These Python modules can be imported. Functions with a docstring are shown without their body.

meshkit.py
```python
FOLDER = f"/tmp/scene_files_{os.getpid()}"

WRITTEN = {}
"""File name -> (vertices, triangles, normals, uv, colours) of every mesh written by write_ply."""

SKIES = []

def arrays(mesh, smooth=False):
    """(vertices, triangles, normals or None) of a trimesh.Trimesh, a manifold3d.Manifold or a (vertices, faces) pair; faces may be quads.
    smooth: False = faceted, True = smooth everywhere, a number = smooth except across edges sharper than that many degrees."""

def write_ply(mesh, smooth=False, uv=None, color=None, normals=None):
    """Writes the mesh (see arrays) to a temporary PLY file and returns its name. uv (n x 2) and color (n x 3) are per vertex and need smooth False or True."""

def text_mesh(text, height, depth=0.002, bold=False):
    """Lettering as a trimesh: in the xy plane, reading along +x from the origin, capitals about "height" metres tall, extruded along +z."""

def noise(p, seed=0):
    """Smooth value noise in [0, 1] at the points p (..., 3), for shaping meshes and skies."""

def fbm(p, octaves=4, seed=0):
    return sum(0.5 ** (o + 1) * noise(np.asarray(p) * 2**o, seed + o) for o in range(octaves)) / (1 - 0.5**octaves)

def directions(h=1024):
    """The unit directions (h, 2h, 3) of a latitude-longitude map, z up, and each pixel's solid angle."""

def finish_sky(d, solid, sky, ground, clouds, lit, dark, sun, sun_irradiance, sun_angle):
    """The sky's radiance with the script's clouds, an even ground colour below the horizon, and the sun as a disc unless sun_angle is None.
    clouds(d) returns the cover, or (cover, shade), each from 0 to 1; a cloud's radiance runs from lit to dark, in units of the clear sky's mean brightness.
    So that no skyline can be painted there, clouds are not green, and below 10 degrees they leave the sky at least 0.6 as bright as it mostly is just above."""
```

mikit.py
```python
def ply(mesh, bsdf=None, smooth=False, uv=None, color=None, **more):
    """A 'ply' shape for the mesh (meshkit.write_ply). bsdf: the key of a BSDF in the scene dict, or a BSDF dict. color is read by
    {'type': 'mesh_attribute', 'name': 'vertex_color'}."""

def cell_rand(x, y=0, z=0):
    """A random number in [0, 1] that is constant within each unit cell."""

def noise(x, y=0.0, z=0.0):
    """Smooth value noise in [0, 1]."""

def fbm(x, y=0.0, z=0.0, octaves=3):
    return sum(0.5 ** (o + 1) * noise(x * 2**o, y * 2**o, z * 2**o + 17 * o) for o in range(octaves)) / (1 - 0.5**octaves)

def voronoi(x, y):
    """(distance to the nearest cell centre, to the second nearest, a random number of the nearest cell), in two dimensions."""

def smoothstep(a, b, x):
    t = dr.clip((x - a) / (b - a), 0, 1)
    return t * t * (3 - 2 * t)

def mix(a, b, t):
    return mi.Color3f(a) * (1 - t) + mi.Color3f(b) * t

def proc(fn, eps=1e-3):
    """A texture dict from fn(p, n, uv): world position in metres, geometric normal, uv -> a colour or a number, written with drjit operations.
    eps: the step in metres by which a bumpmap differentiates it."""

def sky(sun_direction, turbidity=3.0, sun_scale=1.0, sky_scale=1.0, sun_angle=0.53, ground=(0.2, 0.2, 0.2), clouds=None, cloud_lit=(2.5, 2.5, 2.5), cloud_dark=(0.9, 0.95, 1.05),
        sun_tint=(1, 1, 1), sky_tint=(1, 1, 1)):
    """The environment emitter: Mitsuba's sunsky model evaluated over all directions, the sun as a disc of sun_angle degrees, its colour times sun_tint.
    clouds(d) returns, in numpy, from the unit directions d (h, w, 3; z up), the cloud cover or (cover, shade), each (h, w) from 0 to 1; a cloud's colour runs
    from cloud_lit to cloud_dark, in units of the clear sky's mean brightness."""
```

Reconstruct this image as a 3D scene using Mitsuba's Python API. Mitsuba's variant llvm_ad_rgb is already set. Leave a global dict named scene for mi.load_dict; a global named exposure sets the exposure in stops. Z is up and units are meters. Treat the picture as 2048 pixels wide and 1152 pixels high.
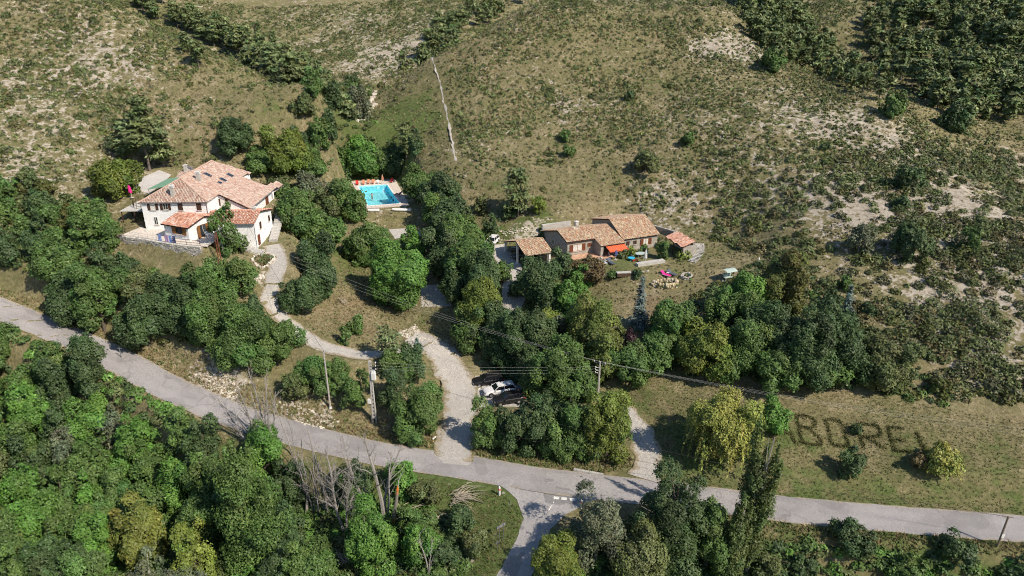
import math, numpy as np, trimesh, shapely, mitsuba as mi, drjit as dr, mikit, meshkit
from shapely.geometry import Polygon, LineString
from scipy.interpolate import RBFInterpolator, RegularGridInterpolator
from scipy.ndimage import gaussian_filter1d
from scipy.spatial import cKDTree
from mikit import proc, noise, fbm, voronoi, cell_rand, smoothstep, mix
T = mi.ScalarTransform4f
scene, labels = {}, {}

# ------------------------------------------------------------------ camera, sky, exposure
PITCH, CAMZ, FPX = math.radians(22.0), 52.0, 1365.0          # a drone 52 m above the lane, looking down 22 degrees
CP, SP = math.cos(PITCH), math.sin(PITCH)
scene['camera'] = dict(type='perspective', fov=2 * math.degrees(math.atan(1024 / FPX)), fov_axis='x', near_clip=0.5, far_clip=9000.0,
                       to_world=T().look_at(origin=[0, 0, CAMZ], target=[0, CP, CAMZ - SP], up=[0, 0, 1]))
SUN = np.array([0.60, -0.46, 0.70]); SUN /= np.linalg.norm(SUN)
scene['sky'] = mikit.sky(SUN.tolist(), turbidity=3.0, ground=(0.12, 0.11, 0.08), sun_tint=(0.93, 1.0, 1.11))
exposure = 1.9

# ------------------------------------------------------------------ helpers
RNG = np.random.default_rng(11)
def obj(key, mesh, bsdf, smooth=False, color=None, uv=None):
    scene[key] = mikit.ply(mesh, bsdf, smooth=smooth, color=color, uv=uv)
    return key
def tag(key, label=None, cat=None, group=None, kind=None):
    d = labels.setdefault(key, {})
    for k, v in (('label', label), ('category', cat), ('group', group), ('kind', kind)):
        if v: d[k] = v
    return key
used = {}
def numbered(name):
    k = used.get(name, -1) + 1; used[name] = k
    return name if k == 0 else f'{name}_{k:03d}'
def thing(name, label, cat, group=None, kind=None):
    return tag(numbered(name), label, cat, group, kind)
def ray(px, py):
    u, v = (px - 1024) / FPX, (576 - py) / FPX
    return np.array([u, CP + v * SP, -SP + v * CP])
def at_depth(px, py, y):
    d = ray(px, py); return np.array([0, 0, CAMZ]) + d * (y / d[1])
def project(p):
    q = np.asarray(p, float) - [0, 0, CAMZ]
    t = q[..., 1] * CP - q[..., 2] * SP
    return np.stack([1024 + FPX * q[..., 0] / t, 576 - FPX * (q[..., 1] * SP + q[..., 2] * CP) / t], -1)
def cat(ms):
    vs, fs, n = [], [], 0
    for m in ms:
        v, f = (m.vertices, m.faces) if hasattr(m, 'vertices') else m
        vs.append(np.asarray(v, float)); fs.append(np.asarray(f, int) + n); n += len(v)
    return np.vstack(vs), np.vstack(fs)

# ------------------------------------------------------------------ terrain: surveyed points (pixel + height, or pixel + distance)
CTL = []
def cz(px, py, z):
    d = ray(px, py); t = (z - CAMZ) / d[2]; CTL.append([d[0] * t, d[1] * t, z])
def cy(px, py, y): CTL.append(list(at_depth(px, py, y)))
for a in [(-120, 585, 15), (0, 617, 13), (170, 685, 10), (340, 775, 6), (470, 835, 3.8), (600, 872, 2.2), (760, 905, .8), (910, 928, 0), (1050, 955, 0), (1200, 975, -.2),
          (1400, 996, -.6), (1550, 1016, -1), (1850, 1042, -1.6), (2048, 1058, -2), (2250, 1075, -2.4),
          (910, 790, 1.6), (1000, 785, 1.6), (905, 850, .6), (840, 670, 5), (640, 690, 8), (740, 712, 6.3), (510, 600, 12.3), (560, 530, 15.6), (520, 502, 16.6), (545, 480, 16.9), (300, 500, 17.9), (420, 505, 18.1),
          (700, 560, 8.4), (700, 520, 9.5), (620, 610, 9.5), (865, 590, 7.2), (800, 463, 12), (760, 440, 13.4), (745, 428, 14.2), (1020, 600, 8.5), (1000, 690, 4.5), (1000, 520, 10.8), (1050, 525, 11), (1150, 510, 12),
          (1330, 520, 12), (1340, 575, 10.3), (1460, 560, 11.2), (1280, 640, 8), (1150, 700, 5), (1100, 640, 6.6), (1450, 740, 5), (1700, 770, 5), (1950, 810, 4), (1700, 900, .8), (1300, 820, 2),
          (1290, 930, .1), (1500, 650, 8.6), (1700, 700, 7.2), (2000, 740, 6.5), (50, 480, 19), (150, 560, 15), (60, 560, 16.5), (250, 600, 13), (350, 640, 10.5), (450, 700, 8), (560, 780, 4.6), (700, 830, 2.6), (820, 850, 1.2), (1100, 880, .5),
          (20, 720, 7), (150, 760, 4), (300, 880, -1), (50, 900, -1.5), (500, 960, -2.0), (300, 1010, -5), (300, 1150, -7), (30, 1100, -6.5), (700, 1010, -2.2), (700, 1150, -5), (900, 1000, -.8), (930, 1120, -2.5), (1030, 1130, -1.5), (1045, 1030, -.6),
          (1160, 1040, -1), (1250, 1150, -3.5), (1500, 1130, -4.5), (1800, 1110, -4), (2030, 1120, -4.5), (1470, 470, 13.5), (1400, 500, 12.6)]: cz(*a)
for a in [(100, 355, 122), (250, 370, 126), (300, 325, 140), (0, 200, 146), (100, 100, 170), (0, 0, 203), (220, 3, 197), (400, 112, 176), (560, 172, 165), (640, 203, 160), (500, 230, 153), (450, 285, 147), (350, 200, 158), (150, 250, 141),
          (700, 240, 176), (730, 200, 192), (760, 140, 237), (700, 80, 290), (600, 20, 335), (450, 0, 345), (850, 40, 292), (850, 100, 250), (650, 150, 235), (900, 0, 330),
          (870, 112, 202), (1000, 42, 217), (1100, 3, 225), (880, 180, 180), (910, 300, 152), (930, 380, 140), (1100, 250, 164), (1100, 400, 133), (1000, 470, 125), (800, 300, 162), (820, 200, 180), (760, 260, 168), (680, 320, 158), (560, 340, 146),
          (1700, 560, 101), (2000, 560, 99), (1600, 450, 116), (1850, 450, 113), (2040, 450, 112), (1500, 300, 144), (1800, 330, 137), (1300, 150, 186), (1500, 150, 184), (1650, 200, 169), (1300, 20, 220), (1450, 10, 224), (1320, 350, 140),
          (1530, 120, 194), (1760, 200, 167), (1860, 300, 145), (2000, 400, 125), (1600, 90, 226), (1700, 50, 248), (1650, 0, 275), (1850, 150, 202), (2000, 80, 228), (2040, 0, 266), (2000, 250, 168), (1950, 310, 152), (1250, 440, 129), (1350, 430, 130)]: cy(*a)
CTL += [[-95, 215, 36], [-140, 245, 44], [-60, 205, 31], [25, 265, 40], [60, 262, 47], [88, 215, 36], [100, 228, 39], [-25, 214, 31],
        [0, 25, -9], [-90, 30, -9], [90, 28, -7], [-160, 60, 8], [-180, 110, 35], [170, 60, 0], [200, 110, 18], [-250, 160, 55], [-260, 260, 75], [-200, 330, 70], [0, 420, 80], [150, 400, 90], [-150, 430, 95], [260, 200, 40], [280, 330, 85],
        [-300, 60, 50], [300, 40, 10], [0, -60, 0], [-200, -60, 10], [200, -60, 10], [0, -200, 45], [-300, -200, 60], [300, -200, 60], [-500, 100, 110], [500, 100, 90], [0, 650, 150], [-450, 500, 150], [450, 500, 150], [0, -600, 150], [-700, -400, 160], [700, -400, 160], [900, 300, 170], [-900, 300, 180], [0, 1100, 210], [900, 1100, 220], [-900, 1100, 220],
        [0, -1500, 220], [1700, 0, 220], [-1700, 0, 220], [0, 1900, 240], [1700, 1900, 240], [-1700, 1900, 240], [1700, -1500, 230], [-1700, -1500, 230]]
CTL = np.array(CTL)
_rbf = RBFInterpolator(CTL[:, :2], CTL[:, 2], kernel='thin_plate_spline', smoothing=3.0)
def axis(lo, f0, f1, hi, m0, m1, fine, mid):
    a = np.arange(f0, f1, fine); b = np.arange(f1, m1, mid); c = np.arange(f0, m0, -mid)[1:][::-1]
    def grow(s, e, st):
        o, x = [], s
        while abs(x - s) < abs(e - s): st *= 1.22; x += st * np.sign(e - s); o.append(x)
        return np.array(o)
    return np.concatenate([grow(c[0], lo, mid)[::-1], c, a, b, grow(b[-1], hi, mid)])
GX, GY = axis(-1700, -118, 98, 1700, -245, 215, 0.8, 1.5), axis(-1400, 50, 160, 1900, 20, 350, 0.8, 1.5)
XX, YY = np.meshgrid(GX, GY)
P2 = np.stack([XX.ravel(), YY.ravel()], 1)
ZZ = np.concatenate([_rbf(c) for c in np.array_split(P2, 8)]).reshape(XX.shape)
_raw = RegularGridInterpolator((GY, GX), ZZ, bounds_error=False, fill_value=None)
def march(f, px, py, hi=700.0):
    d = ray(px, py); ts = np.arange(30.0, hi, 0.4); P = np.array([0, 0, CAMZ]) + ts[:, None] * d
    below = P[:, 2] < f(P[:, [1, 0]])
    k = int(np.argmax(below)) if below.any() else len(ts) - 1
    a, b = ts[max(k - 1, 0)], ts[k]
    for _ in range(18):
        m = (a + b) / 2; q = np.array([0, 0, CAMZ]) + m * d
        if q[2] < f(q[[1, 0]])[0]: b = m
        else: a = m
    return np.array([0, 0, CAMZ]) + b * d
def raw_at(px, py): return march(_raw, px, py)
def densify(p, step=0.7):
    p = np.asarray(p, float); seg = np.r_[0, np.cumsum(np.linalg.norm(np.diff(p[:, :2], axis=0), axis=1))]
    n = max(int(seg[-1] / step), 2); s = np.linspace(0, seg[-1], n)
    from scipy.interpolate import PchipInterpolator
    q = np.stack([PchipInterpolator(seg, p[:, k])(s) for k in range(p.shape[1])], 1)
    w = np.pad(q, ((6, 6), (0, 0)), mode='reflect', reflect_type='odd')
    return gaussian_filter1d(w, 3.0, axis=0)[6:-6]
def path(pix, step=0.7): return densify([raw_at(*p) for p in pix], step)

ROADS = {}                                                             # name: (centre line, half width)
ROADS['road'] = (path([(-420, 480), (-120, 573), (0, 617), (170, 688), (340, 776), (470, 832), (600, 870), (760, 908), (910, 931), (1050, 955), (1200, 975), (1400, 996), (1550, 1016), (1850, 1043), (2048, 1058), (2300, 1080), (2700, 1110)]), 2.35)
ROADS['side_road'] = (path([(1095, 968), (1085, 1000), (1078, 1040), (1068, 1080), (1040, 1130), (1000, 1200), (950, 1300)]), 1.6)
ROADS['driveway'] = (path([(905, 925), (910, 880), (918, 835), (922, 790), (905, 740), (880, 705), (850, 682), (825, 672)]), 2.6)
ROADS['house_track'] = (path([(850, 680), (800, 700), (740, 712), (690, 708), (650, 695), (610, 672), (575, 648), (545, 622), (530, 596), (545, 560), (560, 530), (556, 508), (545, 490)]), 1.5)
ROADS['garden_track'] = (path([(1000, 640), (1025, 612), (1030, 585), (1030, 560), (1020, 535), (1005, 512), (990, 490)]), 1.9)
ROADS['field_track'] = (path([(1288, 958), (1305, 925), (1297, 895), (1283, 868), (1265, 842), (1243, 818)]), 1.85)
ROADS['parking_bay'] = (path([(930, 800), (960, 795), (1010, 792), (1045, 800)]), 3.2)

# level pads: (polygon in world x, y; height)
PADS = []
def pad(pix, z=None, grow=0.0):
    w = np.array([raw_at(*p) for p in pix]); zz = float(w[:, 2].mean()) if z is None else z
    w = np.array([(lambda d: d * ((zz - CAMZ) / d[2]))(ray(*p)) for p in pix])
    PADS.append((Polygon(w[:, :2]).buffer(grow), zz)); return PADS[-1]
H1O, H1YAW = np.array([-59.45, 106.47, 19.3]), 0.03                    # white farmhouse: front left corner, turn
H2O, H2YAW = np.array([9.6, 113.48, 12.0]), 0.41                       # stone cottage: front left corner, turn
CPO = np.array([2.24, 109.79, 11.0])                                   # carport
def local(O, yaw, l):
    c, s = math.cos(yaw), math.sin(yaw); l = np.asarray(l, float)
    return np.stack([O[0] + c * l[..., 0] - s * l[..., 1], O[1] + s * l[..., 0] + c * l[..., 1], O[2] + l[..., 2]], -1)
BLEND = {}
def lpad(O, yaw, xy, z, g=0.0, blend=4.5):
    w = local(O, yaw, [(x, y, 0) for x, y in xy]); PADS.append((Polygon(w[:, :2]).buffer(g), z)); BLEND[len(PADS) - 1] = blend
lpad(H1O, H1YAW, [(-2.2, -2.6), (2.1, -4.9), (5.1, -6.4), (9.5, -8.1), (12.6, -9.0), (13.2, -6.5), (13, -1), (10.4, 0), (10.4, 5), (15.2, 5), (15.2, 20), (0, 20), (-1.2, 2)], 19.3, blend=.9)
lpad(H1O, H1YAW, [(13.4, -4.2), (20.5, -5.5), (21.5, -1), (20.5, 4.0), (15, 4.2), (13.4, 0)], 16.8)
lpad(H2O, H2YAW, [(-.5, -.5), (5.7, -3.2), (18.6, -3), (18.8, 10), (0, 10)], 12.0)
lpad(H2O, H2YAW, [(6, -3.2), (19, -3), (17.5, -8.5), (7, -9)], 11.8)
lpad(CPO, .4, [(-1.5, -1.5), (5, -.5), (5, 10), (-1.5, 10)], 11.0, .5)
POOLZ = 14.5
pad([(700, 357), (788, 355), (832, 419), (735, 424)], POOLZ)
pad([(838, 570), (905, 568), (912, 615), (842, 614)], 7.2)
pad([(776, 458), (826, 455), (850, 472), (800, 480)], 12.0)
pad([(930, 760), (1045, 755), (1050, 815), (925, 810)], 1.7, -.5)
pad([(250, 380), (268, 345), (330, 330), (345, 345), (300, 385)], 22.3)

Zf = ZZ + (meshkit.fbm(np.stack([XX / 7, YY / 7, XX * 0], -1), 3) - .5) * np.clip((YY - 60) / 90, .5, 1.4) * 1.1
hill = np.clip((YY - 118) / 40, 0, 1)
Zf += (meshkit.fbm(np.stack([XX / 2.2, YY / 2.2, XX * 0 + 9], -1), 2, 5) - .5) * (.22 + .5 * hill)
near = (np.abs(XX) < 240) & (YY > 15) & (YY < 345)
for _i, (poly, z) in enumerate(PADS):
    ids = np.where((near & (np.abs(XX - poly.centroid.x) < 40) & (np.abs(YY - poly.centroid.y) < 40)).ravel())[0]
    d = shapely.distance(poly, shapely.points(P2[ids]))
    w = np.clip(1 - (d - .3) / BLEND.get(_i, 4.5), 0, 1); w = w * w * (3 - 2 * w)
    Zf.ravel()[ids] = Zf.ravel()[ids] * (1 - w) + z * w
ids = np.where(near.ravel())[0]
num, den, wmax = np.zeros(len(ids)), np.full(len(ids), 1e-9), np.zeros(len(ids))
for name, (c, hw) in ROADS.items():
    d, k = cKDTree(c[:, :2]).query(P2[ids])
    w = np.clip(1 - (d - hw - (.7 if name != 'road' else 1.2)) / (2.2 if name != 'road' else 3.0), 0, 1); w = w * w * (3 - 2 * w)
    num += w ** 2 * c[k, 2]; den += w ** 2; wmax = np.maximum(wmax, w)
Zf.ravel()[ids] = Zf.ravel()[ids] * (1 - wmax) + (num / den) * wmax
POOL4 = Polygon([(-35.6, 155.6), (-29.3, 157.3), (-23.7, 140.2), (-30.0, 138.4)])
_dry = RegularGridInterpolator((GY, GX), Zf.copy(), bounds_error=False, fill_value=None)
Zf.ravel()[shapely.contains_xy(POOL4.buffer(.35), P2[:, 0], P2[:, 1])] = POOLZ - 2.2       # the pit of the pool
_hgt = RegularGridInterpolator((GY, GX), Zf, bounds_error=False, fill_value=None)
def gz(x, y):
    z = _hgt(np.stack([np.asarray(y, float), np.asarray(x, float)], -1))
    return float(z.ravel()[0]) if np.ndim(x) == 0 else z
def at(px, py): return march(_hgt, px, py)
def wpoly(pix): return Polygon([at(*p)[:2] for p in pix]).buffer(0)
road_tree = {k: cKDTree(v[0][:, :2]) for k, v in ROADS.items()}
def road_gap(xy):                                                       # distance to the nearest carriageway edge
    return np.min([road_tree[k].query(xy)[0] - ROADS[k][1] for k in road_tree], 0)

# ground cover: how bare the soil is, how dry the grass is (two numbers per ground point)
def blob(pts, xy):
    o = np.zeros(len(xy))
    for px, py, r, s in pts:
        c = at(px, py)[:2]; o = np.maximum(o, s * np.exp(-((xy - c) ** 2).sum(1) / r ** 2))
    return o
bare, dry = np.full(len(P2), .31), np.full(len(P2), .56)
nz = meshkit.fbm(np.stack([P2[:, 0] / 14, P2[:, 1] / 14, P2[:, 0] * 0], -1), 4, 3)
bare += (nz - .5) * .45
B = blob([(160, 160, 22, .55), (60, 250, 16, .45), (60, 330, 12, .5), (230, 130, 14, .5), (1700, 250, 16, .75), (1620, 220, 14, .6), (1400, 260, 14, .4), (1500, 300, 10, .35), (1000, 270, 9, .4), (970, 290, 8, .5), (1130, 210, 9, .5), (1420, 90, 8, .75), (1480, 90, 9, .85),
          (1880, 400, 14, .75), (1750, 420, 12, .7), (1800, 300, 12, .6), (2020, 340, 12, .6), (1960, 560, 12, .4), (1330, 400, 9, .55), (1290, 390, 6, .5), (820, 90, 18, .8), (780, 110, 16, .8), (740, 130, 18, .7), (880, 40, 16, .8), (1350, 390, 10, .4), (1240, 230, 8, .35),
          (700, 60, 40, .3), (430, 765, 5, .9), (600, 830, 4, .6), (640, 845, 4, .6), (1950, 470, 12, .5), (1640, 560, 6, .3), (1720, 540, 8, .35), (300, 350, 7, .35), (1060, 455, 5, .6), (520, 560, 3, .6), (1340, 440, 4, .5), (2000, 640, 10, .5), (1900, 600, 14, .5), (1980, 690, 10, .45), (1730, 620, 9, .4), (1850, 520, 10, .45), (1950, 740, 8, .4), (1560, 380, 9, .4), (1440, 330, 9, .4)], P2)
G = blob([(520, 190, 14, .5), (470, 150, 12, .5), (590, 200, 12, .55), (420, 210, 12, .35), (790, 250, 12, .75), (820, 220, 9, .7), (700, 300, 10, .6), (1100, 340, 14, .45), (1050, 370, 10, .6), (1150, 330, 12, .4), (1000, 400, 9, .6), (1250, 300, 8, .25)], P2)
bare = bare + B * .54 - G * .5
low = np.clip((126 - P2[:, 1]) / 14, 0, 1) * np.clip((70 - np.abs(P2[:, 0] + 0)) / 20, 0, 1)
bare = bare * (1 - low) + (.12 + (nz - .5) * .5 + B * .8) * low
bare = bare + .13 * np.clip((P2[:, 0] - 42) / 20, 0, 1) * np.clip((P2[:, 1] - 84) / 10, 0, 1) * np.clip((150 - P2[:, 1]) / 20, 0, 1)
dry -= .33 * blob([(1450, 900, 12, .7), (1600, 910, 10, .5), (1500, 960, 14, 1), (1650, 950, 14, .9), (1850, 940, 14, .9), (2000, 900, 10, .5), (1310, 800, 6, .6), (1380, 850, 8, .5), (700, 540, 8, .9), (720, 520, 8, .9), (650, 560, 6, .3), (1060, 470, 8, 1.1), (1020, 480, 6, 1), (1250, 530, 6, .7), (1340, 510, 6, .7), (950, 970, 7, .6), (880, 970, 6, 1.1), (950, 1010, 6, .6), (785, 252, 12, 1.5), (820, 215, 8, 1.1), (1350, 550, 4, .8), (1120, 570, 5, 1.2)], P2)
dry += (meshkit.fbm(np.stack([P2[:, 0] / 5, P2[:, 1] / 5, P2[:, 0] * 0 + 4], -1), 3, 8) - .5) * .5
dry += .3 * blob([(700, 620, 8, 1), (760, 650, 5, .7), (1300, 620, 7, 1), (1420, 560, 6, .8), (1700, 800, 14, .7), (1900, 820, 10, .6), (1500, 770, 10, .8), (400, 740, 8, .8), (1230, 470, 10, .5)], P2)
_fld = shapely.distance(Polygon([at(*q)[:2] for q in [(1210, 800), (1290, 760), (1500, 765), (1700, 780), (2080, 850), (2080, 1055), (1700, 1015), (1400, 985), (1300, 940)]]), shapely.points(P2)); bare = bare - .3 * np.clip(1 - _fld / 4, 0, 1)
fol = np.clip((75 - P2[:, 1]) / 8, 0, 1) * (P2[:, 0] < 5)                # under the riverside wood: green undergrowth
dry = dry - .25 * fol
# ------------------------------------------------------------------ materials
def rgb(r, g, b): return mi.Color3f(r, g, b)
def principled(col, rough=.9, **k):
    return dict(type='twosided', bsdf=dict(type='principled', base_color=col if isinstance(col, dict) else dict(type='rgb', value=list(col)), roughness=rough, specular=k.pop('specular', .3), **k))
def f_ground(p, n, uv):
    a, b, c = fbm(p.x * .9, p.y * .9, p.z * .9, 3), noise(p.x * 3.1, p.y * 3.1, p.z * 3.1), noise(p.x * 9, p.y * 9)
    d = fbm(p.x * .23, p.y * .23, 3.0, 2)
    straw, olive, green, rust = rgb(.275, .235, .15), rgb(.162, .150, .078), rgb(.095, .128, .044), rgb(.180, .125, .078)
    g = mix(mix(green, olive, smoothstep(.18, .5, uv.y + (a - .5) * .5)), straw, smoothstep(.45, 1.0, uv.y + (a - .5) * .7 + (c - .5) * .35))
    g = mix(g, rust, smoothstep(.52, .75, d) * smoothstep(.5, .9, uv.y) * .55)
    g = g * (.62 + .5 * b + .3 * c)
    soil = mix(rgb(.28, .24, .19), rgb(.425, .39, .335), smoothstep(.3, .75, a * .6 + b * .4)) * (.78 + .4 * c)
    return mix(g, soil, smoothstep(.50, .72, uv.x + (a - .5) * .9 + (b - .5) * .55))
def f_asphalt(p, n, uv):
    a, b = fbm(p.x * .5, p.y * .5, 0, 3), noise(p.x * 9, p.y * 9)
    u = uv.x                                                               # 0..1 across the lane
    track = dr.exp(-dr.square((u - .3) * 9)) + dr.exp(-dr.square((u - .7) * 9))
    worn = smoothstep(.5, .64, fbm(p.x * .28, p.y * .28, 5.0, 3))
    c = mix(rgb(.30, .288, .296), rgb(.355, .342, .347), a) * (.9 + .2 * b)
    c = c * (1 + .07 * track) * (1 - .10 * worn)
    patch = smoothstep(.60, .615, fbm(p.x * .16 + 11, p.y * .16, 9.0, 2)); c = c * (1 - .13 * patch)
    crack = smoothstep(.03, .0, dr.abs(fbm(p.x * .35, p.y * .35, 4.0, 3) - .5)) * smoothstep(.5, .6, fbm(p.x * .1, p.y * .1, 6.0, 2)); c = c * (1 - .22 * crack)
    edge = smoothstep(.43, .5, dr.abs(u - .5) + (noise(p.x * 1.3, p.y * 1.3) - .5) * .11)
    return mix(c, rgb(.36, .31, .25) * (.7 + .5 * b), edge * .85)
def f_lane(p, n, uv):
    a, b = fbm(p.x * .8, p.y * .8, 0, 3), noise(p.x * 7, p.y * 7)
    patch = smoothstep(.56, .6, fbm(p.x * .45 + 3, p.y * .45, 2.0, 3))
    return mix(mix(rgb(.315, .305, .308), rgb(.37, .358, .358), a), rgb(.13, .13, .135), patch * .5) * (.88 + .24 * b)
def f_gravel(p, n, uv):
    a, b, c = fbm(p.x * .9, p.y * .9, 0, 3), noise(p.x * 5, p.y * 5), noise(p.x * 14, p.y * 14)
    g = mix(rgb(.37, .352, .33), rgb(.51, .49, .465), a * .6 + b * .4) * (.78 + .4 * c)
    ruts = smoothstep(.12, .0, dr.abs(dr.abs(uv.x - .5) - .22))
    weeds = smoothstep(.5, .62, fbm(p.x * .8, p.y * .8, 7.0, 3)) * smoothstep(.3, .5, dr.abs(uv.x - .5) + (b - .5) * .25)
    margin = smoothstep(.30, .47, dr.abs(uv.x - .5) + (a - .5) * .34 + (b - .5) * .14)
    g = mix(g, rgb(.30, .245, .165) * (.7 + .6 * c), margin * .85)
    return mix(g, rgb(.16, .145, .07) * (.7 + .6 * c), dr.maximum(weeds * (1 - ruts) * .55, smoothstep(.44, .5, dr.abs(uv.x - .5) + (b - .5) * .1) * .8))
def f_court(p, n, uv):
    a, b = fbm(p.x * .7, p.y * .7, 0, 3), noise(p.x * 8, p.y * 8)
    return mix(rgb(.40, .38, .36), rgb(.48, .46, .44), a) * (.88 + .24 * b)
vcol = dict(type='mesh_attribute', name='vertex_color')
scene['ground_mat'] = principled(proc(f_ground), 1.0, specular=.1)
scene['asphalt_mat'] = principled(proc(f_asphalt), .9)
scene['lane_mat'] = principled(proc(f_lane), .9)
scene['gravel_mat'] = principled(proc(f_gravel), 1.0, specular=.1)
scene['court_mat'] = principled(proc(f_court), .95)
scene['leaf_mat'] = dict(type='twosided', bsdf=dict(type='principled', base_color=vcol, roughness=.55, specular=.35))
scene['vcol_mat'] = dict(type='twosided', bsdf=dict(type='principled', base_color=vcol, roughness=.85, specular=.2))
scene['paint_mat'] = principled((.72, .72, .70), .6)

# ------------------------------------------------------------------ ground and roads
ny, nx = XX.shape
q = (np.arange(ny - 1)[:, None] * nx + np.arange(nx - 1)[None]).ravel()
faces = np.vstack([np.stack([q, q + 1, q + nx + 1], 1), np.stack([q, q + nx + 1, q + nx], 1)])
obj('ground', (np.stack([XX, YY, Zf], -1).reshape(-1, 3), faces), 'ground_mat', True, uv=np.stack([np.clip(bare, 0, 1.2), np.clip(dry, 0, 1.3)], 1))
tag('ground', 'dry scrub hillsides, valley meadow and verges around the two houses', kind='structure')
def strip(key, name, bsdf, lift, rag=.15, cols=9, label=None, seed=1, kind='structure'):
    c, hw = ROADS[name]
    t = np.gradient(c[:, :2], axis=0); t /= np.linalg.norm(t, axis=1, keepdims=True); nrm = np.stack([-t[:, 1], t[:, 0]], 1)
    s = np.arange(len(c)) * .7
    l = hw + (meshkit.fbm(np.stack([s / 1.6, s * 0, s * 0 + seed], 1), 3) - .5) * 4 * rag
    r = hw + (meshkit.fbm(np.stack([s / 1.6, s * 0 + 5, s * 0 + seed], 1), 3) - .5) * 4 * rag
    u = np.linspace(0, 1, cols)
    l, r = np.maximum(l, .04), np.maximum(r, .04)
    off = -l[:, None] * (1 - u) + r[:, None] * u
    xy = c[:, None, :2] + nrm[:, None] * off[..., None]
    z = gz(xy[..., 0], xy[..., 1]) + lift
    z = np.maximum(z, c[:, None, 2] + lift - .0)
    v = np.concatenate([xy, z[..., None]], -1).reshape(-1, 3)
    k = (np.arange(len(c) - 1)[:, None] * cols + np.arange(cols - 1)[None]).ravel()
    f = np.vstack([np.stack([k, k + 1, k + cols + 1], 1), np.stack([k, k + cols + 1, k + cols], 1)])
    uv = np.stack([np.broadcast_to(u, xy.shape[:2]).ravel(), np.repeat(s, cols)], 1)
    obj(key, (v, f), bsdf, True, uv=uv); tag(key, label, kind=kind)
strip('side_road', 'side_road', 'lane_mat', .030, .1, label='grey side lane meeting the road at a dashed stop line', seed=2)
strip('road', 'road', 'asphalt_mat', .045, .06, 13, 'grey asphalt country road running across the valley', 1)
strip('driveway', 'driveway', 'gravel_mat', .040, .30, label='pale gravel driveway from the road past the parked cars', seed=3)
strip('house_track', 'house_track', 'gravel_mat', .055, .28, label='pale gravel track climbing to the white house', seed=4)
strip('garden_track', 'garden_track', 'court_mat', .06, .18, label='grey gravel track to the carport between the trees', seed=5)
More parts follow.
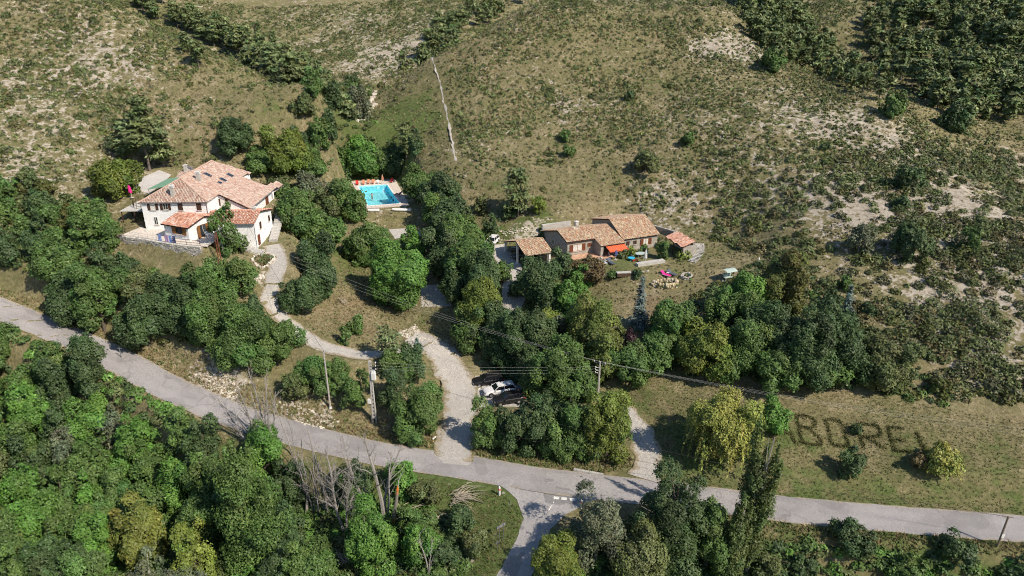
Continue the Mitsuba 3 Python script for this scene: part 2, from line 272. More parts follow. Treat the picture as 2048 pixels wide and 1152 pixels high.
strip('field_track', 'field_track', 'gravel_mat', .036, .25, label='short pale gravel track beside the field', seed=6)
def flat_w(key, w, bsdf, lift, label): sheet(key, w, bsdf, lift, label)
def flat(key, pix, bsdf, lift, label, kind='structure', rag=0):
    w = Polygon([at(*p)[:2] for p in pix]); sheet(key, w, bsdf, lift, label, kind)
def sheet(key, w, bsdf, lift, label=None, kind='structure', step=.9):
    x0, y0, x1, y1 = w.bounds
    tri = []
    for x in np.arange(x0, x1, step):
        for y in np.arange(y0, y1, step):
            g = w.intersection(shapely.box(x, y, x + step, y + step))
            for p in getattr(g, 'geoms', [g]):
                if p.geom_type == 'Polygon' and p.area > 1e-4: tri.append(p)
    V, F, n = [], [], 0
    for p in tri:
        c = np.array(p.exterior.coords)[:-1]
        V.append(c); F.append(np.array([[n, n + i, n + i + 1] for i in range(1, len(c) - 1)])); n += len(c)
    V, F = np.vstack(V), np.vstack(F)
    a = V[F]; cr = np.cross(a[:, 1] - a[:, 0], a[:, 2] - a[:, 0]); F[cr < 0] = F[cr < 0][:, ::-1]
    obj(key, (np.c_[V, gz(V[:, 0], V[:, 1]) + lift], F), bsdf, uv=np.full((len(V), 2), .5)); tag(key, label, kind=kind)
flat('court', [(839, 571), (888, 569), (905, 613), (843, 614)], 'court_mat', .03, 'grey gravel court among the trees below the lawn')
flat('court_001', [(777, 459), (826, 456), (848, 472), (790, 478)], 'court_mat', .03, 'small grey gravel square below the pool lawn')
flat('parking_bay', [(935, 775), (950, 752), (1000, 748), (1050, 770), (1052, 815), (960, 815), (930, 808)], 'gravel_mat', .028, 'gravel parking bay under the trees beside the driveway')
flat('yard', [(272, 388), (270, 362), (318, 340), (343, 350), (320, 372), (298, 388)], 'court_mat', .03, 'grey gravel yard beside the white house')

flat('lane_apron', [(978, 958), (1010, 978), (1034, 1000), (1044, 1030), (1060, 1060), (1100, 1060), (1130, 1030), (1165, 1014), (1205, 993), (1250, 985), (1250, 965), (1100, 945)], 'lane_mat', .054, 'grey worn asphalt where the side lane widens into the road')
flat('driveway_apron', [(862, 912), (880, 897), (890, 872), (930, 875), (932, 898), (945, 922), (935, 932), (880, 926)], 'gravel_mat', .056, 'gravel fan where the driveway meets the road')
# ------------------------------------------------------------------ plants: builders
def unit(v): return v / (np.linalg.norm(v, axis=-1, keepdims=True) + 1e-9)
def sph(n, rng, up=-.35):
    z = rng.uniform(up, 1, n); a = rng.uniform(0, 2 * np.pi, n); r = np.sqrt(np.clip(1 - z * z, 0, 1))
    return np.stack([r * np.cos(a), r * np.sin(a), z], 1)
def leaf_tris(c, nrm, size, rng, stretch=1.0, axis=None, spread=1.0):
    n = len(c)
    nn = unit(nrm + rng.normal(0, .42 * spread, (n, 3)))
    a = unit(np.cross(nn, rng.normal(0, 1, (n, 3)))) if axis is None else unit(axis - (axis * nn).sum(1, keepdims=True) * nn)
    b = np.cross(nn, a)
    s = (size * rng.uniform(.65, 1.35, n))[:, None]
    return np.stack([c - a * s * .55 * stretch - b * s * .5, c - a * s * .45 * stretch + b * s * .55, c + a * s * .75 * stretch + b * s * rng.uniform(-.35, .35, (n, 1))], 1)
def soup(tri, col):
    n = len(tri)
    return (tri.reshape(-1, 3), np.arange(3 * n).reshape(-1, 3)), np.repeat(col, 3, 0)
def tube(pts, rad, sides=6):
    p = np.asarray(pts, float); t = unit(np.gradient(p, axis=0))
    a = unit(np.cross(t, np.where(np.abs(t[:, 2:]) < .9, [0, 0, 1.0], [1.0, 0, 0]))); b = np.cross(t, a)
    th = np.arange(sides) * 2 * np.pi / sides
    v = p[:, None] + np.broadcast_to(rad, (len(p),))[:, None, None] * (np.cos(th)[None, :, None] * a[:, None] + np.sin(th)[None, :, None] * b[:, None])
    i, j = np.meshgrid(np.arange(len(p) - 1), np.arange(sides), indexing='ij')
    q = np.stack([i * sides + j, i * sides + (j + 1) % sides, (i + 1) * sides + (j + 1) % sides, (i + 1) * sides + j], -1).reshape(-1, 4)
    cap = np.array([[0, k + 1, k] for k in range(1, sides - 1)] + [[(len(p) - 1) * sides, (len(p) - 1) * sides + k, (len(p) - 1) * sides + k + 1] for k in range(1, sides - 1)])
    return v.reshape(-1, 3), np.vstack([q[:, [0, 1, 2]], q[:, [0, 2, 3]], cap])
# albedo of the leaves, and how much single leaves and clumps differ
PAL = dict(oak=(0.086, 0.151, 0.041), dark=(0.061, 0.104, 0.04), bright=(0.096, 0.204, 0.041), yellow=(0.168, 0.19, 0.045), olive=(0.108, 0.137, 0.052), lime=(0.15, 0.2, 0.04), grey=(0.12, 0.145, 0.088), walnut=(0.126, 0.172, 0.034), pine=(0.15, 0.192, 0.08), spruce=(0.135, 0.186, 0.175), poplar=(0.081, 0.12, 0.038), willow=(0.235, 0.26, 0.06), brown=(0.12, 0.095, 0.045), purple=(0.05, 0.022, 0.03), birch=(0.138, 0.178, 0.045), juniper=(0.09, 0.106, 0.03))
def tint(pal, rng, n, amp=.16):
    c = np.array(PAL[pal]) * np.exp(rng.normal(0, amp, (n, 1))) * np.exp(rng.normal(0, amp * .45, (n, 3)) * [1, .5, .6])
    return np.clip(c, .004, .5)
def crown_broad(rng, rx, h0, h1, pal, leaf=.26, dens=1.0, lobes=None, sparse=0.0, flat=1.0):
    """crown from height h0 to h1, half width rx: overlapping leafy lobes round a centre"""
    hz = (h1 - h0) / 2; cz_ = (h0 + h1) / 2
    k = lobes or int(np.clip(13 + rx * 5.5 + hz * 2.2, 12, 52))
    d = sph(k, rng, -.75)
    ph = rng.uniform(0, 6.28, 4); az = np.arctan2(d[:, 1], d[:, 0])
    shell = rng.uniform(.45, .92, (k, 1)) * (1 + .20 * np.sin(2 * az + ph[0]) + .13 * np.sin(3 * az + ph[1] + 2 * d[:, 2]))[:, None]
    C = d * shell * [rx, rx, hz] + [0, 0, cz_]
    R = (.16 + .26 * rng.uniform(0, 1, k) ** 1.3) * min(rx, hz * 1.2) * 1.15
    C = np.vstack([C, [[0, 0, cz_ + hz * .1]]]); R = np.r_[R, .58 * min(rx, hz)]; d = np.vstack([d, [[0, 0, 1]]])
    per = np.maximum((R ** 2 * 4 * np.pi / leaf ** 2 * 1.25 * dens).astype(int), 8)
    idx = np.repeat(np.arange(k + 1), per); n = len(idx)
    dirs = unit(sph(n, rng, -.8) + d[idx] * .55)
    rad = R[idx] * rng.uniform(.72, 1.08, n) * (1 + .22 * np.sin(dirs[:, 0] * 5 + idx) * np.cos(dirs[:, 2] * 6 + idx * 2))
    rad = rad + (rng.uniform(0, 1, n) < .07) * rng.uniform(.1, .45, n)
    P = C[idx] + dirs * rad[:, None] * [1, 1, flat]
    keep = np.ones(n, bool)
    for j in range(k + 1):                                               # drop leaves deep inside another lobe
        keep &= (((P - C[j]) ** 2).sum(1) > (R[j] * .62) ** 2) | (idx == j)
    if sparse: keep &= rng.uniform(0, 1, n) > sparse
    P, idx, dirs = P[keep], idx[keep], dirs[keep]
    r_ = np.hypot(P[:, 0], P[:, 1]); P[:, :2] *= rx / np.quantile(r_, .95); lo, hi = np.quantile(P[:, 2], (.01, .995)); P[:, 2] = h0 + (P[:, 2] - lo) / (hi - lo) * (h1 - h0)
    col = tint(pal, rng, k + 1, .15)[idx] * np.exp(rng.normal(0, .16, (len(P), 1)))
    nrm = unit(dirs + [0, 0, .35])
    return soup(leaf_tris(P, nrm, leaf, rng), np.clip(col, .004, .5)), C
def limbs(rng, base_r, h0, C, col=(.16, .14, .12), lean=0.0, sides=6, top=None):
    zt = np.max(C[:, 2]) * .8 if top is None else top
    z = np.linspace(-.3, zt, 6); wob = rng.normal(0, .03 * zt, (6, 2)).cumsum(0) * .5; wob[0] = wob[1] = 0
    spine = np.c_[wob, z]
    ms = [tube(spine, np.linspace(base_r, base_r * .25, 6), sides)]
    for c in C[:: max(1, len(C) // 9)]:
        s = min(max(c[2] * .55, h0 * .7), zt * .85); a = np.array([np.interp(s, z, spine[:, 0]), np.interp(s, z, spine[:, 1]), s])
        m = (a + c) / 2 + [0, 0, .08 * np.linalg.norm(c - a)]
        ms.append(tube([a, m, c], [base_r * .45, base_r * .3, base_r * .1], 4))
    v, f = cat(ms); return (v, f), np.broadcast_to(np.array(col), v.shape) * rng.uniform(.8, 1.2, (len(v), 1))
def put(meshcol, key, loc, bsdf='leaf_mat', spin=0.0):
    (v, f), c = meshcol
    if spin: v = v @ np.array([[math.cos(spin), math.sin(spin), 0], [-math.sin(spin), math.cos(spin), 0], [0, 0, 1]])
    obj(key, (v + loc, f), bsdf, color=c)
def crown_pine(rng, rx, h0, h1, pal='pine', leaf=.30, dens=1.0, taper=.75, droop=-.05, gap=.2):
    """whorled branches carrying needle tufts, narrowing to the top"""
    hh = h1 - h0; n_w = max(int(hh / .75), 5); T_, N_, col, ax = [], [], [], []
    for w in range(n_w):
        f = (w + .5) / n_w; z = h0 + hh * f
        R = rx * (1 - f ** 1.5 * taper) * (1 if f > .12 else .75) * rng.uniform(.6, 1.15)
        nb = max(int(5 + R * 2.4), 4); a0 = rng.uniform(0, 7)
        for b in range(nb):
            if rng.uniform() < gap: continue
            a = a0 + b * 2 * np.pi / nb + rng.normal(0, .25); L = R * rng.uniform(.6, 1.12)
            m = max(int(L * 6 * dens / leaf * .5), 4) * 2; s = np.sqrt(rng.uniform(.05, 1, m)) * L
            wd = .30 * L + .18
            p = np.stack([np.cos(a) * s, np.sin(a) * s, z + s * droop + .10 * s * s / max(L, .3)], 1) + rng.normal(0, 1, (m, 3)) * [wd * .6, wd * .6, .24]
            T_.append(p); o = np.array([np.cos(a), np.sin(a), .3]); N_.append(np.tile(unit(o * .5 + [0, 0, 1]), (m, 1))); ax.append(np.tile(o, (m, 1)) + rng.normal(0, .6, (m, 3)))
            col.append(np.repeat(tint(pal, rng, 1, .2), m, 0) * np.exp(rng.normal(0, .16, (m, 1))))
    top = np.stack([rng.normal(0, .1, 14), rng.normal(0, .1, 14), rng.uniform(h1 - .9, h1 + .1, 14)], 1)
    T_.append(top); N_.append(unit(rng.normal(0, 1, (14, 3)) + [0, 0, .5])); ax.append(np.tile([0, 0, 1.0], (14, 1)) + rng.normal(0, .4, (14, 3))); col.append(tint(pal, rng, 14))
    T_, N_, ax, col = map(np.vstack, (T_, N_, ax, col))
    return soup(leaf_tris(T_, N_, leaf, rng, 1.6, unit(ax)), np.clip(col, .004, .5))
def crown_column(rng, rx, h0, h1, pal='poplar', leaf=.22, stems=7):
    """Lombardy poplar: ragged upright plumes that part and lean"""
    P, N, col = [], [], []
    for s in range(stems):
        off = rng.normal(0, rx * .34, 2) * (s > 0); top = h1 * (1 if s == 0 else rng.uniform(.6, .97)); ln = rng.normal(0, .05, 2) + off * .02; ph = rng.uniform(0, 6.28)
        for z in np.arange(h0 + rng.uniform(0, 1), top, .5):
            f = (z - h0) / (top - h0)
            if rng.uniform() < .16: continue
            R = (rx * .50 * (np.sin(np.pi * min(f * .86 + .14, 1)) ** .8) + .10) * rng.uniform(.45, 1.25) * (.8 + .3 * np.sin(z * 1.3 + ph))
            m = int(R * 260 + 10); a = rng.uniform(0, 2 * np.pi, m); r = R * np.sqrt(rng.uniform(.2, 1, m)); cx = off + ln * (z - h0) + rng.normal(0, .22 * rx * .4, 2)
            P.append(np.stack([cx[0] + r * np.cos(a), cx[1] + r * np.sin(a), z + rng.uniform(-.6, .9, m)], 1))
            N.append(unit(np.stack([np.cos(a), np.sin(a), np.full(m, .3)], 1))); col.append(np.repeat(tint(pal, rng, 1, .17), m, 0) * np.exp(rng.normal(0, .18, (m, 1))))
    P, N, col = map(np.vstack, (P, N, col))
    return soup(leaf_tris(P, N, leaf, rng), np.clip(col, .004, .5))
def crown_weep(rng, rx, h0, h1, pal='willow', leaf=.20):
    """willow: dome of lobes with hanging strands"""
    k = int(90 + rx * 34); d = sph(k, rng, -.05); P, N, A, col = [], [], [], []
    for j in range(k):
        s = d[j] * rng.uniform(.55, 1.0) * [rx, rx, (h1 - h0) * .62] + [0, 0, h0 + (h1 - h0) * .38]
        L = rng.uniform(.12, .38) * (h1 - h0) * (1.1 - .5 * d[j][2]); m = int(L / .10)
        q = np.linspace(0, 1, m); o = unit(d[j] * [1, 1, 0] + 1e-6)
        p = s + np.outer(q, [0, 0, -L]) + np.outer(np.sin(q * 1.6) * .22 * L, o) + rng.normal(0, .10, (m, 3)); p[:, 2] = np.maximum(p[:, 2], .15)
        P.append(p); N.append(np.tile(unit(d[j] + [0, 0, .5]), (m, 1))); A.append(np.tile([0, 0, -1.0], (m, 1)) + rng.normal(0, .35, (m, 3))); col.append(np.repeat(tint(pal, rng, 1, .2), m, 0) * np.exp(rng.normal(0, .15, (m, 1))))
    P, N, A, col = map(np.vstack, (P, N, A, col))
    return soup(leaf_tris(P, N, leaf, rng, 1.7, unit(A)), np.clip(col, .004, .5))
def branchwork(rng, height, base_r, spread=.30, stems=3, twigs=9, fine=2):
    """bare upright stems of a dead tree with rising, forking side branches"""
    ms = []
    def limb(p, d, L, r, lv, bend=.10):
        n = 5; pts = [np.array(p, float)]; dd = unit(np.array(d, float))
        for _ in range(n - 1):
            dd = unit(dd + rng.normal(0, bend, 3) + [0, 0, .07]); pts.append(pts[-1] + dd * L / (n - 1))
        ms.append(tube(pts, np.linspace(r, max(r * .3, .010), n), 5 if r > .05 else 3))
        if lv > 0:
            for q in range(twigs if lv == fine else max(2, twigs // 3)):
                t = rng.uniform(.25 if lv == fine else .2, .97); i = min(int(t * (n - 1)), n - 2); b = pts[i] + (pts[i + 1] - pts[i]) * (t * (n - 1) - i)
                ax = unit(pts[i + 1] - pts[i]); side = unit(np.cross(ax, rng.normal(0, 1, 3)))
                limb(b, ax * .75 + side * rng.uniform(.35, .8), L * rng.uniform(.16, .38) * (1.15 - .6 * t), max(r * .33 * (1.1 - t * .6), .014), lv - 1, .16)
    for q in range(stems):
        a = rng.uniform(0, 6.28); s = spread * rng.uniform(.3, 1) * (q > 0)
        limb([.12 * q * math.cos(a), .12 * q * math.sin(a), -.3], [s * math.cos(a), s * math.sin(a), 1], height * (1 if q == 0 else rng.uniform(.6, .95)), base_r * (1 if q == 0 else rng.uniform(.5, .8)), fine)
    return cat(ms)
def bush_cloud(pos, rx, hz, pals, rng, leaf=.24, dens=1.0):
    """many low bushes as one leafy mesh: one leaf count, size and colour for each bush"""
    per = np.clip((rx * (rx + hz) * 3.6 / leaf ** 2 * dens).astype(int), 14, 170); idx = np.repeat(np.arange(len(pos)), per); n = len(idx)
    d = sph(n, rng, -.1); ph = rng.uniform(0, 6.28, (len(pos), 3))[idx]
    lob = .78 + .2 * np.sin(3 * np.arctan2(d[:, 1], d[:, 0]) + ph[:, 0]) * np.cos(2.5 * d[:, 2] + ph[:, 1])
    P = pos[idx] + d * (lob * rng.uniform(.72, 1.08, n))[:, None] * np.stack([rx, rx, hz], 1)[idx]
    col = pals[idx] * np.exp(rng.normal(0, .2, (n, 1)))
    return soup(leaf_tris(P, unit(d + [0, 0, .4]), leaf, rng, 1.2), np.clip(col, .004, .6))
# ------------------------------------------------------------------ trees
def size_at(px, top, base, width, foot=None):
    """metres: foot of a plant on the ground, its height and width, from where it stands in the survey view"""
    b = at(px, base) if foot is None else foot
    t = b[1] * CP - (b[2] - CAMZ) * SP
    v0 = (b[1] * SP + (b[2] - CAMZ) * CP) / t; vt = (576 - top) / FPX
    return b, (vt - v0) * t / (CP + vt * SP), width * t / FPX
BARK = dict(pine=(.17, .14, .125), birch=(.5, .48, .45), poplar=(.34, .32, .29), grey=(.42, .41, .38))
HERO = []
def plant(kind, px, top, base, width, label, cat_='tree', group=None, name=None, pal=None, foot=None):
    b, h, w = size_at(px, top, base, width, foot); rx = w / 2
    seed = int(px * 7 + top * 13 + base) % 100000; rng = np.random.default_rng(seed)
    dist = np.linalg.norm(b - [0, 0, CAMZ]); leaf = float(np.clip(dist * .0020, .15, .36))
    pal = pal or kind
    nm = name or {'pine': 'pine_tree', 'spruce': 'spruce_tree', 'poplar': 'poplar_tree', 'willow': 'willow_tree'}.get(kind, 'bush' if h < 3.0 else 'broadleaf_tree')
    if cat_ == 'tree': cat_ = {'pine_tree': 'pine tree', 'bush': 'bush', 'spruce_tree': 'spruce tree', 'poplar_tree': 'poplar tree', 'willow_tree': 'willow tree'}.get(nm, 'tree')
    k = thing(nm, label, cat_, group)
    loc = b - [0, 0, .1]
    if foot is None: HERO.append((b[0], b[1], rx))
    if kind == 'pine':
        put(crown_pine(rng, rx * 1.1, h * rng.uniform(.15, .4), h, pal, leaf * 1.3, 1.1, rng.uniform(.2, .62), gap=.25), k + '__crown', loc)
        put(limbs(rng, .03 * h * .55 + .04, h * .3, np.array([[0, 0, h * .98]]), BARK['pine'], top=h * .95), k + '__trunk', loc, 'vcol_mat')
    elif kind == 'spruce':
        put(crown_pine(rng, rx, h * .04, h, pal, leaf * 1.1, 1.6, .96, -.22, .05), k + '__crown', loc)
        put(limbs(rng, .02 * h + .04, h * .3, np.array([[0, 0, h * .98]]), BARK['pine'], top=h * .95), k + '__trunk', loc, 'vcol_mat')
    elif kind == 'poplar':
        put(crown_column(rng, rx, h * .05, h, pal, leaf), k + '__crown', loc)
        put(limbs(rng, .009 * h + .04, h * .3, np.array([[rx * .3, 0, h * .7], [-rx * .35, .1, h * .6], [0, 0, h * .9]]), BARK['poplar'], top=h * .9), k + '__trunk', loc, 'vcol_mat')
    elif kind == 'willow':
        mb, _ = crown_broad(rng, rx * .86, h * .12, h, pal, leaf); mw = crown_weep(rng, rx, h * .05, h * .97, pal, leaf * .85); put((cat([mb[0], mw[0]]), np.vstack([mb[1], mw[1]])), k + '__crown', loc)
        put(limbs(rng, .03 * h + .05, h * .3, np.array([[rx * .5, 0, h * .6], [-rx * .5, .1, h * .6], [0, 0, h * .7]]), (.14, .11, .08)), k + '__trunk', loc, 'vcol_mat')
    else:
        low = .0 if seed % 5 else .08
        sparse = {'birch': .3, 'grey': .3}.get(kind, 0)
        m, C = crown_broad(rng, rx, h * low, h, pal, leaf, sparse=sparse)
        put(m, k + '__crown', loc)
        put(limbs(rng, .022 * h + .04, h * .25, C, BARK.get(kind, (.15, .125, .105))), k + '__trunk', loc, 'vcol_mat')
    return k
SIZE = lambda w: 'small' if w < 55 else 'large' if w > 100 else 'broad' if w > 80 else 'mid-sized'
HUE = dict(oak='green', dark='dark green', bright='bright green', yellow='yellow-leaved', olive='olive green', lime='light yellow-green', grey='silver-green', walnut='yellowish green', pine='dark', spruce='blue-green', poplar='green', willow='yellow-green', brown='brownish', purple='dark purple', birch='airy pale green', juniper='dull green')
ORD = 'first second third fourth fifth sixth seventh eighth ninth tenth eleventh twelfth thirteenth fourteenth fifteenth sixteenth'.split()
def row(where, rows):
    """plants of one place, named by their look and, counted from the left, by their turn in that place"""
    rows = sorted(rows, key=lambda r: r[1])
    for i, (kind, px, top, base, width, *lab) in enumerate(rows):
        small = (base - top) < 42
        lab = lab[0] if lab else f"{HUE[kind]} {'bush' if small else 'tree'}, {ORD[i]} from left {where}" if len(rows) > 1 else f"{HUE[kind]} {'bush' if small else 'tree'} {where}"
        plant(kind, px, top, base, width, lab)
row('around the white house', [
    ('walnut', 240, 318, 392, 90, 'yellowish green broad tree at the left end of the white house yard'), ('dark', 475, 235, 305, 80, 'dark green round tree on the slope above the white house'),
    ('walnut', 572, 250, 352, 105, 'large yellowish green tree behind the white house terrace'), ('oak', 520, 292, 345, 62), ('oak', 622, 285, 352, 64), ('grey', 620, 345, 402, 74, 'silver-green airy tree between the white house and the pool', ),
    ('oak', 598, 378, 472, 95, 'large round green tree right of the white house stairs'), ('oak', 645, 420, 500, 92, 'broad green tree beside the lawn below the white house'), ('dark', 640, 470, 582, 100), ('dark', 600, 555, 622, 78), ('olive', 560, 352, 395, 50),
    ('oak', 462, 405, 508, 66, 'leafy green tree in front of the white house beside the poles'), ('bright', 398, 352, 382, 14, 'small clipped bright green bush beside the white house roof')])
row('left of the swimming pool', [('oak', 690, 345, 432, 62), ('oak', 716, 378, 440, 46), ('olive', 660, 372, 440, 60)])
row('behind the swimming pool', [('bright', 728, 272, 342, 80), ('dark', 788, 285, 348, 66), ('oak', 694, 285, 345, 60), ('pine', 814, 245, 318, 34), ('oak', 760, 295, 345, 50), ('dark', 670, 165, 220, 44, 'dark green tree at the mouth of the gully above the pool'), ('grey', 722, 170, 238, 52, 'grey-green tree with a pale bare limb in the gully above the pool'), ('pine', 745, 300, 352, 36), ('oak', 640, 235, 300, 50), ('olive', 610, 185, 232, 46)])
row('in the belt right of the pool', [('oak', 846, 330, 396, 76), ('dark', 885, 345, 425, 84), ('oak', 872, 378, 445, 62), ('dark', 905, 398, 490, 100), ('oak', 930, 430, 525, 100), ('dark', 888, 455, 552, 96), ('oak', 935, 478, 585, 100), ('dark', 968, 500, 605, 90),
    ('dark', 930, 528, 605, 84), ('walnut', 962, 560, 655, 108, 'yellowish green round tree by the grey court'), ('oak', 945, 618, 688, 84), ('dark', 985, 605, 702, 84)])
row('between the lawn and the grey court', [('bright', 800, 482, 602, 125, 'large bright green tree left of the grey court'), ('oak', 742, 442, 518, 96), ('oak', 716, 465, 522, 66), ('bright', 830, 450, 515, 50)])
row('behind the cottage carport', [('dark', 985, 425, 476, 34), ('pine', 1036, 335, 432, 58, 'thin airy pine standing above the cottage'), ('lime', 1078, 392, 428, 34), ('dark', 1020, 408, 436, 40), ('olive', 965, 392, 425, 34), ('dark', 1085, 462, 484, 26)])
row('in front of the carport', [('dark', 1068, 516, 605, 92), ('bright', 1140, 560, 640, 74, 'bright green round tree below the cottage terrace'), ('dark', 1092, 545, 630, 74), ('dark', 1122, 498, 552, 46), ('brown', 1180, 512, 565, 66, 'brownish bush on the cottage lawn'), ('lime', 1097, 612, 652, 52), ('oak', 1010, 520, 560, 36), ('grey', 1117, 628, 662, 40), ('bright', 1160, 528, 570, 44)])
row('in the clump above the parked cars', [('dark', 1042, 620, 745, 120), ('oak', 1108, 680, 792, 118), ('dark', 998, 625, 705, 82), ('oak', 1138, 690, 775, 95), ('dark', 1066, 682, 752, 90), ('oak', 1165, 735, 800, 60)])
row('on the slope below the cottage lawn', [('birch', 1185, 585, 705, 108, 'airy pale green tree below the brownish bush'), ('birch', 1205, 660, 748, 96), ('purple', 1258, 660, 712, 40, 'dark purple bush left of the green shrubs below the lawn'), ('oak', 1300, 668, 742, 100), ('oak', 1262, 690, 756, 110), ('oak', 1345, 602, 692, 92),
    ('lime', 1402, 640, 742, 118), ('oak', 1440, 575, 662, 70), ('bright', 1320, 610, 690, 60)])
row('in the thicket right of the cottage lawn', [('bright', 1482, 545, 632, 84), ('juniper', 1562, 500, 622, 92), ('dark', 1530, 612, 722, 130), ('dark', 1600, 622, 762, 125), ('dark', 1662, 600, 742, 104), ('oak', 1482, 640, 745, 112), ('dark', 1692, 672, 765, 104), ('olive', 1762, 680, 772, 96), ('oak', 1555, 690, 772, 104), ('oak', 1640, 700, 775, 90), ('oak', 1500, 580, 660, 70), ('spruce', 1690, 570, 640, 26)])
plant('spruce', 1278, 553, 656, 46, 'blue-green spruce standing alone below the cottage loungers')
row('alone on the right hillside', [('dark', 1810, 448, 516, 78, 'dark green round tree on the right hillside with a deep shadow'), ('grey', 1716, 450, 508, 58), ('dark', 1814, 332, 380, 52), ('dark', 1800, 390, 418, 34), ('oak', 1940, 455, 505, 40), ('dark', 1650, 285, 300, 26), ('oak', 1548, 95, 140, 50), ('oak', 1785, 180, 235, 50), ('dark', 1905, 195, 262, 54), ('oak', 1132, 258, 283, 26), ('oak', 1136, 290, 314, 28), ('olive', 1290, 300, 345, 62), ('oak', 1375, 262, 290, 30), ('dark', 1260, 180, 200, 24)])
row('in the roadside clump right of the driveway', [('oak', 968, 800, 890, 66), ('dark', 1032, 812, 896, 84), ('dark', 1078, 790, 900, 84), ('oak', 1135, 768, 905, 96), ('walnut', 1212, 788, 912, 98), ('oak', 1180, 832, 918, 62), ('oak', 1240, 812, 900, 56), ('oak', 1000, 840, 895, 60)])
row('in the scrub left of the driveway', [('oak', 842, 768, 868, 108), ('dark', 790, 735, 815, 60), ('pine', 778, 652, 722, 58), ('dark', 818, 690, 750, 74), ('oak', 712, 742, 815, 58), ('oak', 628, 708, 778, 84), ('oak', 678, 716, 780, 58), ('olive', 596, 735, 795, 60), ('oak', 800, 700, 760, 70), ('spruce', 836, 676, 712, 26)])
row('on the meadow above the track bend', [('oak', 712, 632, 668, 36), ('oak', 692, 650, 690, 28), ('oak', 590, 580, 618, 40)])
row('on the field by the road', [('willow', 1440, 792, 915, 150, 'big yellow-green willow on the field by the road'), ('bright', 1544, 795, 862, 60, 'green round tree behind the willow on the field'), ('dark', 1697, 895, 950, 56, 'dark green round tree below the grass letters'), ('willow', 1880, 890, 942, 76, 'yellow-green bush at the right end of the grass letters'), ('dark', 1712, 848, 866, 26, 'small dark bush between the third and fourth grass letter'), ('brown', 1838, 905, 935, 40, 'greyish bush left of the yellow-green bush on the field')])
plant('yellow', 292, 1002, 1122, 120, 'yellow-leaved tree in the riverside wood')
plant('bright', 745, 998, 1135, 108, 'bright green leafy tree below the broken orange trunk')
plant('grey', 1190, 985, 1125, 112, 'silver-green tree beside the stop line of the side lane')
plant('dark', 1335, 928, 1130, 130, 'tall dark green tree just below the road, behind the silver-green tree')
plant('oak', 1410, 1000, 1135, 90, 'green tree right of the tall dark one below the road')
plant('poplar', 1502, 840, 1165, 66, 'tall slender poplar crossing the road in the view', foot=at(1492, 1150))
plant('poplar', 1462, 985, 1180, 42, 'shorter slender poplar left of the tall one')
plant('olive', 1275, 1050, 1175, 130, 'dull green tree at the bottom right of the side lane', pal='olive')
plant('walnut', 1115, 1085, 1170, 120, 'yellowish green bush at the foot of the side lane')
plant('dark', 1700, 1045, 1100, 84, 'dark bush on the lower verge of the road')
plant('dark', 1905, 1072, 1118, 80, 'dark bush near the wooden pole by the road')
plant('poplar', 505, 872, 1135, 150, 'ragged tall poplar with pale trunks in the riverside wood', pal='oak')
plant('spruce', 240, 805, 895, 72, 'grey-blue fir in the riverside wood', pal='grey')
row('on the slope below the white house', [('oak', 500, 610, 722, 130), ('oak', 565, 640, 715, 90), ('oak', 428, 585, 690, 100), ('dark', 300, 590, 690, 110), ('oak', 210, 520, 660, 110), ('dark', 345, 545, 625, 100), ('dark', 160, 545, 640, 100), ('oak', 425, 525, 605, 100), ('oak', 475, 512, 592, 86), ('olive', 285, 535, 600, 84), ('dark', 85, 420, 480, 36, 'dark narrow tree on the slope left of the white house'), ('oak', 195, 405, 500, 84), ('oak', 120, 480, 560, 90), ('dark', 385, 560, 660, 90)])
for i, (px, top, base, w) in enumerate([(262, 240, 330, 50), (300, 193, 342, 62), (328, 232, 335, 46)]):
    plant('pine', px, top, base, w, ['left and lowest of the three dark pines above the white house', 'tallest, middle one of the three dark pines above the white house', 'right one of the three dark pines above the white house'][i], group='dark pines above the white house')
for i, (px, top, base, w) in enumerate([(372, 65, 105, 26), (398, 80, 135, 34)]):
    plant('pine', px, top, base, w, ['smaller left one of two pines on the left ridge', 'larger right one of two pines on the left ridge'][i])

for _p in ((655, 1025), (612, 1030), (690, 1065), (768, 1035), (742, 1030), (650, 1075), (765, 1085), (700, 1100)): HERO.append((*at(*_p)[:2], 1.4))
def scatter(poly, gap, rng, n_max=9999, keep=None):
    x0, y0, x1, y1 = poly.bounds; pts = []
    for _ in range(int((x1 - x0) * (y1 - y0) / gap ** 2 * 9)):
        p = np.array([rng.uniform(x0, x1), rng.uniform(y0, y1)])
        if len(pts) >= n_max: break
        if pts and ((np.array(pts) - p) ** 2).sum(1).min() < gap ** 2: continue
        if not shapely.contains_xy(poly, *p) or (keep is not None and not keep(p)): continue
        pts.append(p)
    return np.array(pts)
TREE_XY = []
def rank(items, marks):
    """items: [(xy, hue, noun)]; each is named by the landmark nearest to it and by how near it stands among its like"""
    M = np.array([at(*m[:2])[:2] for m in marks]); D = np.array([[np.linalg.norm(i[0] - m) for m in M] for i in items]); near_ = D.argmin(1); out = [None] * len(items); seen = {}
    for i in np.argsort(D.min(1)):
        k = (items[i][1], near_[i]); seen[k] = seen.get(k, 0) + 1; n = seen[k]
        if n <= len(ORD): out[i] = f"{items[i][1]} {items[i][2]}, {'' if n == 1 else ORD[n - 1] + ' '}nearest of its kind to {marks[near_[i]][2]}"
    return out
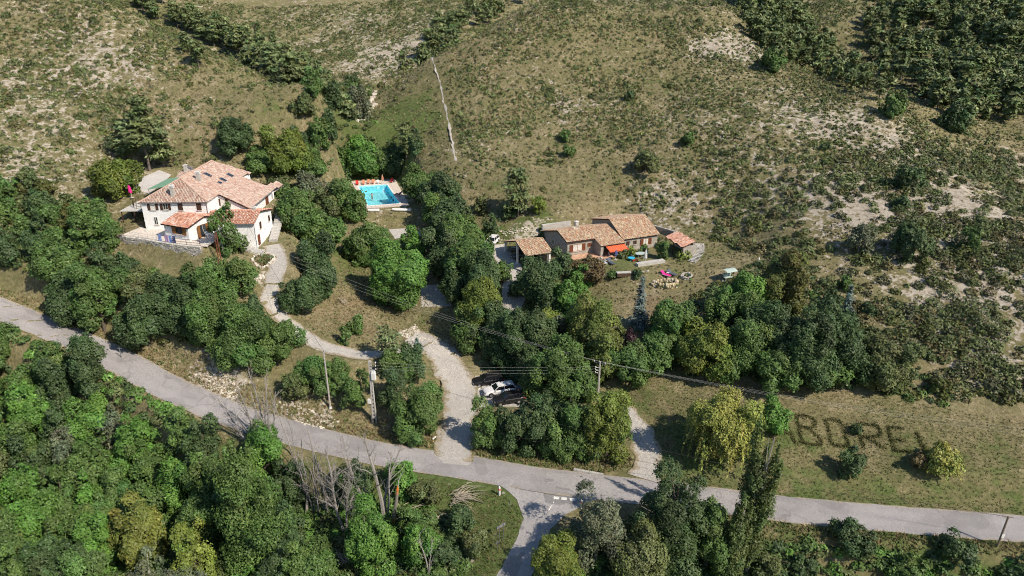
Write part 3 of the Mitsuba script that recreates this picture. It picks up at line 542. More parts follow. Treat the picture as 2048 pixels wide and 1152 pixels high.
MARKS = {5: [(300, 1115, 'the yellow-leaved tree'), (240, 893, 'the grey-blue fir'), (745, 1132, 'the bright leafy tree'), (505, 1133, 'the ragged poplar'), (655, 1022, 'the dead trunks'), (243, 716, 'the small roadside post'), (20, 900, 'the left end of the wood'), (100, 1150, 'the lower left end of the wood')],
         6: [(1700, 1100, 'the dark verge bush'), (1994, 1094, 'the road pole'), (1462, 1170, 'the shorter poplar')], 7: [(912, 1000, 'the fan of cut branches'), (789, 1046, 'the snapped trunk'), (1003, 1084, 'the direction sign'), (862, 1155, 'the small dead tree')],
         8: [(441, 528, 'the rust-red pole'), (300, 500, 'the terrace wall'), (243, 700, 'the small roadside post'), (85, 480, 'the dark narrow tree'), (487, 578, 'the brown hut'), (20, 540, 'the left end of the slope'), (500, 720, 'the roadside bank')],
         9: [(1440, 780, 'the big willow'), (1700, 790, 'the grass letters'), (1456, 570, 'the swing seat'), (1810, 560, 'the deep-shadowed hillside tree'), (2030, 800, 'the far right end of the field')], 10: [(560, 470, 'the farmhouse stairs'), (735, 420, 'the pool'), (620, 402, 'the silver-green airy tree')],
         13: [(720, 240, 'the pale boulders'), (650, 190, 'the end of the left ridge')], 14: [(740, 345, 'the pool')]}
def wood(pix, gap, kinds, hr, wr, seed, label, group, weights=None, clear=2.0, cat_='tree'):
    rng = np.random.default_rng(seed); poly = wpoly(pix)
    HR = np.array(HERO); XY = scatter(poly, gap, rng, keep=lambda p: road_gap(p[None])[0] > clear and (np.hypot(HR[:, 0] - p[0], HR[:, 1] - p[1]) > HR[:, 2] * .75 + 1.3 + 1.2 * (p[1] < HR[:, 1])).all()); KD = [str(rng.choice(kinds, p=weights)) for _ in XY]
    noun = label.split()[0]; LB = rank([(p, HUE[q], noun) for p, q in zip(XY, KD)], MARKS[seed]) if len(XY) else []
    for (x, y), kind, lb in zip(XY, KD, LB):
        foot = np.array([x, y, gz(x, y)]); h, w = rng.uniform(*hr), rng.uniform(*wr)
        t = y * CP - (foot[2] - CAMZ) * SP; p0, p1 = project(foot), project(foot + [0, 0, h])
        plant(kind, p0[0], p1[1], p0[1], w * FPX / t, lb or f"{HUE[kind]} {label}", cat_, f"{HUE[str(kind)]} {group}", foot=foot)
wood([(-60, 700), (20, 670), (100, 705), (170, 700), (240, 745), (330, 815), (400, 870), (440, 905), (560, 955), (640, 990), (740, 1010), (800, 1030), (780, 1080), (640, 1140), (600, 1290), (-120, 1290), (-120, 800)], 3.1, ['oak', 'dark', 'bright', 'olive', 'grey', 'lime'], (5.5, 9), (4.0, 6.2), 5,
     'tree among its like in the riverside wood', 'trees of the riverside wood', [.40, .27, .17, .10, .04, .02], 2.2)
wood([(1430, 1085), (1560, 1090), (1780, 1105), (2100, 1135), (2100, 1300), (1400, 1300)], 2.8, ['oak', 'dark', 'bright', 'olive'], (2.5, 4.5), (3.2, 5), 6, 'tree among its like below the road at right', 'trees below the road at right', [.4, .2, .2, .2], 3.2)
wood([(790, 975), (850, 965), (890, 1000), (900, 1040), (960, 1090), (940, 1150), (880, 1290), (650, 1290), (640, 1150), (790, 1060)], 2.9, ['oak', 'dark', 'olive', 'bright'], (2.5, 5), (3, 4.6), 7, 'bush among its like left of the side lane', 'bushes left of the side lane', [.4, .2, .2, .2], 1.5)
wood([(-60, 380), (60, 385), (180, 405), (225, 470), (235, 550), (330, 590), (440, 600), (480, 605), (470, 615), (560, 690), (585, 715), (520, 735), (430, 700), (330, 690), (240, 640), (160, 620), (100, 570), (-60, 530)], 3.3, ['oak', 'dark', 'olive', 'juniper'], (2.8, 5.5), (3.2, 5.2), 8,
     'tree among its like on the slope below the white house', 'trees on the slope below the white house', [.42, .28, .2, .1], 1.5)
wood([(1500, 740), (1560, 640), (1690, 560), (1740, 620), (1800, 700), (1900, 770), (1900, 808), (1700, 772), (1520, 762)], 4.2, ['oak', 'olive', 'juniper', 'dark'], (1.8, 3.2), (2.6, 4.2), 9, 'bush among its like in the thicket above the field', 'bushes of the thicket above the field', [.3, .3, .2, .2], 2)
wood([(560, 300), (620, 255), (700, 290), (690, 340), (650, 380), (640, 440), (560, 430), (590, 350)], 4.0, ['oak', 'dark', 'olive', 'walnut'], (4, 7), (4, 5.6), 10, 'tree among its like between the white house and the pool', 'trees between the white house and the pool', [.4, .3, .2, .1], 1)
wood([(600, 190), (640, 185), (700, 170), (740, 200), (720, 245), (700, 285), (620, 250)], 4.2, ['oak', 'dark', 'olive', 'pine'], (3, 6), (3, 5), 13, 'tree among its like in the gully above the pool', 'trees in the gully above the pool', [.35, .3, .2, .15], 1)
wood([(690, 300), (760, 270), (840, 285), (860, 330), (800, 345), (700, 345)], 4.0, ['oak', 'dark'], (5, 8), (4, 6), 14, 'tree among its like in the shade behind the pool', 'trees in the shade behind the pool', [.5, .5], 1)
# pines: the wood on the upper right, the two gullies
def pines(pix_y, hr, wr, seed, label, group):
    rng = np.random.default_rng(seed)
    for px, py, y in pix_y:
        q = at_depth(px, py, y); foot = np.array([q[0], q[1], gz(q[0], q[1])]); h = rng.uniform(*hr); w = rng.uniform(*wr)
        t = y * CP - (foot[2] - CAMZ) * SP; p0, p1 = project(foot), project(foot + [0, 0, h])
        plant('pine', p0[0], p1[1], p0[1], w * FPX / t, label, 'tree', group, foot=foot)
PINE_MARKS = {21: [(1490, 95, 'the bare pale patch'), (1530, -10, 'the top edge'), (1548, 140, 'the green tree at the foot of the stand')], 22: [(1548, 140, 'the green tree left of them'), (1785, 235, 'the green tree right of them')], 23: [(1785, 235, 'the green tree on the ridge'), (1905, 262, 'the dark tree at the lower edge'), (2040, 20, 'the upper right corner'), (1740, 20, 'the upper clearing'), (2040, 240, 'the lower right end of the wood'), (1900, 120, 'the middle of the wood')]}
def pine_wood(pix, gap, hr, wr, seed, label, group, n=999):
    rng = np.random.default_rng(seed); poly = wpoly(pix)
    clump = lambda p: rng.uniform() < np.clip((meshkit.fbm(np.array([p[0] / 9, p[1] / 9, seed]), 2, 3) - .36) * 5, .04, 1)
    XY = scatter(poly, gap, rng, n, clump); LB = rank([(p, 'pine', 'tree') for p in XY], PINE_MARKS[seed])
    for (x, y), lb in zip(XY, LB):
        foot = np.array([x, y, gz(x, y)]); q_ = rng.uniform(0, 1) ** .8; h, w = hr[0] * .6 + (hr[1] - hr[0] * .6) * q_, (wr[0] * .7 + (wr[1] - wr[0] * .7) * q_) * rng.uniform(.85, 1.15)
        t = y * CP - (foot[2] - CAMZ) * SP; p0, p1 = project(foot), project(foot + [0, 0, h])
        plant('pine', p0[0], p1[1], p0[1], w * FPX / t, lb or label, 'tree', group, foot=foot)
pine_wood([(1490, 60), (1475, -10), (1530, -20), (1600, 40), (1590, 130), (1540, 110)], 3.2, (6, 10), (3.4, 5), 21, 'pine among its like in the dense stand on the upper right ridge', 'pines of the dense stand', 70)
pine_wood([(1600, 130), (1600, 60), (1660, 90), (1700, 150), (1790, 190), (1770, 210), (1690, 180)], 4.5, (5, 8), (2.6, 3.8), 22, 'pine among its like along the upper right ridge', 'pines along the upper right ridge')
pine_wood([(1720, 90), (1740, -10), (2070, -20), (2070, 250), (1960, 255), (1860, 220), (1790, 170)], 4.2, (5, 9.5), (3.2, 5.2), 23, 'pine among its like on the upper right hillside', 'pines on the upper right hillside', 112)
rng = np.random.default_rng(31)
GM = {32: [(200, 0, 'the upper end of the left ridge'), (398, 135, 'the two ridge pines'), (630, 190, 'the lower end of the left ridge'), (510, 140, 'the middle of the left ridge')], 33: [(1060, 5, 'the top edge'), (860, 130, 'the head of the footpath'), (950, 55, 'the middle of that ridge')]}
def behind(ridge, dy, n, hr, wr, seed, label, group, spread=5):
    """pines on the far side of a ridge line, rooted in the gully behind it"""
    rng = np.random.default_rng(seed); R = densify([at(*p) for p in ridge], 1.0); ids = rng.choice(len(R), n, replace=len(R) < n)
    XY = [(R[i, 0] + rng.normal(0, spread * .7), R[i, 1] + dy + abs(rng.normal(0, spread))) for i in ids]; LB = rank([(np.array(p), 'gully pine', 'tree') for p in XY], GM[seed])
    for (x, y), lb in zip(XY, LB):
        foot = np.array([x, y, gz(x, y)]); h, w = rng.uniform(*hr), rng.uniform(*wr)
        t = y * CP - (foot[2] - CAMZ) * SP; p0, p1 = project(foot), project(foot + [0, 0, h])
        plant('pine', p0[0], p1[1], p0[1], w * FPX / t, lb or label, 'tree', group, foot=foot)
behind([(190, -10), (260, 22), (340, 62), (420, 100), (500, 138), (560, 165), (610, 185)], 5, 90, (6, 11), (3.6, 5.6), 32, 'pine among its like in the gully behind the left ridge', 'pines in the left gully')
behind([(850, 140), (880, 100), (940, 60), (1000, 35), (1060, 8)], 6, 42, (6, 10), (3.4, 5.2), 33, 'pine among its like in the gully behind the middle ridge', 'pines in the middle gully')

def pine_mass(key, polys, gap, seed, label):
    """the many smaller pines between and behind the single ones, as one wood"""
    rng = np.random.default_rng(seed); ms, cs = [], []
    for pix in polys:
        for x, y in scatter(wpoly(pix), gap, rng, 130, lambda p: rng.uniform() < np.clip((meshkit.fbm(np.array([p[0] / 9, p[1] / 9, 23.0]), 2, 3) - .33) * 5, .08, 1)):
            h = rng.uniform(2.2, 6.5); (v, f), c = crown_pine(rng, h * rng.uniform(.26, .36), h * rng.uniform(.05, .25), h, 'pine', .62, .8, rng.uniform(.2, .6), gap=.2)
            ms.append((v + [x, y, gz(x, y)], f)); cs.append(c)
    put((cat(ms), np.vstack(cs)), key, np.zeros(3)); tag(key, label, 'pine wood', kind='stuff')
pine_mass('pine_wood', [[(1720, 90), (1740, -10), (2070, -20), (2070, 250), (1960, 255), (1860, 220), (1790, 170)], [(1475, -10), (1500, 80), (1560, 120), (1620, 130), (1720, 180), (1700, 130), (1620, 60), (1560, -10)], [(1900, 40), (2070, 20), (2070, 240), (1950, 240)]], 2.7, 41, 'smaller pines filling the wood on the upper right hillside')
# ------------------------------------------------------------------ hillside scrub
rng = np.random.default_rng(77)
def zone(xy, pix): return shapely.contains_xy(wpoly(pix), xy[:, 0], xy[:, 1])
gx, gy = np.meshgrid(np.arange(-235, 190, .74), np.arange(78, 340, .74))
cand = np.stack([gx.ravel(), gy.ravel()], 1) + rng.uniform(-.40, .40, (gx.size, 2))
pz = gz(cand[:, 0], cand[:, 1]); P3 = np.c_[cand, pz]; pr = project(P3)
inview = (pr[:, 0] > -60) & (pr[:, 0] < 2110) & (pr[:, 1] > -40) & (pr[:, 1] < 900)
cand, P3, pr = cand[inview], P3[inview], pr[inview]
hillR = wpoly([(900, 130), (960, 60), (1100, -5), (2100, -5), (2100, 830), (1900, 800), (1760, 700), (1640, 560), (1480, 500), (1400, 470), (1320, 415), (1200, 420), (1000, 425), (930, 400), (905, 280)])
hillL = wpoly([(-80, -5), (230, -5), (420, 100), (640, 190), (650, 250), (560, 300), (480, 330), (330, 335), (240, 360), (100, 370), (-80, 370)])
inL, inR = (shapely.contains_xy(q, cand[:, 0], cand[:, 1]) for q in (hillL, hillR))
far = cand[:, 1] > 205
gully = ~inL & ~inR & ~far & (cand[:, 1] > 140)
field_like = shapely.contains_xy(wpoly([(960, 425), (990, 380), (1060, 330), (1160, 340), (1230, 400), (1180, 425), (1000, 430)]), cand[:, 0], cand[:, 1])
dn = meshkit.fbm(np.stack([cand[:, 0] / 9, cand[:, 1] / 9, cand[:, 0] * 0 + 2], -1), 3, 12)
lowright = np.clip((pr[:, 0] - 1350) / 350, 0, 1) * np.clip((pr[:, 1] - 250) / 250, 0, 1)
prob = np.where(inL, .60, 0) + np.where(inR, .68, 0) + np.where(far & ~inR, .55, 0) + np.where(gully, .4, 0)
prob *= np.clip(.55 + (dn - .45) * 2.4, .15, 1.25)
prob *= 1 - .75 * blob([(520, 195, 12, 1), (470, 160, 12, .8), (590, 200, 14, 1), (430, 220, 10, .6), (790, 250, 12, 1), (1060, 360, 12, .9), (1000, 400, 10, 1), (1150, 400, 10, .9), (1040, 300, 7, .4), (1780, 260, 5, .6)], cand)
prob *= 1 - .58 * lowright                                              # bigger bushes stand farther apart there
prob[field_like] *= .12
gap = road_gap(cand); house_gap = shapely.distance(shapely.union_all([p for p, _ in PADS]), shapely.points(cand))
prob[(gap < .8) | (house_gap < 1.0)] = 0
foot_path = path([(868, 104), (866, 125), (880, 165), (886, 200), (896, 240), (906, 290), (912, 325)], .6)
prob[cKDTree(foot_path[:, :2]).query(cand)[0] < 1.3] = 0
pick = rng.uniform(0, 1, len(cand)) < prob
cand, P3, pr, lowright, inL, inR, far = cand[pick], P3[pick], pr[pick], lowright[pick], inL[pick], inR[pick], far[pick]
n = len(cand)
rx = np.exp(rng.normal(0, .32, n)) * (.43 + .08 * inL + .78 * lowright) * np.where(far, 1.15, 1.0)
big = rng.uniform(0, 1, n) < (.02 + .05 * lowright); rx[big] *= rng.uniform(1.6, 2.3, big.sum())
hz = rx * rng.uniform(.8, 1.35, n)
palA = np.array([PAL['olive'], PAL['juniper'], (.082, .108, .036), (.125, .112, .05), (.098, .108, .058)])
pick_pal = rng.choice(5, n, p=[.34, .2, .14, .14, .18])
pals = palA[pick_pal] * np.exp(rng.normal(0, .16, (n, 1))) * 1.22
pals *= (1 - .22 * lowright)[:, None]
pals[big] = np.array((.09, .125, .042)) * np.exp(rng.normal(0, .2, (big.sum(), 1)))
dist = np.linalg.norm(P3 - [0, 0, CAMZ], axis=1)
score = rx / dist; order = np.argsort(-score); big_ids, rest = order[:290], order[290:]
print('hill shrubs', n)
HNAME = ['olive', 'dull green', 'green', 'straw-tinged', 'grey-green']
SM = [(1810, 516, 'the deep-shadowed round tree'), (1716, 508, 'the grey-green hillside tree'), (1814, 380, 'the high dark slope tree'), (1905, 262, 'the dark tree under the pines'), (1940, 505, 'the green tree at the far right'), (1456, 560, 'the swing seat'), (1380, 490, 'the garden shed'), (1136, 314, 'the two small mid-slope trees'), (1290, 345, 'the olive tree on the slope'), (1036, 432, 'the thin airy pine'), (910, 320, 'the foot of the footpath'), (300, 340, 'the three dark pines'), (240, 392, 'the yard tree'), (398, 135, 'the two ridge pines'), (2030, 600, 'the right edge, low down'), (2030, 780, 'the field right end'), (1560, 622, 'the dull thicket tree'), (1480, 95, 'the bare pale patch'), (40, 330, 'the left edge'), (475, 305, 'the dark farmhouse-slope tree')]
SL = rank([(cand[i], 'deep green' if big[i] else HNAME[pick_pal[i]], 'shrub') for i in big_ids], SM)
for i, sl in zip(big_ids, SL):
    hue = 'deep green' if big[i] else HNAME[pick_pal[i]]
    where = 'left hillside' if inL[i] else 'right hillside' if inR[i] else 'far hillside' if far[i] else 'gully slope'
    k = thing('hillside_shrub', sl or f'{hue} rounded shrub among its like on the dry {where}', 'shrub', f'{hue} shrubs on the {where}')
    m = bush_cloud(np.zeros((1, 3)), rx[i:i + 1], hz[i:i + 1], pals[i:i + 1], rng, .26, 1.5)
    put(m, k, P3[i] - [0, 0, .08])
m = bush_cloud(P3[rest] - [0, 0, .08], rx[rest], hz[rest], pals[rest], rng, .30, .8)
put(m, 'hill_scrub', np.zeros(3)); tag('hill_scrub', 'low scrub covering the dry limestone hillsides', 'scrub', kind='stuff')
# ------------------------------------------------------------------ buildings
def quad_prism(corners, thick):
    """a slab: polygon corners (n, 3), thickened along its normal (downwards)"""
    c = np.asarray(corners, float); n = unit(np.cross(c[1] - c[0], c[2] - c[0])); n = n if n[2] > 0 else -n
    b = c - n * thick; k = len(c)
    f = [[0, i, i + 1] for i in range(1, k - 1)] + [[k, k + i + 1, k + i] for i in range(1, k - 1)]
    for i in range(k):
        j = (i + 1) % k; f += [[i, k + i, k + j], [i, k + j, j]]
    m = trimesh.Trimesh(np.vstack([c, b]), f, process=False); m.fix_normals(); return m
def box(x0, y0, z0, x1, y1, z1):
    m = trimesh.creation.box(bounds=[[min(x0, x1), min(y0, y1), min(z0, z1)], [max(x0, x1), max(y0, y1), max(z0, z1)]]); return m
def in_frame(m, O, yaw):
    v, f = (m.vertices, m.faces) if hasattr(m, 'vertices') else m
    return local(O, yaw, v), np.asarray(f)
class House:
    """walls and openings in a house's own axes: x along the front, y away from it, z up"""
    def __init__(s, O, yaw, key): s.O, s.yaw, s.key = O, yaw, key
    def part(s, name, m, bsdf, smooth=False, color=None, label=None):
        k = numbered(f'{s.key}__{name}') ; obj(k, in_frame(m, s.O, s.yaw), bsdf, smooth, color)
        if label: tag(k, label)
        return k
def tiles(poly, down, cell=.24, course=.36, seed=0, cols=((.47, .24, .17), (.55, .33, .24), (.60, .42, .31), (.40, .20, .15), (.52, .40, .30)), wts=None, holes=()):
    """canal tiles laid over a sloping polygon (n, 3) in courses; down is the way the water runs"""
    rng = np.random.default_rng(seed); P = np.asarray(poly, float); n = unit(np.cross(P[1] - P[0], P[2] - P[0])); n = n if n[2] > 0 else -n
    d = unit(np.asarray(down, float) - np.dot(down, n) * n); s = np.cross(n, d); O = P[0]
    uv = np.stack([(P - O) @ s, (P - O) @ d], 1); pg = Polygon(uv).buffer(0); hs = [Polygon(np.stack([(np.asarray(h) - O) @ s, (np.asarray(h) - O) @ d], 1)) for h in holes]
    x0, y0, x1, y1 = pg.bounds
    gx, gy = np.meshgrid(np.arange(x0 + cell / 2, x1, cell), np.arange(y0 + course / 2, y1 + course * .4, course))
    c = np.stack([gx.ravel(), gy.ravel()], 1); ok = shapely.contains_xy(pg.buffer(.06), c[:, 0], c[:, 1])
    for h in hs: ok &= ~shapely.contains_xy(h, c[:, 0], c[:, 1])
    c = c[ok] + rng.normal(0, .008, (ok.sum(), 2)); m = len(c)
    a = np.array([-1.25, -.62, 0, .62, 1.25]); px, pz = np.sin(a) * cell * .40, (np.cos(a) - .31) * cell * .36
    prof = np.concatenate([np.stack([px, np.full(5, -course * .54), pz + .000], 1), np.stack([px * 1.06, np.full(5, course * .54), pz + .030], 1)])
    L = prof[None] + np.c_[c, rng.normal(.0, .006, m)][:, None]
    V = (O + L[..., :1] * s + L[..., 1:2] * d + L[..., 2:] * n).reshape(-1, 3)
    q = np.array([[i, i + 1, i + 6, i + 5] for i in range(4)]); f = np.vstack([q[:, [0, 1, 2]], q[:, [0, 2, 3]]])
    lower = np.array([[5, 6, 7], [5, 7, 8], [5, 8, 9]]); f = np.vstack([f, lower])
    F = (f[None] + (np.arange(m) * 10)[:, None, None]).reshape(-1, 3)
    cc = np.array(cols)[rng.choice(len(cols), m, p=wts)] * np.exp(rng.normal(0, .10, (m, 1)))
    return (V, F), np.repeat(np.clip(cc, .01, .8), 10, 0)
PINK = dict(cols=((.45, .295, .245), (.49, .36, .305), (.53, .43, .375), (.40, .255, .21), (.50, .41, .36)), wts=[.22, .26, .24, .12, .16])
FRESH = dict(cols=((.50, .25, .18), (.57, .36, .28), (.63, .50, .43), (.40, .18, .13), (.52, .29, .21)), wts=[.26, .24, .16, .14, .20])
OCHRE = dict(cols=((.60, .40, .26), (.64, .50, .35), (.54, .31, .21), (.68, .58, .43), (.50, .34, .25)), wts=[.26, .28, .18, .16, .12])
def f_render(p, n, uv):
    a, b = fbm(p.x * .8, p.y * .8, p.z * .8, 3), noise(p.x * 3, p.y * 3, p.z * .6)
    stain = smoothstep(.55, .75, a) * .10 + smoothstep(.62, .85, b) * .06
    return mix(rgb(.80, .81, .83), rgb(.60, .58, .56), stain)
def f_wood(p, n, uv):
    g = noise(p.x * 14, p.y * 14, p.z * 2.5); return mix(rgb(.20, .085, .025), rgb(.33, .15, .045), g)
def f_darkwood(p, n, uv):
    g = noise(p.x * 14, p.y * 14, p.z * 2.5); return mix(rgb(.045, .026, .02), rgb(.085, .045, .032), g)
def f_redwood(p, n, uv):
    g = noise(p.x * 14, p.y * 14, p.z * 2.5); return mix(rgb(.11, .035, .018), rgb(.19, .065, .032), g)
def f_stone(p, n, uv):
    a, b = fbm(p.x * 2.1, p.y * 2.1, p.z * 2.1, 3), noise(p.x * 9, p.y * 9, p.z * 9)
    return mix(rgb(.27, .25, .225), rgb(.47, .435, .39), a) * (.8 + .35 * b)
def f_concrete(p, n, uv):
    a, b = fbm(p.x * 1.3, p.y * 1.3, p.z * 1.3, 3), noise(p.x * 12, p.y * 12, p.z * 12)
    return mix(rgb(.36, .35, .335), rgb(.52, .505, .48), a) * (.9 + .2 * b)
scene['render_mat'] = principled(proc(f_render), .95)
scene['wood_mat'] = principled(proc(f_wood), .7)
scene['darkwood_mat'] = principled(proc(f_darkwood), .7)
scene['redwood_mat'] = principled(proc(f_redwood), .7)
scene['stone_mat'] = principled(proc(f_stone), .95)
scene['concrete_mat'] = principled(proc(f_concrete), .95)
scene['glass_mat'] = dict(type='principled', base_color=dict(type='rgb', value=[.03, .035, .04]), roughness=.08, specular=.6)
scene['curtain_mat'] = principled((.62, .62, .60), .9)
scene['zinc_mat'] = principled((.30, .31, .33), .45, metallic=.6)
scene['white_mat'] = principled((.78, .78, .78), .45)
scene['black_mat'] = principled((.02, .02, .022), .5)
scene['terrace_mat'] = principled((.55, .50, .455), .9)
def wall_ring(H, pts, z0, z1, name='wall', bsdf='render_mat', th=.3):
    """walls along an open or closed line of (x, y[, top height]); mitred boxes as one solid per run"""
    ms = []
    for (a, b) in zip(pts[:-1], pts[1:]):
        za, zb = (a[2] if len(a) > 2 else z1), (b[2] if len(b) > 2 else z1)
        A, B = np.array(a[:2]), np.array(b[:2]); t = (B - A) / np.linalg.norm(B - A); nn = np.array([-t[1], t[0]]) * th
        v = [[*A, z0], [*B, z0], [*(B + nn), z0], [*(A + nn), z0], [*A, za], [*B, zb], [*(B + nn), zb], [*(A + nn), za]]
        f = [[0, 1, 5], [0, 5, 4], [1, 2, 6], [1, 6, 5], [2, 3, 7], [2, 7, 6], [3, 0, 4], [3, 4, 7], [4, 5, 6], [4, 6, 7], [0, 3, 2], [0, 2, 1]]
        ms.append((np.array(v, float), np.array(f)))
    return H.part(name, cat(ms), bsdf)
def opening(H, p, t, z, w, h, kind='window', shutters=None, closed=False, depth=.14, glass='glass_mat', sill=True, shutter_mat='darkwood_mat', open_ang=0.0):
    """a window or door on a wall: p = middle of its foot on the wall face (x, y), t = unit vector to the right along the face; n points outwards"""
    t = np.asarray(t, float); n = np.array([t[1], -t[0]]); p = np.asarray(p, float)
    def bx(u0, u1, z0, z1, d0, d1):
        c = [[*(p + t * u + n * d), zz] for zz in (z0, z1) for u, d in ((u0, d0), (u1, d0), (u1, d1), (u0, d1))]
        f = [[0, 1, 2], [0, 2, 3], [4, 6, 5], [4, 7, 6], [0, 4, 5], [0, 5, 1], [1, 5, 6], [1, 6, 2], [2, 6, 7], [2, 7, 3], [3, 7, 4], [3, 4, 0]]
        m = trimesh.Trimesh(np.array(c, float), f, process=False); m.fix_normals(); return m
    k = H.part(kind, cat([bx(-w / 2, -w / 2 + .07, z, z + h, -.02, .05), bx(w / 2 - .07, w / 2, z, z + h, -.02, .05), bx(-w / 2 + .07, w / 2 - .07, z + h - .07, z + h, -.02, .05), bx(-w / 2 + .07, w / 2 - .07, z, z + .07, -.02, .05)] + ([bx(-.03, .03, z + .07, z + h - .07, -.01, .045)] if kind == 'window' and not closed else [])), 'curtain_mat' if shutter_mat == 'darkwood_mat' else 'wood_mat')
    def sub(nm, m, b):
        kk = numbered(f'{k}__{nm}'); obj(kk, in_frame(m, H.O, H.yaw), b)
    if closed:
        sub('shutter', bx(-w / 2 - .02, -.012, z - .02, z + h + .02, .055, .10), shutter_mat); sub('shutter', bx(.012, w / 2 + .02, z - .02, z + h + .02, .055, .10), shutter_mat)
    else:
        sub('pane', bx(-w / 2 + .07, -.03, z + .07, z + h - .07, .005, .02), glass); sub('pane', bx(.03, w / 2 - .07, z + .07, z + h - .07, .005, .02), glass)
        if shutters:
            sw = shutters; ca, sa = math.cos(open_ang), math.sin(open_ang)
            for sgn in (-1, 1):
                e = p + t * sgn * (w / 2 + .01); q = t * sgn * ca + n * sa
                v = [[*(e + q * a + n * (.055 + d)), zz] for zz in (z - .02, z + h + .02) for a, d in ((0, 0), (sw, 0), (sw, .045), (0, .045))]
                f = [[0, 1, 2], [0, 2, 3], [4, 6, 5], [4, 7, 6], [0, 4, 5], [0, 5, 1], [1, 5, 6], [1, 6, 2], [2, 6, 7], [2, 7, 3], [3, 7, 4], [3, 4, 0]]
                m = trimesh.Trimesh(np.array(v, float), f, process=False); m.fix_normals(); sub('shutter', m, shutter_mat)
    if sill: sub('sill', bx(-w / 2 - .1, w / 2 + .1, z - .09, z - .005, -.02, .16), 'terrace_mat')
    return k
def chimney(H, x, y, z0, z1, w=.55, pots=3, name='chimney'):
    k = H.part(name, box(x - w / 2, y - w / 2, z0, x + w / 2, y + w / 2, z1), 'concrete_mat')
    for i in range(pots):
        kk = numbered(k + '__cap'); obj(kk, in_frame(box(x - w * .62, y - w * .62, z1 + .10 + i * .2, x + w * .62, y + w * .62, z1 + .17 + i * .2), H.O, H.yaw), 'white_mat')
    kk = numbered(k + '__flue'); obj(kk, in_frame(box(x - w * .3, y - w * .3, z1 - .01, x + w * .3, y + w * .3, z1 + .1 + pots * .2), H.O, H.yaw), 'concrete_mat')
def dish(H, name, x, y, z, r=.42, az=0.0, label=None):
    a = np.linspace(0, 2 * np.pi, 21)[:-1]; rr = np.linspace(0, 1, 5)[1:]
    V = [[0, 0, 0]] + [[r * q * np.cos(t), -.22 * r + .22 * r * (1 - q * q) , r * q * np.sin(t)] for q in rr for t in a]
    V = np.array(V); V[0, 1] = 0; F = [[0, 1 + (i + 1) % 20, 1 + i] for i in range(20)]
    for j in range(3):
        for i in range(20): F += [[1 + j * 20 + i, 1 + j * 20 + (i + 1) % 20, 21 + j * 20 + (i + 1) % 20], [1 + j * 20 + i, 21 + j * 20 + (i + 1) % 20, 21 + j * 20 + i]]
    c, s = math.cos(az), math.sin(az); V = V @ np.array([[1, 0, 0], [0, .9, .43], [0, -.43, .9]]); V = np.stack([V[:, 0] * c - V[:, 1] * s, V[:, 0] * s + V[:, 1] * c, V[:, 2]], 1)
    k = H.part(name, (V + [x, y, z], np.array(F)), 'white_mat', True)
    kk = numbered(k + '__mast'); obj(kk, in_frame(tube([[x, y + .05, z - 1.0], [x, y + .05, z]], [.03, .03]), H.O, H.yaw), 'zinc_mat')
# ---- white farmhouse
h1 = tag(numbered('white_farmhouse'), 'large white rendered farmhouse with a pink tiled roof above a stone terrace wall', 'house')
H = House(H1O, H1YAW, h1)
W1, EV, RZ, KK = 10.39, 4.62, 7.46, .55
apx, rbk = (5.2, 3.8, RZ), (4.95, 18.2, RZ)
zr = lambda x: RZ - KK * (x - 5.2)
wall_ring(H, [(0, 18), (0, 0), (W1, 0), (W1, 4.9, ), (14.95, 4.9, zr(14.95) - .12)][:3], -.5, EV - .12)
wall_ring(H, [(0, 18.2, EV - .1), (0, 0, EV - .1)], -.5, EV - .1)
wall_ring(H, [(W1, 0, EV - .1), (W1, 4.9, EV - .1)], -.5, EV)
wall_ring(H, [(W1 - .3, 4.9, zr(W1) - .15), (14.95, 4.9, zr(14.95) - .15)], -2.6, EV)
wall_ring(H, [(14.95, 4.9, zr(14.95) - .15), (14.95, 19.6, zr(14.95) - .15)], -2.6, EV)
wall_ring(H, [(10.3, 17.2, 4.45), (10.3, 21.3, 4.35)], .6, 4.4)
wall_ring(H, [(14.95, 19.6, 1.2), (10.3, 21.4, 1.2)], -.5, 1.2)
wall_ring(H, [(10.3, 21.3, 4.3), (4.9, 18.25, 7.2)], -.5, 4.4); wall_ring(H, [(4.9, 18.2, 7.2), (0, 18.2, EV - .1)], -.5, 4.4)
right = [apx, rbk, (10.55, 21.5, zr(10.55)), (10.3, 17.2, zr(10.3)), (14.1, 18.3, zr(14.1)), (14.6, 23.4, zr(14.6)), (15.8, 23.1, zr(15.8)), (15.3, 17.9, zr(15.3)), (15.25, 4.55, zr(15.25)), (10.62, 4.55, zr(10.62)), (10.62, -.28, zr(10.62))]
left = [apx, (-.22, -.28, EV - .14), (-.22, 18.4, EV - .14), rbk]
front = [apx, (10.62, -.28, zr(10.62)), (-.22, -.28, zr(10.62))]
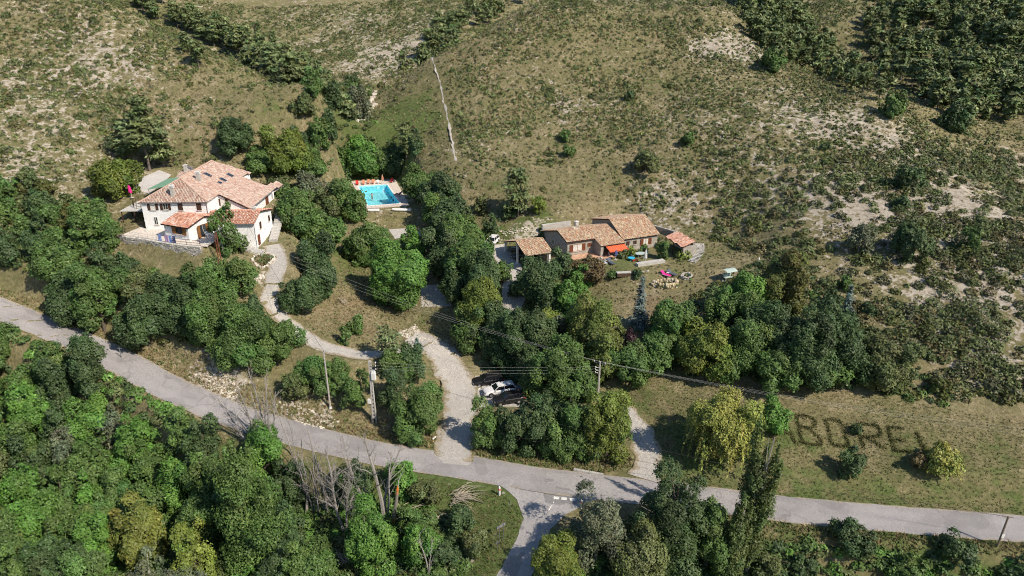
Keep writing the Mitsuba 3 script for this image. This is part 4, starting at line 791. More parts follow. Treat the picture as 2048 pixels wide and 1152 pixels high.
def earslab(poly, thick, bsdf, H_, name, drop=.05):
    P = np.asarray(poly, float); n = unit(np.cross(P[1] - P[0], P[2] - P[0])); n = n if n[2] > 0 else -n
    pg = Polygon(P[:, :2]); v2, f2 = trimesh.creation.triangulate_polygon(pg, engine='earcut')
    zz = P[0, 2] - ((v2 - P[0, :2]) @ n[:2]) / n[2] - drop
    top = np.c_[v2, zz]; m = len(v2); bot = top - n * thick
    e = np.array(shapely.geometry.polygon.orient(pg).exterior.coords)[:-1]; ze = P[0, 2] - ((e - P[0, :2]) @ n[:2]) / n[2] - drop
    E = np.c_[e, ze]; EB = E - n * thick; q = len(E); F = [f2, f2[:, ::-1] + m]
    side = []
    for i in range(q):
        j = (i + 1) % q; side += [[2 * m + i, 2 * m + q + i, 2 * m + q + j], [2 * m + i, 2 * m + q + j, 2 * m + j]]
    return H_.part(name, (np.vstack([top, bot, E, EB]), np.vstack(F + [np.array(side)])), bsdf)
def roof(H_, planes, seed, pal, name='roof', thick=.14, cell=.24, holes=()):
    """planes: [(polygon, down)]; a boarded slab with its tiles laid on top as one part"""
    ms, cs = [], []; first = None
    for i, (poly, down) in enumerate(planes):
        k = earslab(poly, thick, 'darkwood_mat', H_, name); first = first or k
        m, c = tiles(poly, down, cell, .36, seed + i, holes=holes, **pal); ms.append(m); cs.append(c)
    kk = numbered(first + '__roof_tiles'); obj(kk, in_frame(cat(ms), H_.O, H_.yaw), 'vcol_mat', color=np.vstack(cs)); tag(kk, kind='stuff')
    return first
def sky_q(x, y, w=.45, l=.75): return [(x - w, y - l / 2, zr(x - w)), (x + w, y - l / 2, zr(x + w)), (x + w, y + l / 2, zr(x + w)), (x - w, y + l / 2, zr(x - w))]
SK = [(6.9, 10.5, .5, 1.1), (9.0, 15.2, .5, 1.1), (9.05, 11.6, .5, 1.1), (9.2, 9.6, .28, 1.0)]
r1 = roof(H, [(right, (1, 0, -KK)), (left, (-1, 0, -.5)), (front, (0, -1, -.7))], 1, PINK, holes=[sky_q(*s) for s in SK])
rid = [tube([np.array(a) + [0, 0, .05], np.array(b) + [0, 0, .05]], [.13, .13], 6) for a, b in ((apx, rbk), (apx, (10.62, -.28, zr(10.62))), (apx, (-.22, -.28, EV - .14)))]
kk = numbered(r1 + '__ridge_tiles'); obj(kk, in_frame(cat(rid), H.O, H.yaw), 'vcol_mat', color=np.full((len(cat(rid)[0]), 3), .45) * [1.2, .85, .7])
for x, y, w, l in SK:
    n = unit(np.array([KK, 0, 1])); q = np.array(sky_q(x, y, w, l))
    k = H.part('skylight', quad_prism(q + n * .12, .16), 'zinc_mat'); qq = np.array(sky_q(x, y, w - .08, l - .16)); kk = numbered(k + '__pane'); obj(kk, in_frame(quad_prism(qq + n * .135, .01), H.O, H.yaw), 'glass_mat')
chimney(H, 7.0, 6.5, 5.9, 7.5, .62); chimney(H, 4.9, .9, 4.9, 6.5, .55)
dish(H, 'satellite_dish', 5.2, 8.2, 8.35, .55, -.2)
X1 = (1, 0)
for x, cl in ((1.78, 0), (3.78, 0)): opening(H, (x, -.002), X1, 3.22, .82, 1.28, shutters=.42, glass='curtain_mat' if x < 2 else 'glass_mat')
for x in (6.15, 9.1): opening(H, (x, -.002), X1, 3.12, .72, 1.3, closed=True)
opening(H, (1.85, -.002), X1, .75, .62, 1.3, sill=True)
opening(H, (11.05, 4.898), X1, 2.55, .8, 1.15, shutters=.42, glass='curtain_mat')
opening(H, (14.952, 15.1), (0, 1), -.15, 1.5, 1.7, kind='door', closed=True, shutter_mat='redwood_mat', sill=False)
opening(H, (14.952, 18.3), (0, 1), .15, .7, 1.1)
H.part('gutter', cat([tube([(-.25, -.36, EV - .2), (10.7, -.36, EV - .2)], [.06, .06], 5), tube([(10.35, -.1, EV - .3), (10.35, -.1, -.3)], [.05, .05], 5), tube([(15.42, 4.5, zr(15.4) - .05), (15.42, 18, zr(15.4) - .05)], [.06, .06], 5)]), 'zinc_mat')
# lower right wing, gable to the right
LX0, LX1, LY0, LY1, LB = 10.42, 18.23, -2.75, 4.88, -2.7
wall_ring(H, [(LX0, LY0, 1.72), (LX1, LY0, 1.72)], LB, 1.7)
wall_ring(H, [(LX1, LY0, 1.72), (LX1, .7, 2.62), (LX1, 6.6, 1.35)], LB, 2)
wall_ring(H, [(LX1, 6.6, 1.3), (14.95, 6.6, 1.3)], LB, 1.3)
zl = lambda y: 1.66 + (y + 3.1) * .285
roof(H, [([(LX0 - 1.2, -3.1, zl(-3.1)), (18.5, -3.1, zl(-3.1)), (18.5, .7, zl(.7)), (LX0 - 1.2, .7, zl(.7))], (0, -1, -.28)), ([(LX0, .7, zl(.7)), (18.5, .7, zl(.7)), (18.5, 4.87, zl(.7) - .9), (LX0, 4.87, zl(.7) - .9)], (0, 1, -.2)), ([(14.97, 4.87, zl(.7) - .9), (18.5, 4.87, zl(.7) - .9), (18.5, 6.9, zl(.7) - 1.33), (14.97, 6.9, zl(.7) - 1.33)], (0, 1, -.2))], 11, FRESH, 'lower_roof')
opening(H, (18.232, .4), (0, 1), -.1, .8, 1.05, closed=True); opening(H, (18.232, 5.0), (0, 1), -.25, .75, 1.0, closed=True)
opening(H, (18.232, -1.1), (0, 1), -2.42, .95, 1.65, kind='door', closed=True, shutter_mat='redwood_mat', sill=False)
chimney(H, 17.2, 1.6, 1.9, 3.0, .5, 1)
H.part('downpipe', cat([tube([(18.32, -2.6, 1.6), (18.32, -2.6, -2.5)], [.05, .05], 5), tube([(10.6, -3.17, 1.6), (18.5, -3.17, 1.6)], [.06, .06], 5)]), 'zinc_mat')
# turned front room with the terrace doors
AY = -.45; ac, as_ = math.cos(AY), math.sin(AY)
def ax(x, y, z=None):
    p = (9.78 + ac * x - as_ * y, -6.83 + as_ * x + ac * y); return p if z is None else (*p, z)
wall_ring(H, [ax(-5.1, 6.2, 2.3), ax(-5.1, 3.1, 3.05), ax(-5.1, 0, 2.2), ax(0, 0, 2.2), ax(0, 3.1, 3.05), ax(0, 6.2, 2.25)], -.4, 2.2)
za = lambda y: 2.30 + .29 * (y + .35)
roof(H, [([ax(-5.4, -.35, za(-.35)), ax(.28, -.35, za(-.35)), ax(.28, 3.1, za(3.1)), ax(-5.4, 3.1, za(3.1))], (*(np.array([as_, -ac]) ), -.29)), ([ax(-5.4, 3.1, za(3.1)), ax(.28, 3.1, za(3.1)), ax(.28, 6.5, za(3.1) - .95), ax(-5.4, 6.5, za(3.1) - .95)], (*(-np.array([as_, -ac])), -.29))], 21, FRESH, 'front_roof')
tx = (ac, as_)
opening(H, ax(-1.95, -.002), tx, .95, 1.5, 1.1, shutters=.72, shutter_mat='wood_mat')
opening(H, ax(.002, 2.75), (-as_, ac), .02, 1.3, 2.0, kind='door', shutters=.62, shutter_mat='wood_mat', sill=False, open_ang=.35)
# terrace wall of grey stones, paving, railing, stairs
def stones(line, z0, z1, size, rng, depth=.18, cols=((.36, .345, .325), (.44, .42, .39), (.29, .28, .27), (.50, .47, .42))):
    """laid stones along a ground line, uneven and proud of the joints"""
    L = densify([(*p, 0) for p in line], .1)[:, :2]; s = np.r_[0, np.cumsum(np.linalg.norm(np.diff(L, axis=0), axis=1))]
    ms, cs = [], []; z = z0
    while z < z1 - .04:
        hh = min(size * rng.uniform(.4, .7), z1 - z); u = -rng.uniform(0, size)
        while u < s[-1]:
            w = size * rng.uniform(.7, 1.5); a, b = max(u, 0), min(u + w, s[-1]); u += w
            if b - a < .08: continue
            A = np.array([np.interp(a + .012, s, L[:, k]) for k in (0, 1)]); B_ = np.array([np.interp(b - .012, s, L[:, k]) for k in (0, 1)])
            t = unit(B_ - A); n = np.array([t[1], -t[0]]); d = depth + rng.uniform(-.02, .06); e = .035
            v = [[*(A - n * .2), z], [*(B_ - n * .2), z], [*(B_ - n * .2), z + hh - .012], [*(A - n * .2), z + hh - .012]] + [[*(A + t * e * rng.uniform(.3, 1.5) + n * d), z + e * rng.uniform(.3, 1.2)], [*(B_ - t * e * rng.uniform(.3, 1.5) + n * d), z + e * rng.uniform(.3, 1.2)], [*(B_ - t * e + n * d), z + hh - e * rng.uniform(.4, 1.2)], [*(A + t * e + n * d), z + hh - e * rng.uniform(.4, 1.2)]]
            f = [[4, 5, 6], [4, 6, 7], [0, 1, 5], [0, 5, 4], [1, 2, 6], [1, 6, 5], [2, 3, 7], [2, 7, 6], [3, 0, 4], [3, 4, 7]]
            ms.append((np.array(v), np.array(f))); cs.append(np.tile(np.array(cols[rng.integers(len(cols))]) * rng.uniform(.8, 1.2), (8, 1)))
        z += hh
    return cat(ms), np.vstack(cs)
rng = np.random.default_rng(5)
TL = [(-2.6, -3.4), (-.8, -4.4), (2.1, -5.5), (5.1, -7.0), (9.5, -8.75), (12.5, -9.6)]
tw = tag('terrace_wall', 'grey dry-stone retaining wall under the terrace of the white farmhouse', 'wall')
m, c = stones(TL, -2.6, .12, .34, rng, .17, ((.46, .445, .425), (.54, .52, .49), (.39, .38, .365), (.58, .555, .515))); obj('terrace_wall__stones', in_frame(m, H1O, H1YAW), 'vcol_mat', color=c); tag('terrace_wall__stones', kind='stuff')
obj('terrace_wall__core', in_frame(cat([quad_prism([(*TL[i], .1), (*TL[i + 1], .1), (TL[i + 1][0] + .1, TL[i + 1][1] + .45, .1), (TL[i][0] + .1, TL[i][1] + .45, .1)], 2.7) for i in range(5)]), H1O, H1YAW), 'stone_mat')
terr = Polygon([(-2.4, -3.0), (2.1, -5.1), (5.1, -6.6), (9.5, -8.35), (13.3, -9.3), (13.6, -2.8), (10.3, -.02), (.02, -.02), (-1.4, 1.5)])
tp = trimesh.creation.extrude_polygon(terr, .1, engine='earcut'); tp.apply_translation([0, 0, -.06]); obj('terrace', in_frame(tp, H1O, H1YAW), 'terrace_mat'); tag('terrace', 'pale paved terrace in front of the white farmhouse', kind='structure')
def railing(key, line, z, h, O, yaw, label, cat_, bsdf='darkwood_mat', gap=1.3, rails=(1.0, .55), r=.035):
    tag(key, label, cat_); L = np.array([(*p, z if len(p) < 3 else 0) for p in line], float) if len(line[0]) < 3 else np.array(line, float)
    D = densify(L, gap) if len(L) > 2 else np.linspace(L[0], L[1], max(int(np.linalg.norm(L[1] - L[0]) / gap) + 1, 2))
    obj(key + '__rails', in_frame(cat([tube(D + [0, 0, h * q], np.full(len(D), r), 4) for q in rails]), O, yaw), bsdf)
    for p in D: obj(numbered(key + '__post'), in_frame(tube([p, p + [0, 0, h]], [r * 1.2] * 2, 4), O, yaw), bsdf)
railing('terrace_railing', [(7.6, -7.9), (9.5, -8.55), (12.4, -9.4)], .04, .9, H1O, H1YAW, 'dark timber railing along the right half of the stone terrace edge', 'railing')
railing('wire_fence', [(-.6, -4.1), (2.1, -5.2), (4.6, -6.4)], .04, .8, H1O, H1YAW, 'thin grey wire fence on the left half of the stone terrace edge', 'fence', 'zinc_mat', 1.3, (1.0, .6, .3), .014)
railing('curved_railing', [(-.5, .6), (-1.5, -.4), (-2.5, -1.9)], .04, 1.0, H1O, H1YAW, 'dark curved railing at the left corner of the white farmhouse', 'railing')
ds = [(-4.9, 2.2), (-.6, 2.6), (-.6, 9.5), (-4.9, 9)]
tag('timber_deck', 'raised dark timber deck on posts left of the white farmhouse', 'deck')
obj('timber_deck__boards', in_frame(quad_prism([(*p, 2.45) for p in ds], .14), H1O, H1YAW), 'concrete_mat')
for p in [(-4.7, 2.4), (-2.7, 2.5), (-.8, 2.7), (-4.7, 5.5)]: obj(numbered('timber_deck__post'), in_frame(tube([(*p, -1.5), (*p, 2.35)], [.09, .09], 5), H1O, H1YAW), 'darkwood_mat')
railing('deck_railing', [(-4.85, 8.8), (-4.85, 2.25), (-.7, 2.65)], 2.45, .95, H1O, H1YAW, 'dark railing round the raised timber deck', 'railing')
def stairs(key, p0, p1, w, n, O, yaw, label, bsdf='concrete_mat'):
    tag(key, label, 'stairs'); a, b = np.array(p0, float), np.array(p1, float); t = unit((b - a)[:2]); s = np.array([-t[1], t[0]]) * w / 2; run = np.linalg.norm((b - a)[:2]) / n
    for i in range(n):
        z = a[2] + (b[2] - a[2]) * (i + 1) / n; q0 = a[:2] + t * run * i; q1 = a[:2] + t * run * (i + 1.0)
        obj(numbered(key + '__step'), in_frame(quad_prism([(*(q0 - s), z), (*(q1 - s), z), (*(q1 + s), z), (*(q0 + s), z)], .55), O, yaw), bsdf)
stairs('front_steps', (18.6, -3.8, -2.75), (13.7, -3.6, -.1), 1.7, 9, H1O, H1YAW, 'concrete steps climbing left along the lower wing to the terrace')
stairs('side_stairs', (19.7, 1.2, -2.5), (17.2, 17.8, .15), 1.3, 15, H1O, H1YAW, 'long concrete stairs up the right side of the white farmhouse')
obj('landing', in_frame(box(17.9, -4.7, -3.2, 19.6, -2.95, -2.62), H1O, H1YAW), 'concrete_mat'); tag('landing', 'pale slab at the foot of the front steps', kind='structure')
ut = trimesh.creation.extrude_polygon(Polygon([(10.3, 17.2), (14.9, 18.4), (14.9, 19.6), (15.6, 25), (9.5, 25), (10.3, 21.3)]), .2, engine='earcut'); ut.apply_translation([0, 0, 1.05]); obj('upper_terrace', in_frame(ut, H1O, H1YAW), 'terrace_mat'); tag('upper_terrace', 'paved terrace behind the white farmhouse', kind='structure')
# green awning, barbecue shelter
tag('green_awning', 'sloping green sheet canopy on the left rear side of the white farmhouse', 'canopy')
obj('green_awning__sheet', in_frame(quad_prism([(-3.4, 9.5, 4.3), (-.25, 9.5, 4.75), (-.25, 17.5, 4.75), (-3.4, 17.5, 4.3)], .05), H1O, H1YAW), dict(type='ref', id='green_mat')); scene['green_mat'] = principled((.16, .30, .21), .6)
for y in (9.8, 13.5, 17.2): obj(numbered('green_awning__post'), in_frame(tube([(-3.3, y, 2.6), (-3.3, y, 4.27)], [.05, .05], 5), H1O, H1YAW), 'zinc_mat')
SO = np.array(list(local(H1O, H1YAW, (-3.2, 22.0, 0)))); SO[2] = gz(SO[0], SO[1]) - .1
S = House(SO, .12, tag('barbecue_shelter', 'open grey walled shelter with a tiled roof and chimney behind the white farmhouse', 'shelter'))
wall_ring(S, [(0, 0, 2.1), (0, 3.4, 2.6)], -1.5, 2.4, bsdf='concrete_mat'); wall_ring(S, [(4.6, 3.4, 2.6), (4.6, 0, 2.1)], -1.5, 2.4, bsdf='concrete_mat'); wall_ring(S, [(4.6, 3.4), (0, 3.4)], -1.5, 2.6, bsdf='stone_mat')
roof(S, [([(-.7, -.5, 2.15), (5.1, -.5, 2.15), (5.1, 3.8, 2.8), (-.7, 3.8, 2.8)], (0, -1, -.15))], 31, PINK)
chimney(S, .4, 2.9, 2.5, 3.8, .6, 1)

# ---- stone cottage
h2 = tag(numbered('stone_cottage'), 'low stone cottage with two ochre tiled roofs stepped side by side', 'house')
H = House(H2O, H2YAW, h2)
h, k2_, D, n_ = 2.7, .29, 3.87, 2.32
zz2 = lambda y: h + y * k2_ if y <= D else h + D * k2_ - (y - D) * k2_
wall_ring(H, [(.35, 10.6, zz2(10.6) - .2), (.35, D, zz2(D) - .2), (.35, .4, zz2(.4) - .2), (5.75, .4, zz2(.4) - .2)], -.6, 2.5, bsdf='stone_mat')
wall_ring(H, [(5.75, .4, 2.6), (5.75, -1.9, zz2(-1.9) - .2)], -.6, 2.5, bsdf='stone_mat'); wall_ring(H, [(6.0, 1.2, 2.5), (10.55, 1.2, 2.5)], -.6, 2.5, bsdf='stone_mat')
obj(numbered(h2 + '__pier'), in_frame(box(5.62, -2.15, -.6, 6.15, -1.6, zz2(-1.9) - .2), H2O, H2YAW), 'stone_mat')
roof(H, [([(0, 0, h), (5.69, 0, h), (5.69, -n_, h - n_ * k2_), (10.5, -n_, h - n_ * k2_), (10.5, D, zz2(D)), (0, D, zz2(D))], (0, -1, -k2_)), ([(0, D, zz2(D)), (10.5, D, zz2(D)), (10.5, 10.9, zz2(10.9)), (0, 10.9, zz2(10.9))], (0, 1, -k2_))], 41, OCHRE)
kB = .47; zB = lambda y: 4.74 - (3.74 - y) * kB if y <= 3.74 else 4.74 - (y - 3.74) * .25
wall_ring(H, [(10.9, 10.2, zB(10.2) - .2), (10.9, 3.74, zB(3.74) - .2), (10.9, -1.0, zB(-1.0) - .2), (18.2, -1.0, zB(-1.0) - .2), (18.2, 3.74, zB(3.74) - .2), (18.2, 10.2, zB(10.2) - .2)], -.6, 2.4, bsdf='stone_mat')
roof(H, [([(10.57, -1.4, zB(-1.4)), (18.5, -1.4, zB(-1.4)), (18.5, 3.74, zB(3.74)), (10.57, 3.74, zB(3.74))], (0, -1, -kB)), ([(10.57, 3.74, zB(3.74)), (18.5, 3.74, zB(3.74)), (18.5, 10.5, zB(10.5)), (10.57, 10.5, zB(10.5))], (0, 1, -.25))], 51, OCHRE, 'upper_roof')
opening(H, (2.35, .398), X1, .72, 1.9, 1.25, shutters=.6, glass='curtain_mat', shutter_mat='redwood_mat'); opening(H, (4.75, .398), X1, 1.2, .7, .7, closed=True, shutter_mat='redwood_mat')
opening(H, (15.75, -1.002), X1, .6, 1.15, 1.15, shutters=.6, glass='curtain_mat', shutter_mat='redwood_mat'); opening(H, (13.4, -1.002), X1, .95, .6, .7, closed=True); opening(H, (11.9, -1.002), X1, .9, .6, .8, closed=True)
opening(H, (8.4, 1.198), X1, .05, 2.2, 2.0, kind='door', sill=False); opening(H, (.348, 6.0), (0, -1), .55, 1.0, .95, kind='window'); opening(H, (10.898, 7.3), (0, -1), 2.2, .7, .9)
chimney(H, 4.2, 4.4, 3.4, 4.75, .62, 1); dish(H, 'satellite_dish', 3.6, 3.4, 4.15, .5, -.3)
H.part('annex_wall', box(.9, 11.6, -1, 7, 12.1, 2.6), 'concrete_mat')
def f_awning(p, n, uv):
    s = dr.select(dr.abs(uv.x * 9 - dr.round(uv.x * 9)) < .07, 1.0, 0.0); return mix(rgb(.75, .10, .03), rgb(.72, .42, .30), s)
scene['awning_mat'] = principled(proc(f_awning), .8)
av = np.array([(6.6, -2.05, 1.78), (10.45, -2.05, 1.78), (10.45, -3.6, 1.3), (6.6, -3.6, 1.3), (10.45, -3.6, 1.08), (6.6, -3.6, 1.08)])
tag('striped_awning', 'orange-red striped awning over the terrace of the stone cottage', 'awning')
obj('striped_awning__cloth', in_frame((np.vstack([av[:4], av[[3, 2, 4, 5]]]), np.array([[0, 2, 1], [0, 3, 2], [4, 6, 5], [4, 7, 6]])), H2O, H2YAW), 'awning_mat', uv=np.array([[0, 0], [1, 0], [1, 1], [0, 1], [0, 1], [1, 1], [1, 1.2], [0, 1.2]], float))
for x in (6.7, 10.3): obj(numbered('striped_awning__arm'), in_frame(tube([(x, -1.9, 1.72), (x, -3.55, 1.26)], [.03, .03], 4), H2O, H2YAW), 'zinc_mat')
pv = trimesh.creation.extrude_polygon(Polygon([(.4, .35), (5.6, .35), (5.7, 1.2), (10.6, 1.2), (10.6, -3.3), (6.2, -3.6), (4.6, -3.0), (3.6, -1.6), (.4, -1.8)]), .06, engine='earcut'); pv.apply_translation([0, 0, -.0]); obj('cottage_terrace', in_frame(pv, H2O, H2YAW), 'terracotta_mat'); tag('cottage_terrace', 'terracotta paved strip before the stone cottage', kind='structure')
def f_terra(p, n, uv): return mix(rgb(.46, .25, .15), rgb(.56, .38, .27), noise(p.x * 3, p.y * 3)) * (.85 + .3 * cell_rand(p.x * 2.5, p.y * 2.5))
scene['terracotta_mat'] = principled(proc(f_terra), .9)
# carport
C = House(CPO, .40, tag('carport', 'open carport with an ochre tiled roof on white posts beside the stone cottage', 'carport'))
zc = lambda y: 2.6 + y * .32 if y <= 4.24 else 2.6 + 4.24 * .32 - (y - 4.24) * .32
roof(C, [([(0, 0, 2.6), (5.2, 0, 2.6), (5.2, 4.24, zc(4.24)), (0, 4.24, zc(4.24))], (0, -1, -.32)), ([(0, 4.24, zc(4.24)), (5.2, 4.24, zc(4.24)), (5.2, 10, zc(10)), (0, 10, zc(10))], (0, 1, -.32))], 61, OCHRE)
for x, y in ((.35, .4), (.35, 4.2), (4.8, .4), (.35, 9.6)): obj(numbered('carport__post'), in_frame(box(x - .16, y - .16, -.5, x + .16, y + .16, zc(y) - .2), CPO, .40), 'render_mat')
wall_ring(C, [(5.0, 9.7, 1.9), (5.0, 1.5, 2.4)], -.5, 2, bsdf='stone_mat'); wall_ring(C, [(5.0, 9.75, .75), (.3, 9.75, .75)], -.5, .7, bsdf='stone_mat')
# garden shed right of the cottage
def shed():
    a, b, c, d = [np.array(q) for q in ((18.83, -2.69), (22.07, -1.69), (21.42, -7.77), (17.97, -8.95))]
    S = House(H2O, H2YAW, tag('garden_shed', 'small open shed under a single pink tiled slope right of the stone cottage', 'shed'))
    roof(S, [([(*a, 2.2), (*b, 2.5), (*c, 2.5), (*d, 2.2)], (-1, .3, -.1))], 71, FRESH)
    obj('garden_shed__wall', in_frame(cat([box(21.2, -7.6, -.8, 21.5, -2.2, 2.35), box(18.4, -8.6, -.8, 21.3, -8.2, 2.0)]), H2O, H2YAW), 'stone_mat')
    for p in ((18.9, -3.0), (18.3, -5.8)): obj(numbered('garden_shed__post'), in_frame(tube([(*p, -.8), (*p, 2.1)], [.08, .08], 5), H2O, H2YAW), 'darkwood_mat')
shed()
m, c = stones([(14.5, 11.5), (19.4, 8.5), (22.6, 2.0), (23.0, -1.5)], -1.0, 1.9, .4, np.random.default_rng(8)); tag('hill_wall', 'grey stone wall holding the slope behind the stone cottage', 'wall')
obj('hill_wall__stones', in_frame(m, H2O, H2YAW), 'vcol_mat', color=c); tag('hill_wall__stones', kind='stuff')
# ------------------------------------------------------------------ swimming pool
P4 = np.array([(-35.6, 155.6), (-29.3, 157.3), (-23.7, 140.2), (-30.0, 138.4)])
pp, Zp = Polygon(P4), POOLZ + .10
deckp = Polygon([(-38.3, 160.6), (-28.2, 162.6), (-21.4, 138.6), (-30.6, 136.2)])
pk = tag('swimming_pool', 'rectangular swimming pool with bright turquoise water and a pale stone deck', 'swimming pool')
dk = trimesh.creation.extrude_polygon(deckp.difference(pp), .14, engine='earcut'); dk.apply_translation([0, 0, Zp - .14]); obj(pk + '__deck', dk, 'deck_mat')
def f_deck(p, n, uv): return mix(rgb(.46, .40, .36), rgb(.58, .52, .475), fbm(p.x * .9, p.y * .9, 0, 3)) * (.9 + .2 * cell_rand(p.x * 1.6, p.y * 1.6))
scene['deck_mat'] = principled(proc(f_deck), .9)
cop = trimesh.creation.extrude_polygon(pp.buffer(.28, join_style=2).difference(pp), .05, engine='earcut'); cop.apply_translation([0, 0, Zp - .01]); obj(pk + '__coping', cop, 'white_mat')
V, F = [], []
for i in range(4):
    a, b = P4[i], P4[(i + 1) % 4]; n0 = len(V); V += [[*a, Zp], [*b, Zp], [*b, Zp - 1.5], [*a, Zp - 1.5]]; F += [[n0, n0 + 1, n0 + 2], [n0, n0 + 2, n0 + 3]]
n0 = len(V); V += [[*q, Zp - 1.5] for q in P4]; F += [[n0, n0 + 1, n0 + 2], [n0, n0 + 2, n0 + 3]]
scene['liner_mat'] = principled((.24, .80, .94), .6); scene['water_mat'] = dict(type='thindielectric', int_ior=1.33)
obj(pk + '__basin', (np.array(V, float), np.array(F)), 'liner_mat')
u, v = np.meshgrid(np.linspace(0, 1, 40), np.linspace(0, 1, 90)); wxy = (P4[0] * (1 - u[..., None]) + P4[1] * u[..., None]) * (1 - v[..., None]) + (P4[3] * (1 - u[..., None]) + P4[2] * u[..., None]) * v[..., None]
wz = Zp - .12 + .008 * (meshkit.fbm(np.concatenate([wxy * 1.6, u[..., None] * 0], -1), 2, 4) - .5)
q = (np.arange(89)[:, None] * 40 + np.arange(39)[None]).ravel()
obj(pk + '__water', (np.concatenate([wxy, wz[..., None]], -1).reshape(-1, 3), np.vstack([np.stack([q, q + 40, q + 41], 1), np.stack([q, q + 41, q + 1], 1)])), 'water_mat', True)
def color_mat(name, c, r=.7, **k):
    if name not in scene: scene[name] = principled(c, r, **k)
    return name
COL = {n: color_mat('col_' + n, c) for n, c in dict(red=(.55, .04, .035), orange=(.55, .24, .15), pink=(.80, .03, .28), rose=(.72, .30, .36), blue=(.05, .30, .62), cyan=(.05, .45, .72), navy=(.10, .13, .32), lilac=(.50, .34, .56), sky=(.27, .38, .74), slate=(.09, .11, .15), silver=(.55, .60, .66), cream=(.68, .62, .50), brown=(.09, .055, .04), canopy=(.42, .52, .50), rust=(.22, .07, .04), grey=(.30, .30, .30)).items()}
def part(key, name, m, bsdf, loc, yaw, smooth=False): k = numbered(f'{key}__{name}'); obj(k, in_frame(m, np.asarray(loc), yaw), bsdf, smooth); return k
def lounger(p, yaw, cloth, label, group=None, frame='white_mat', back=.75):
    """sun lounger: head end at +y"""
    k = thing('sun_lounger', label, 'sun lounger', group)
    part(k, 'bed', box(-.33, -1.0, .30, .33, .25, .36), cloth, p, yaw)
    part(k, 'backrest', quad_prism([(-.33, .25, .36), (.33, .25, .36), (.33, .25 + .7 * math.cos(back), .36 + .7 * math.sin(back)), (-.33, .25 + .7 * math.cos(back), .36 + .7 * math.sin(back))], .06), cloth, p, yaw)
    part(k, 'frame', cat([box(-.37, -1.02, .26, -.33, .95, .32), box(.33, -1.02, .26, .37, .95, .32)]), frame, p, yaw)
    for x in (-.35, .35):
        for y in (-.8, .75): part(k, 'leg', box(x - .025, y - .025, 0, x + .025, y + .025, .27), frame, p, yaw)
def table(p, yaw, rx, ry, bsdf, label, h=.73, name='garden_table', cat_='table', group=None):
    k = thing(name, label, cat_, group); a = np.linspace(0, 2 * np.pi, 25)[:-1]
    t = trimesh.creation.extrude_polygon(Polygon(np.stack([rx * np.cos(a), ry * np.sin(a)], 1)), .05, engine='earcut'); t.apply_translation([0, 0, h - .05]); part(k, 'tabletop', t, bsdf, p, yaw)
    for x in (-.6, .6):
        for y in (-.6, .6): part(k, 'leg', tube([(x * rx, y * ry, 0), (x * rx, y * ry, h - .05)], [.03, .03], 5), bsdf, p, yaw)
    return k
def chair(p, yaw, bsdf, label, group):
    k = thing('garden_chair', label, 'chair', group)
    part(k, 'seat', box(-.24, -.24, .40, .24, .24, .45), bsdf, p, yaw); part(k, 'backrest', quad_prism([(-.24, .24, .45), (.24, .24, .45), (.23, .36, .92), (-.23, .36, .92)], .04), bsdf, p, yaw)
    for x in (-.21, .21):
        for y in (-.21, .21): part(k, 'leg', box(x - .02, y - .02, 0, x + .02, y + .02, .40), bsdf, p, yaw)
def parasol(p, h, cloth, label, lean=(0, 0)):
    k = thing('closed_parasol', label, 'parasol'); z = np.linspace(.85, h, 9); r = np.array([.16, .24, .22, .21, .19, .17, .13, .09, .03]) * (1 + 0 * z); a = np.arange(14) * 2 * np.pi / 14
    V = np.concatenate([np.stack([(r[i] * (1 + .22 * (np.arange(14) % 2))) * np.cos(a) + lean[0] * zz, r[i] * (1 + .22 * (np.arange(14) % 2)) * np.sin(a) + lean[1] * zz, np.full(14, zz)], 1) for i, zz in enumerate(z)])
    F = []
    for i in range(8):
        for j in range(14): A, B_ = i * 14 + j, i * 14 + (j + 1) % 14; F += [[A, B_, B_ + 14], [A, B_ + 14, A + 14]]
    part(k, 'canopy', (V, np.array(F)), cloth, p, 0); part(k, 'pole', tube([(0, 0, 0), (lean[0] * h, lean[1] * h, h + .12)], [.03, .03], 5), 'white_mat', p, 0); part(k, 'base', trimesh.creation.cylinder(.28, .1, sections=12).apply_translation([0, 0, .05]), 'concrete_mat', p, 0)
def body(joints, rad, bones, res=.05):
    import manifold3d as m3
    M = None
    for a, b in bones:
        s = [m3.Manifold.sphere(rad[q], 14).translate(list(map(float, joints[q]))) for q in (a, b)]; hull = m3.Manifold.batch_hull(s); M = hull if M is None else M + hull
    mm = M.refine_to_length(res).to_mesh(); t = trimesh.Trimesh(mm.vert_properties[:, :3], mm.tri_verts, process=True); trimesh.smoothing.filter_taubin(t, iterations=8); return t
scene['skin_mat'] = principled((.42, .24, .17), .6); scene['hair_mat'] = principled((.05, .03, .02), .7)
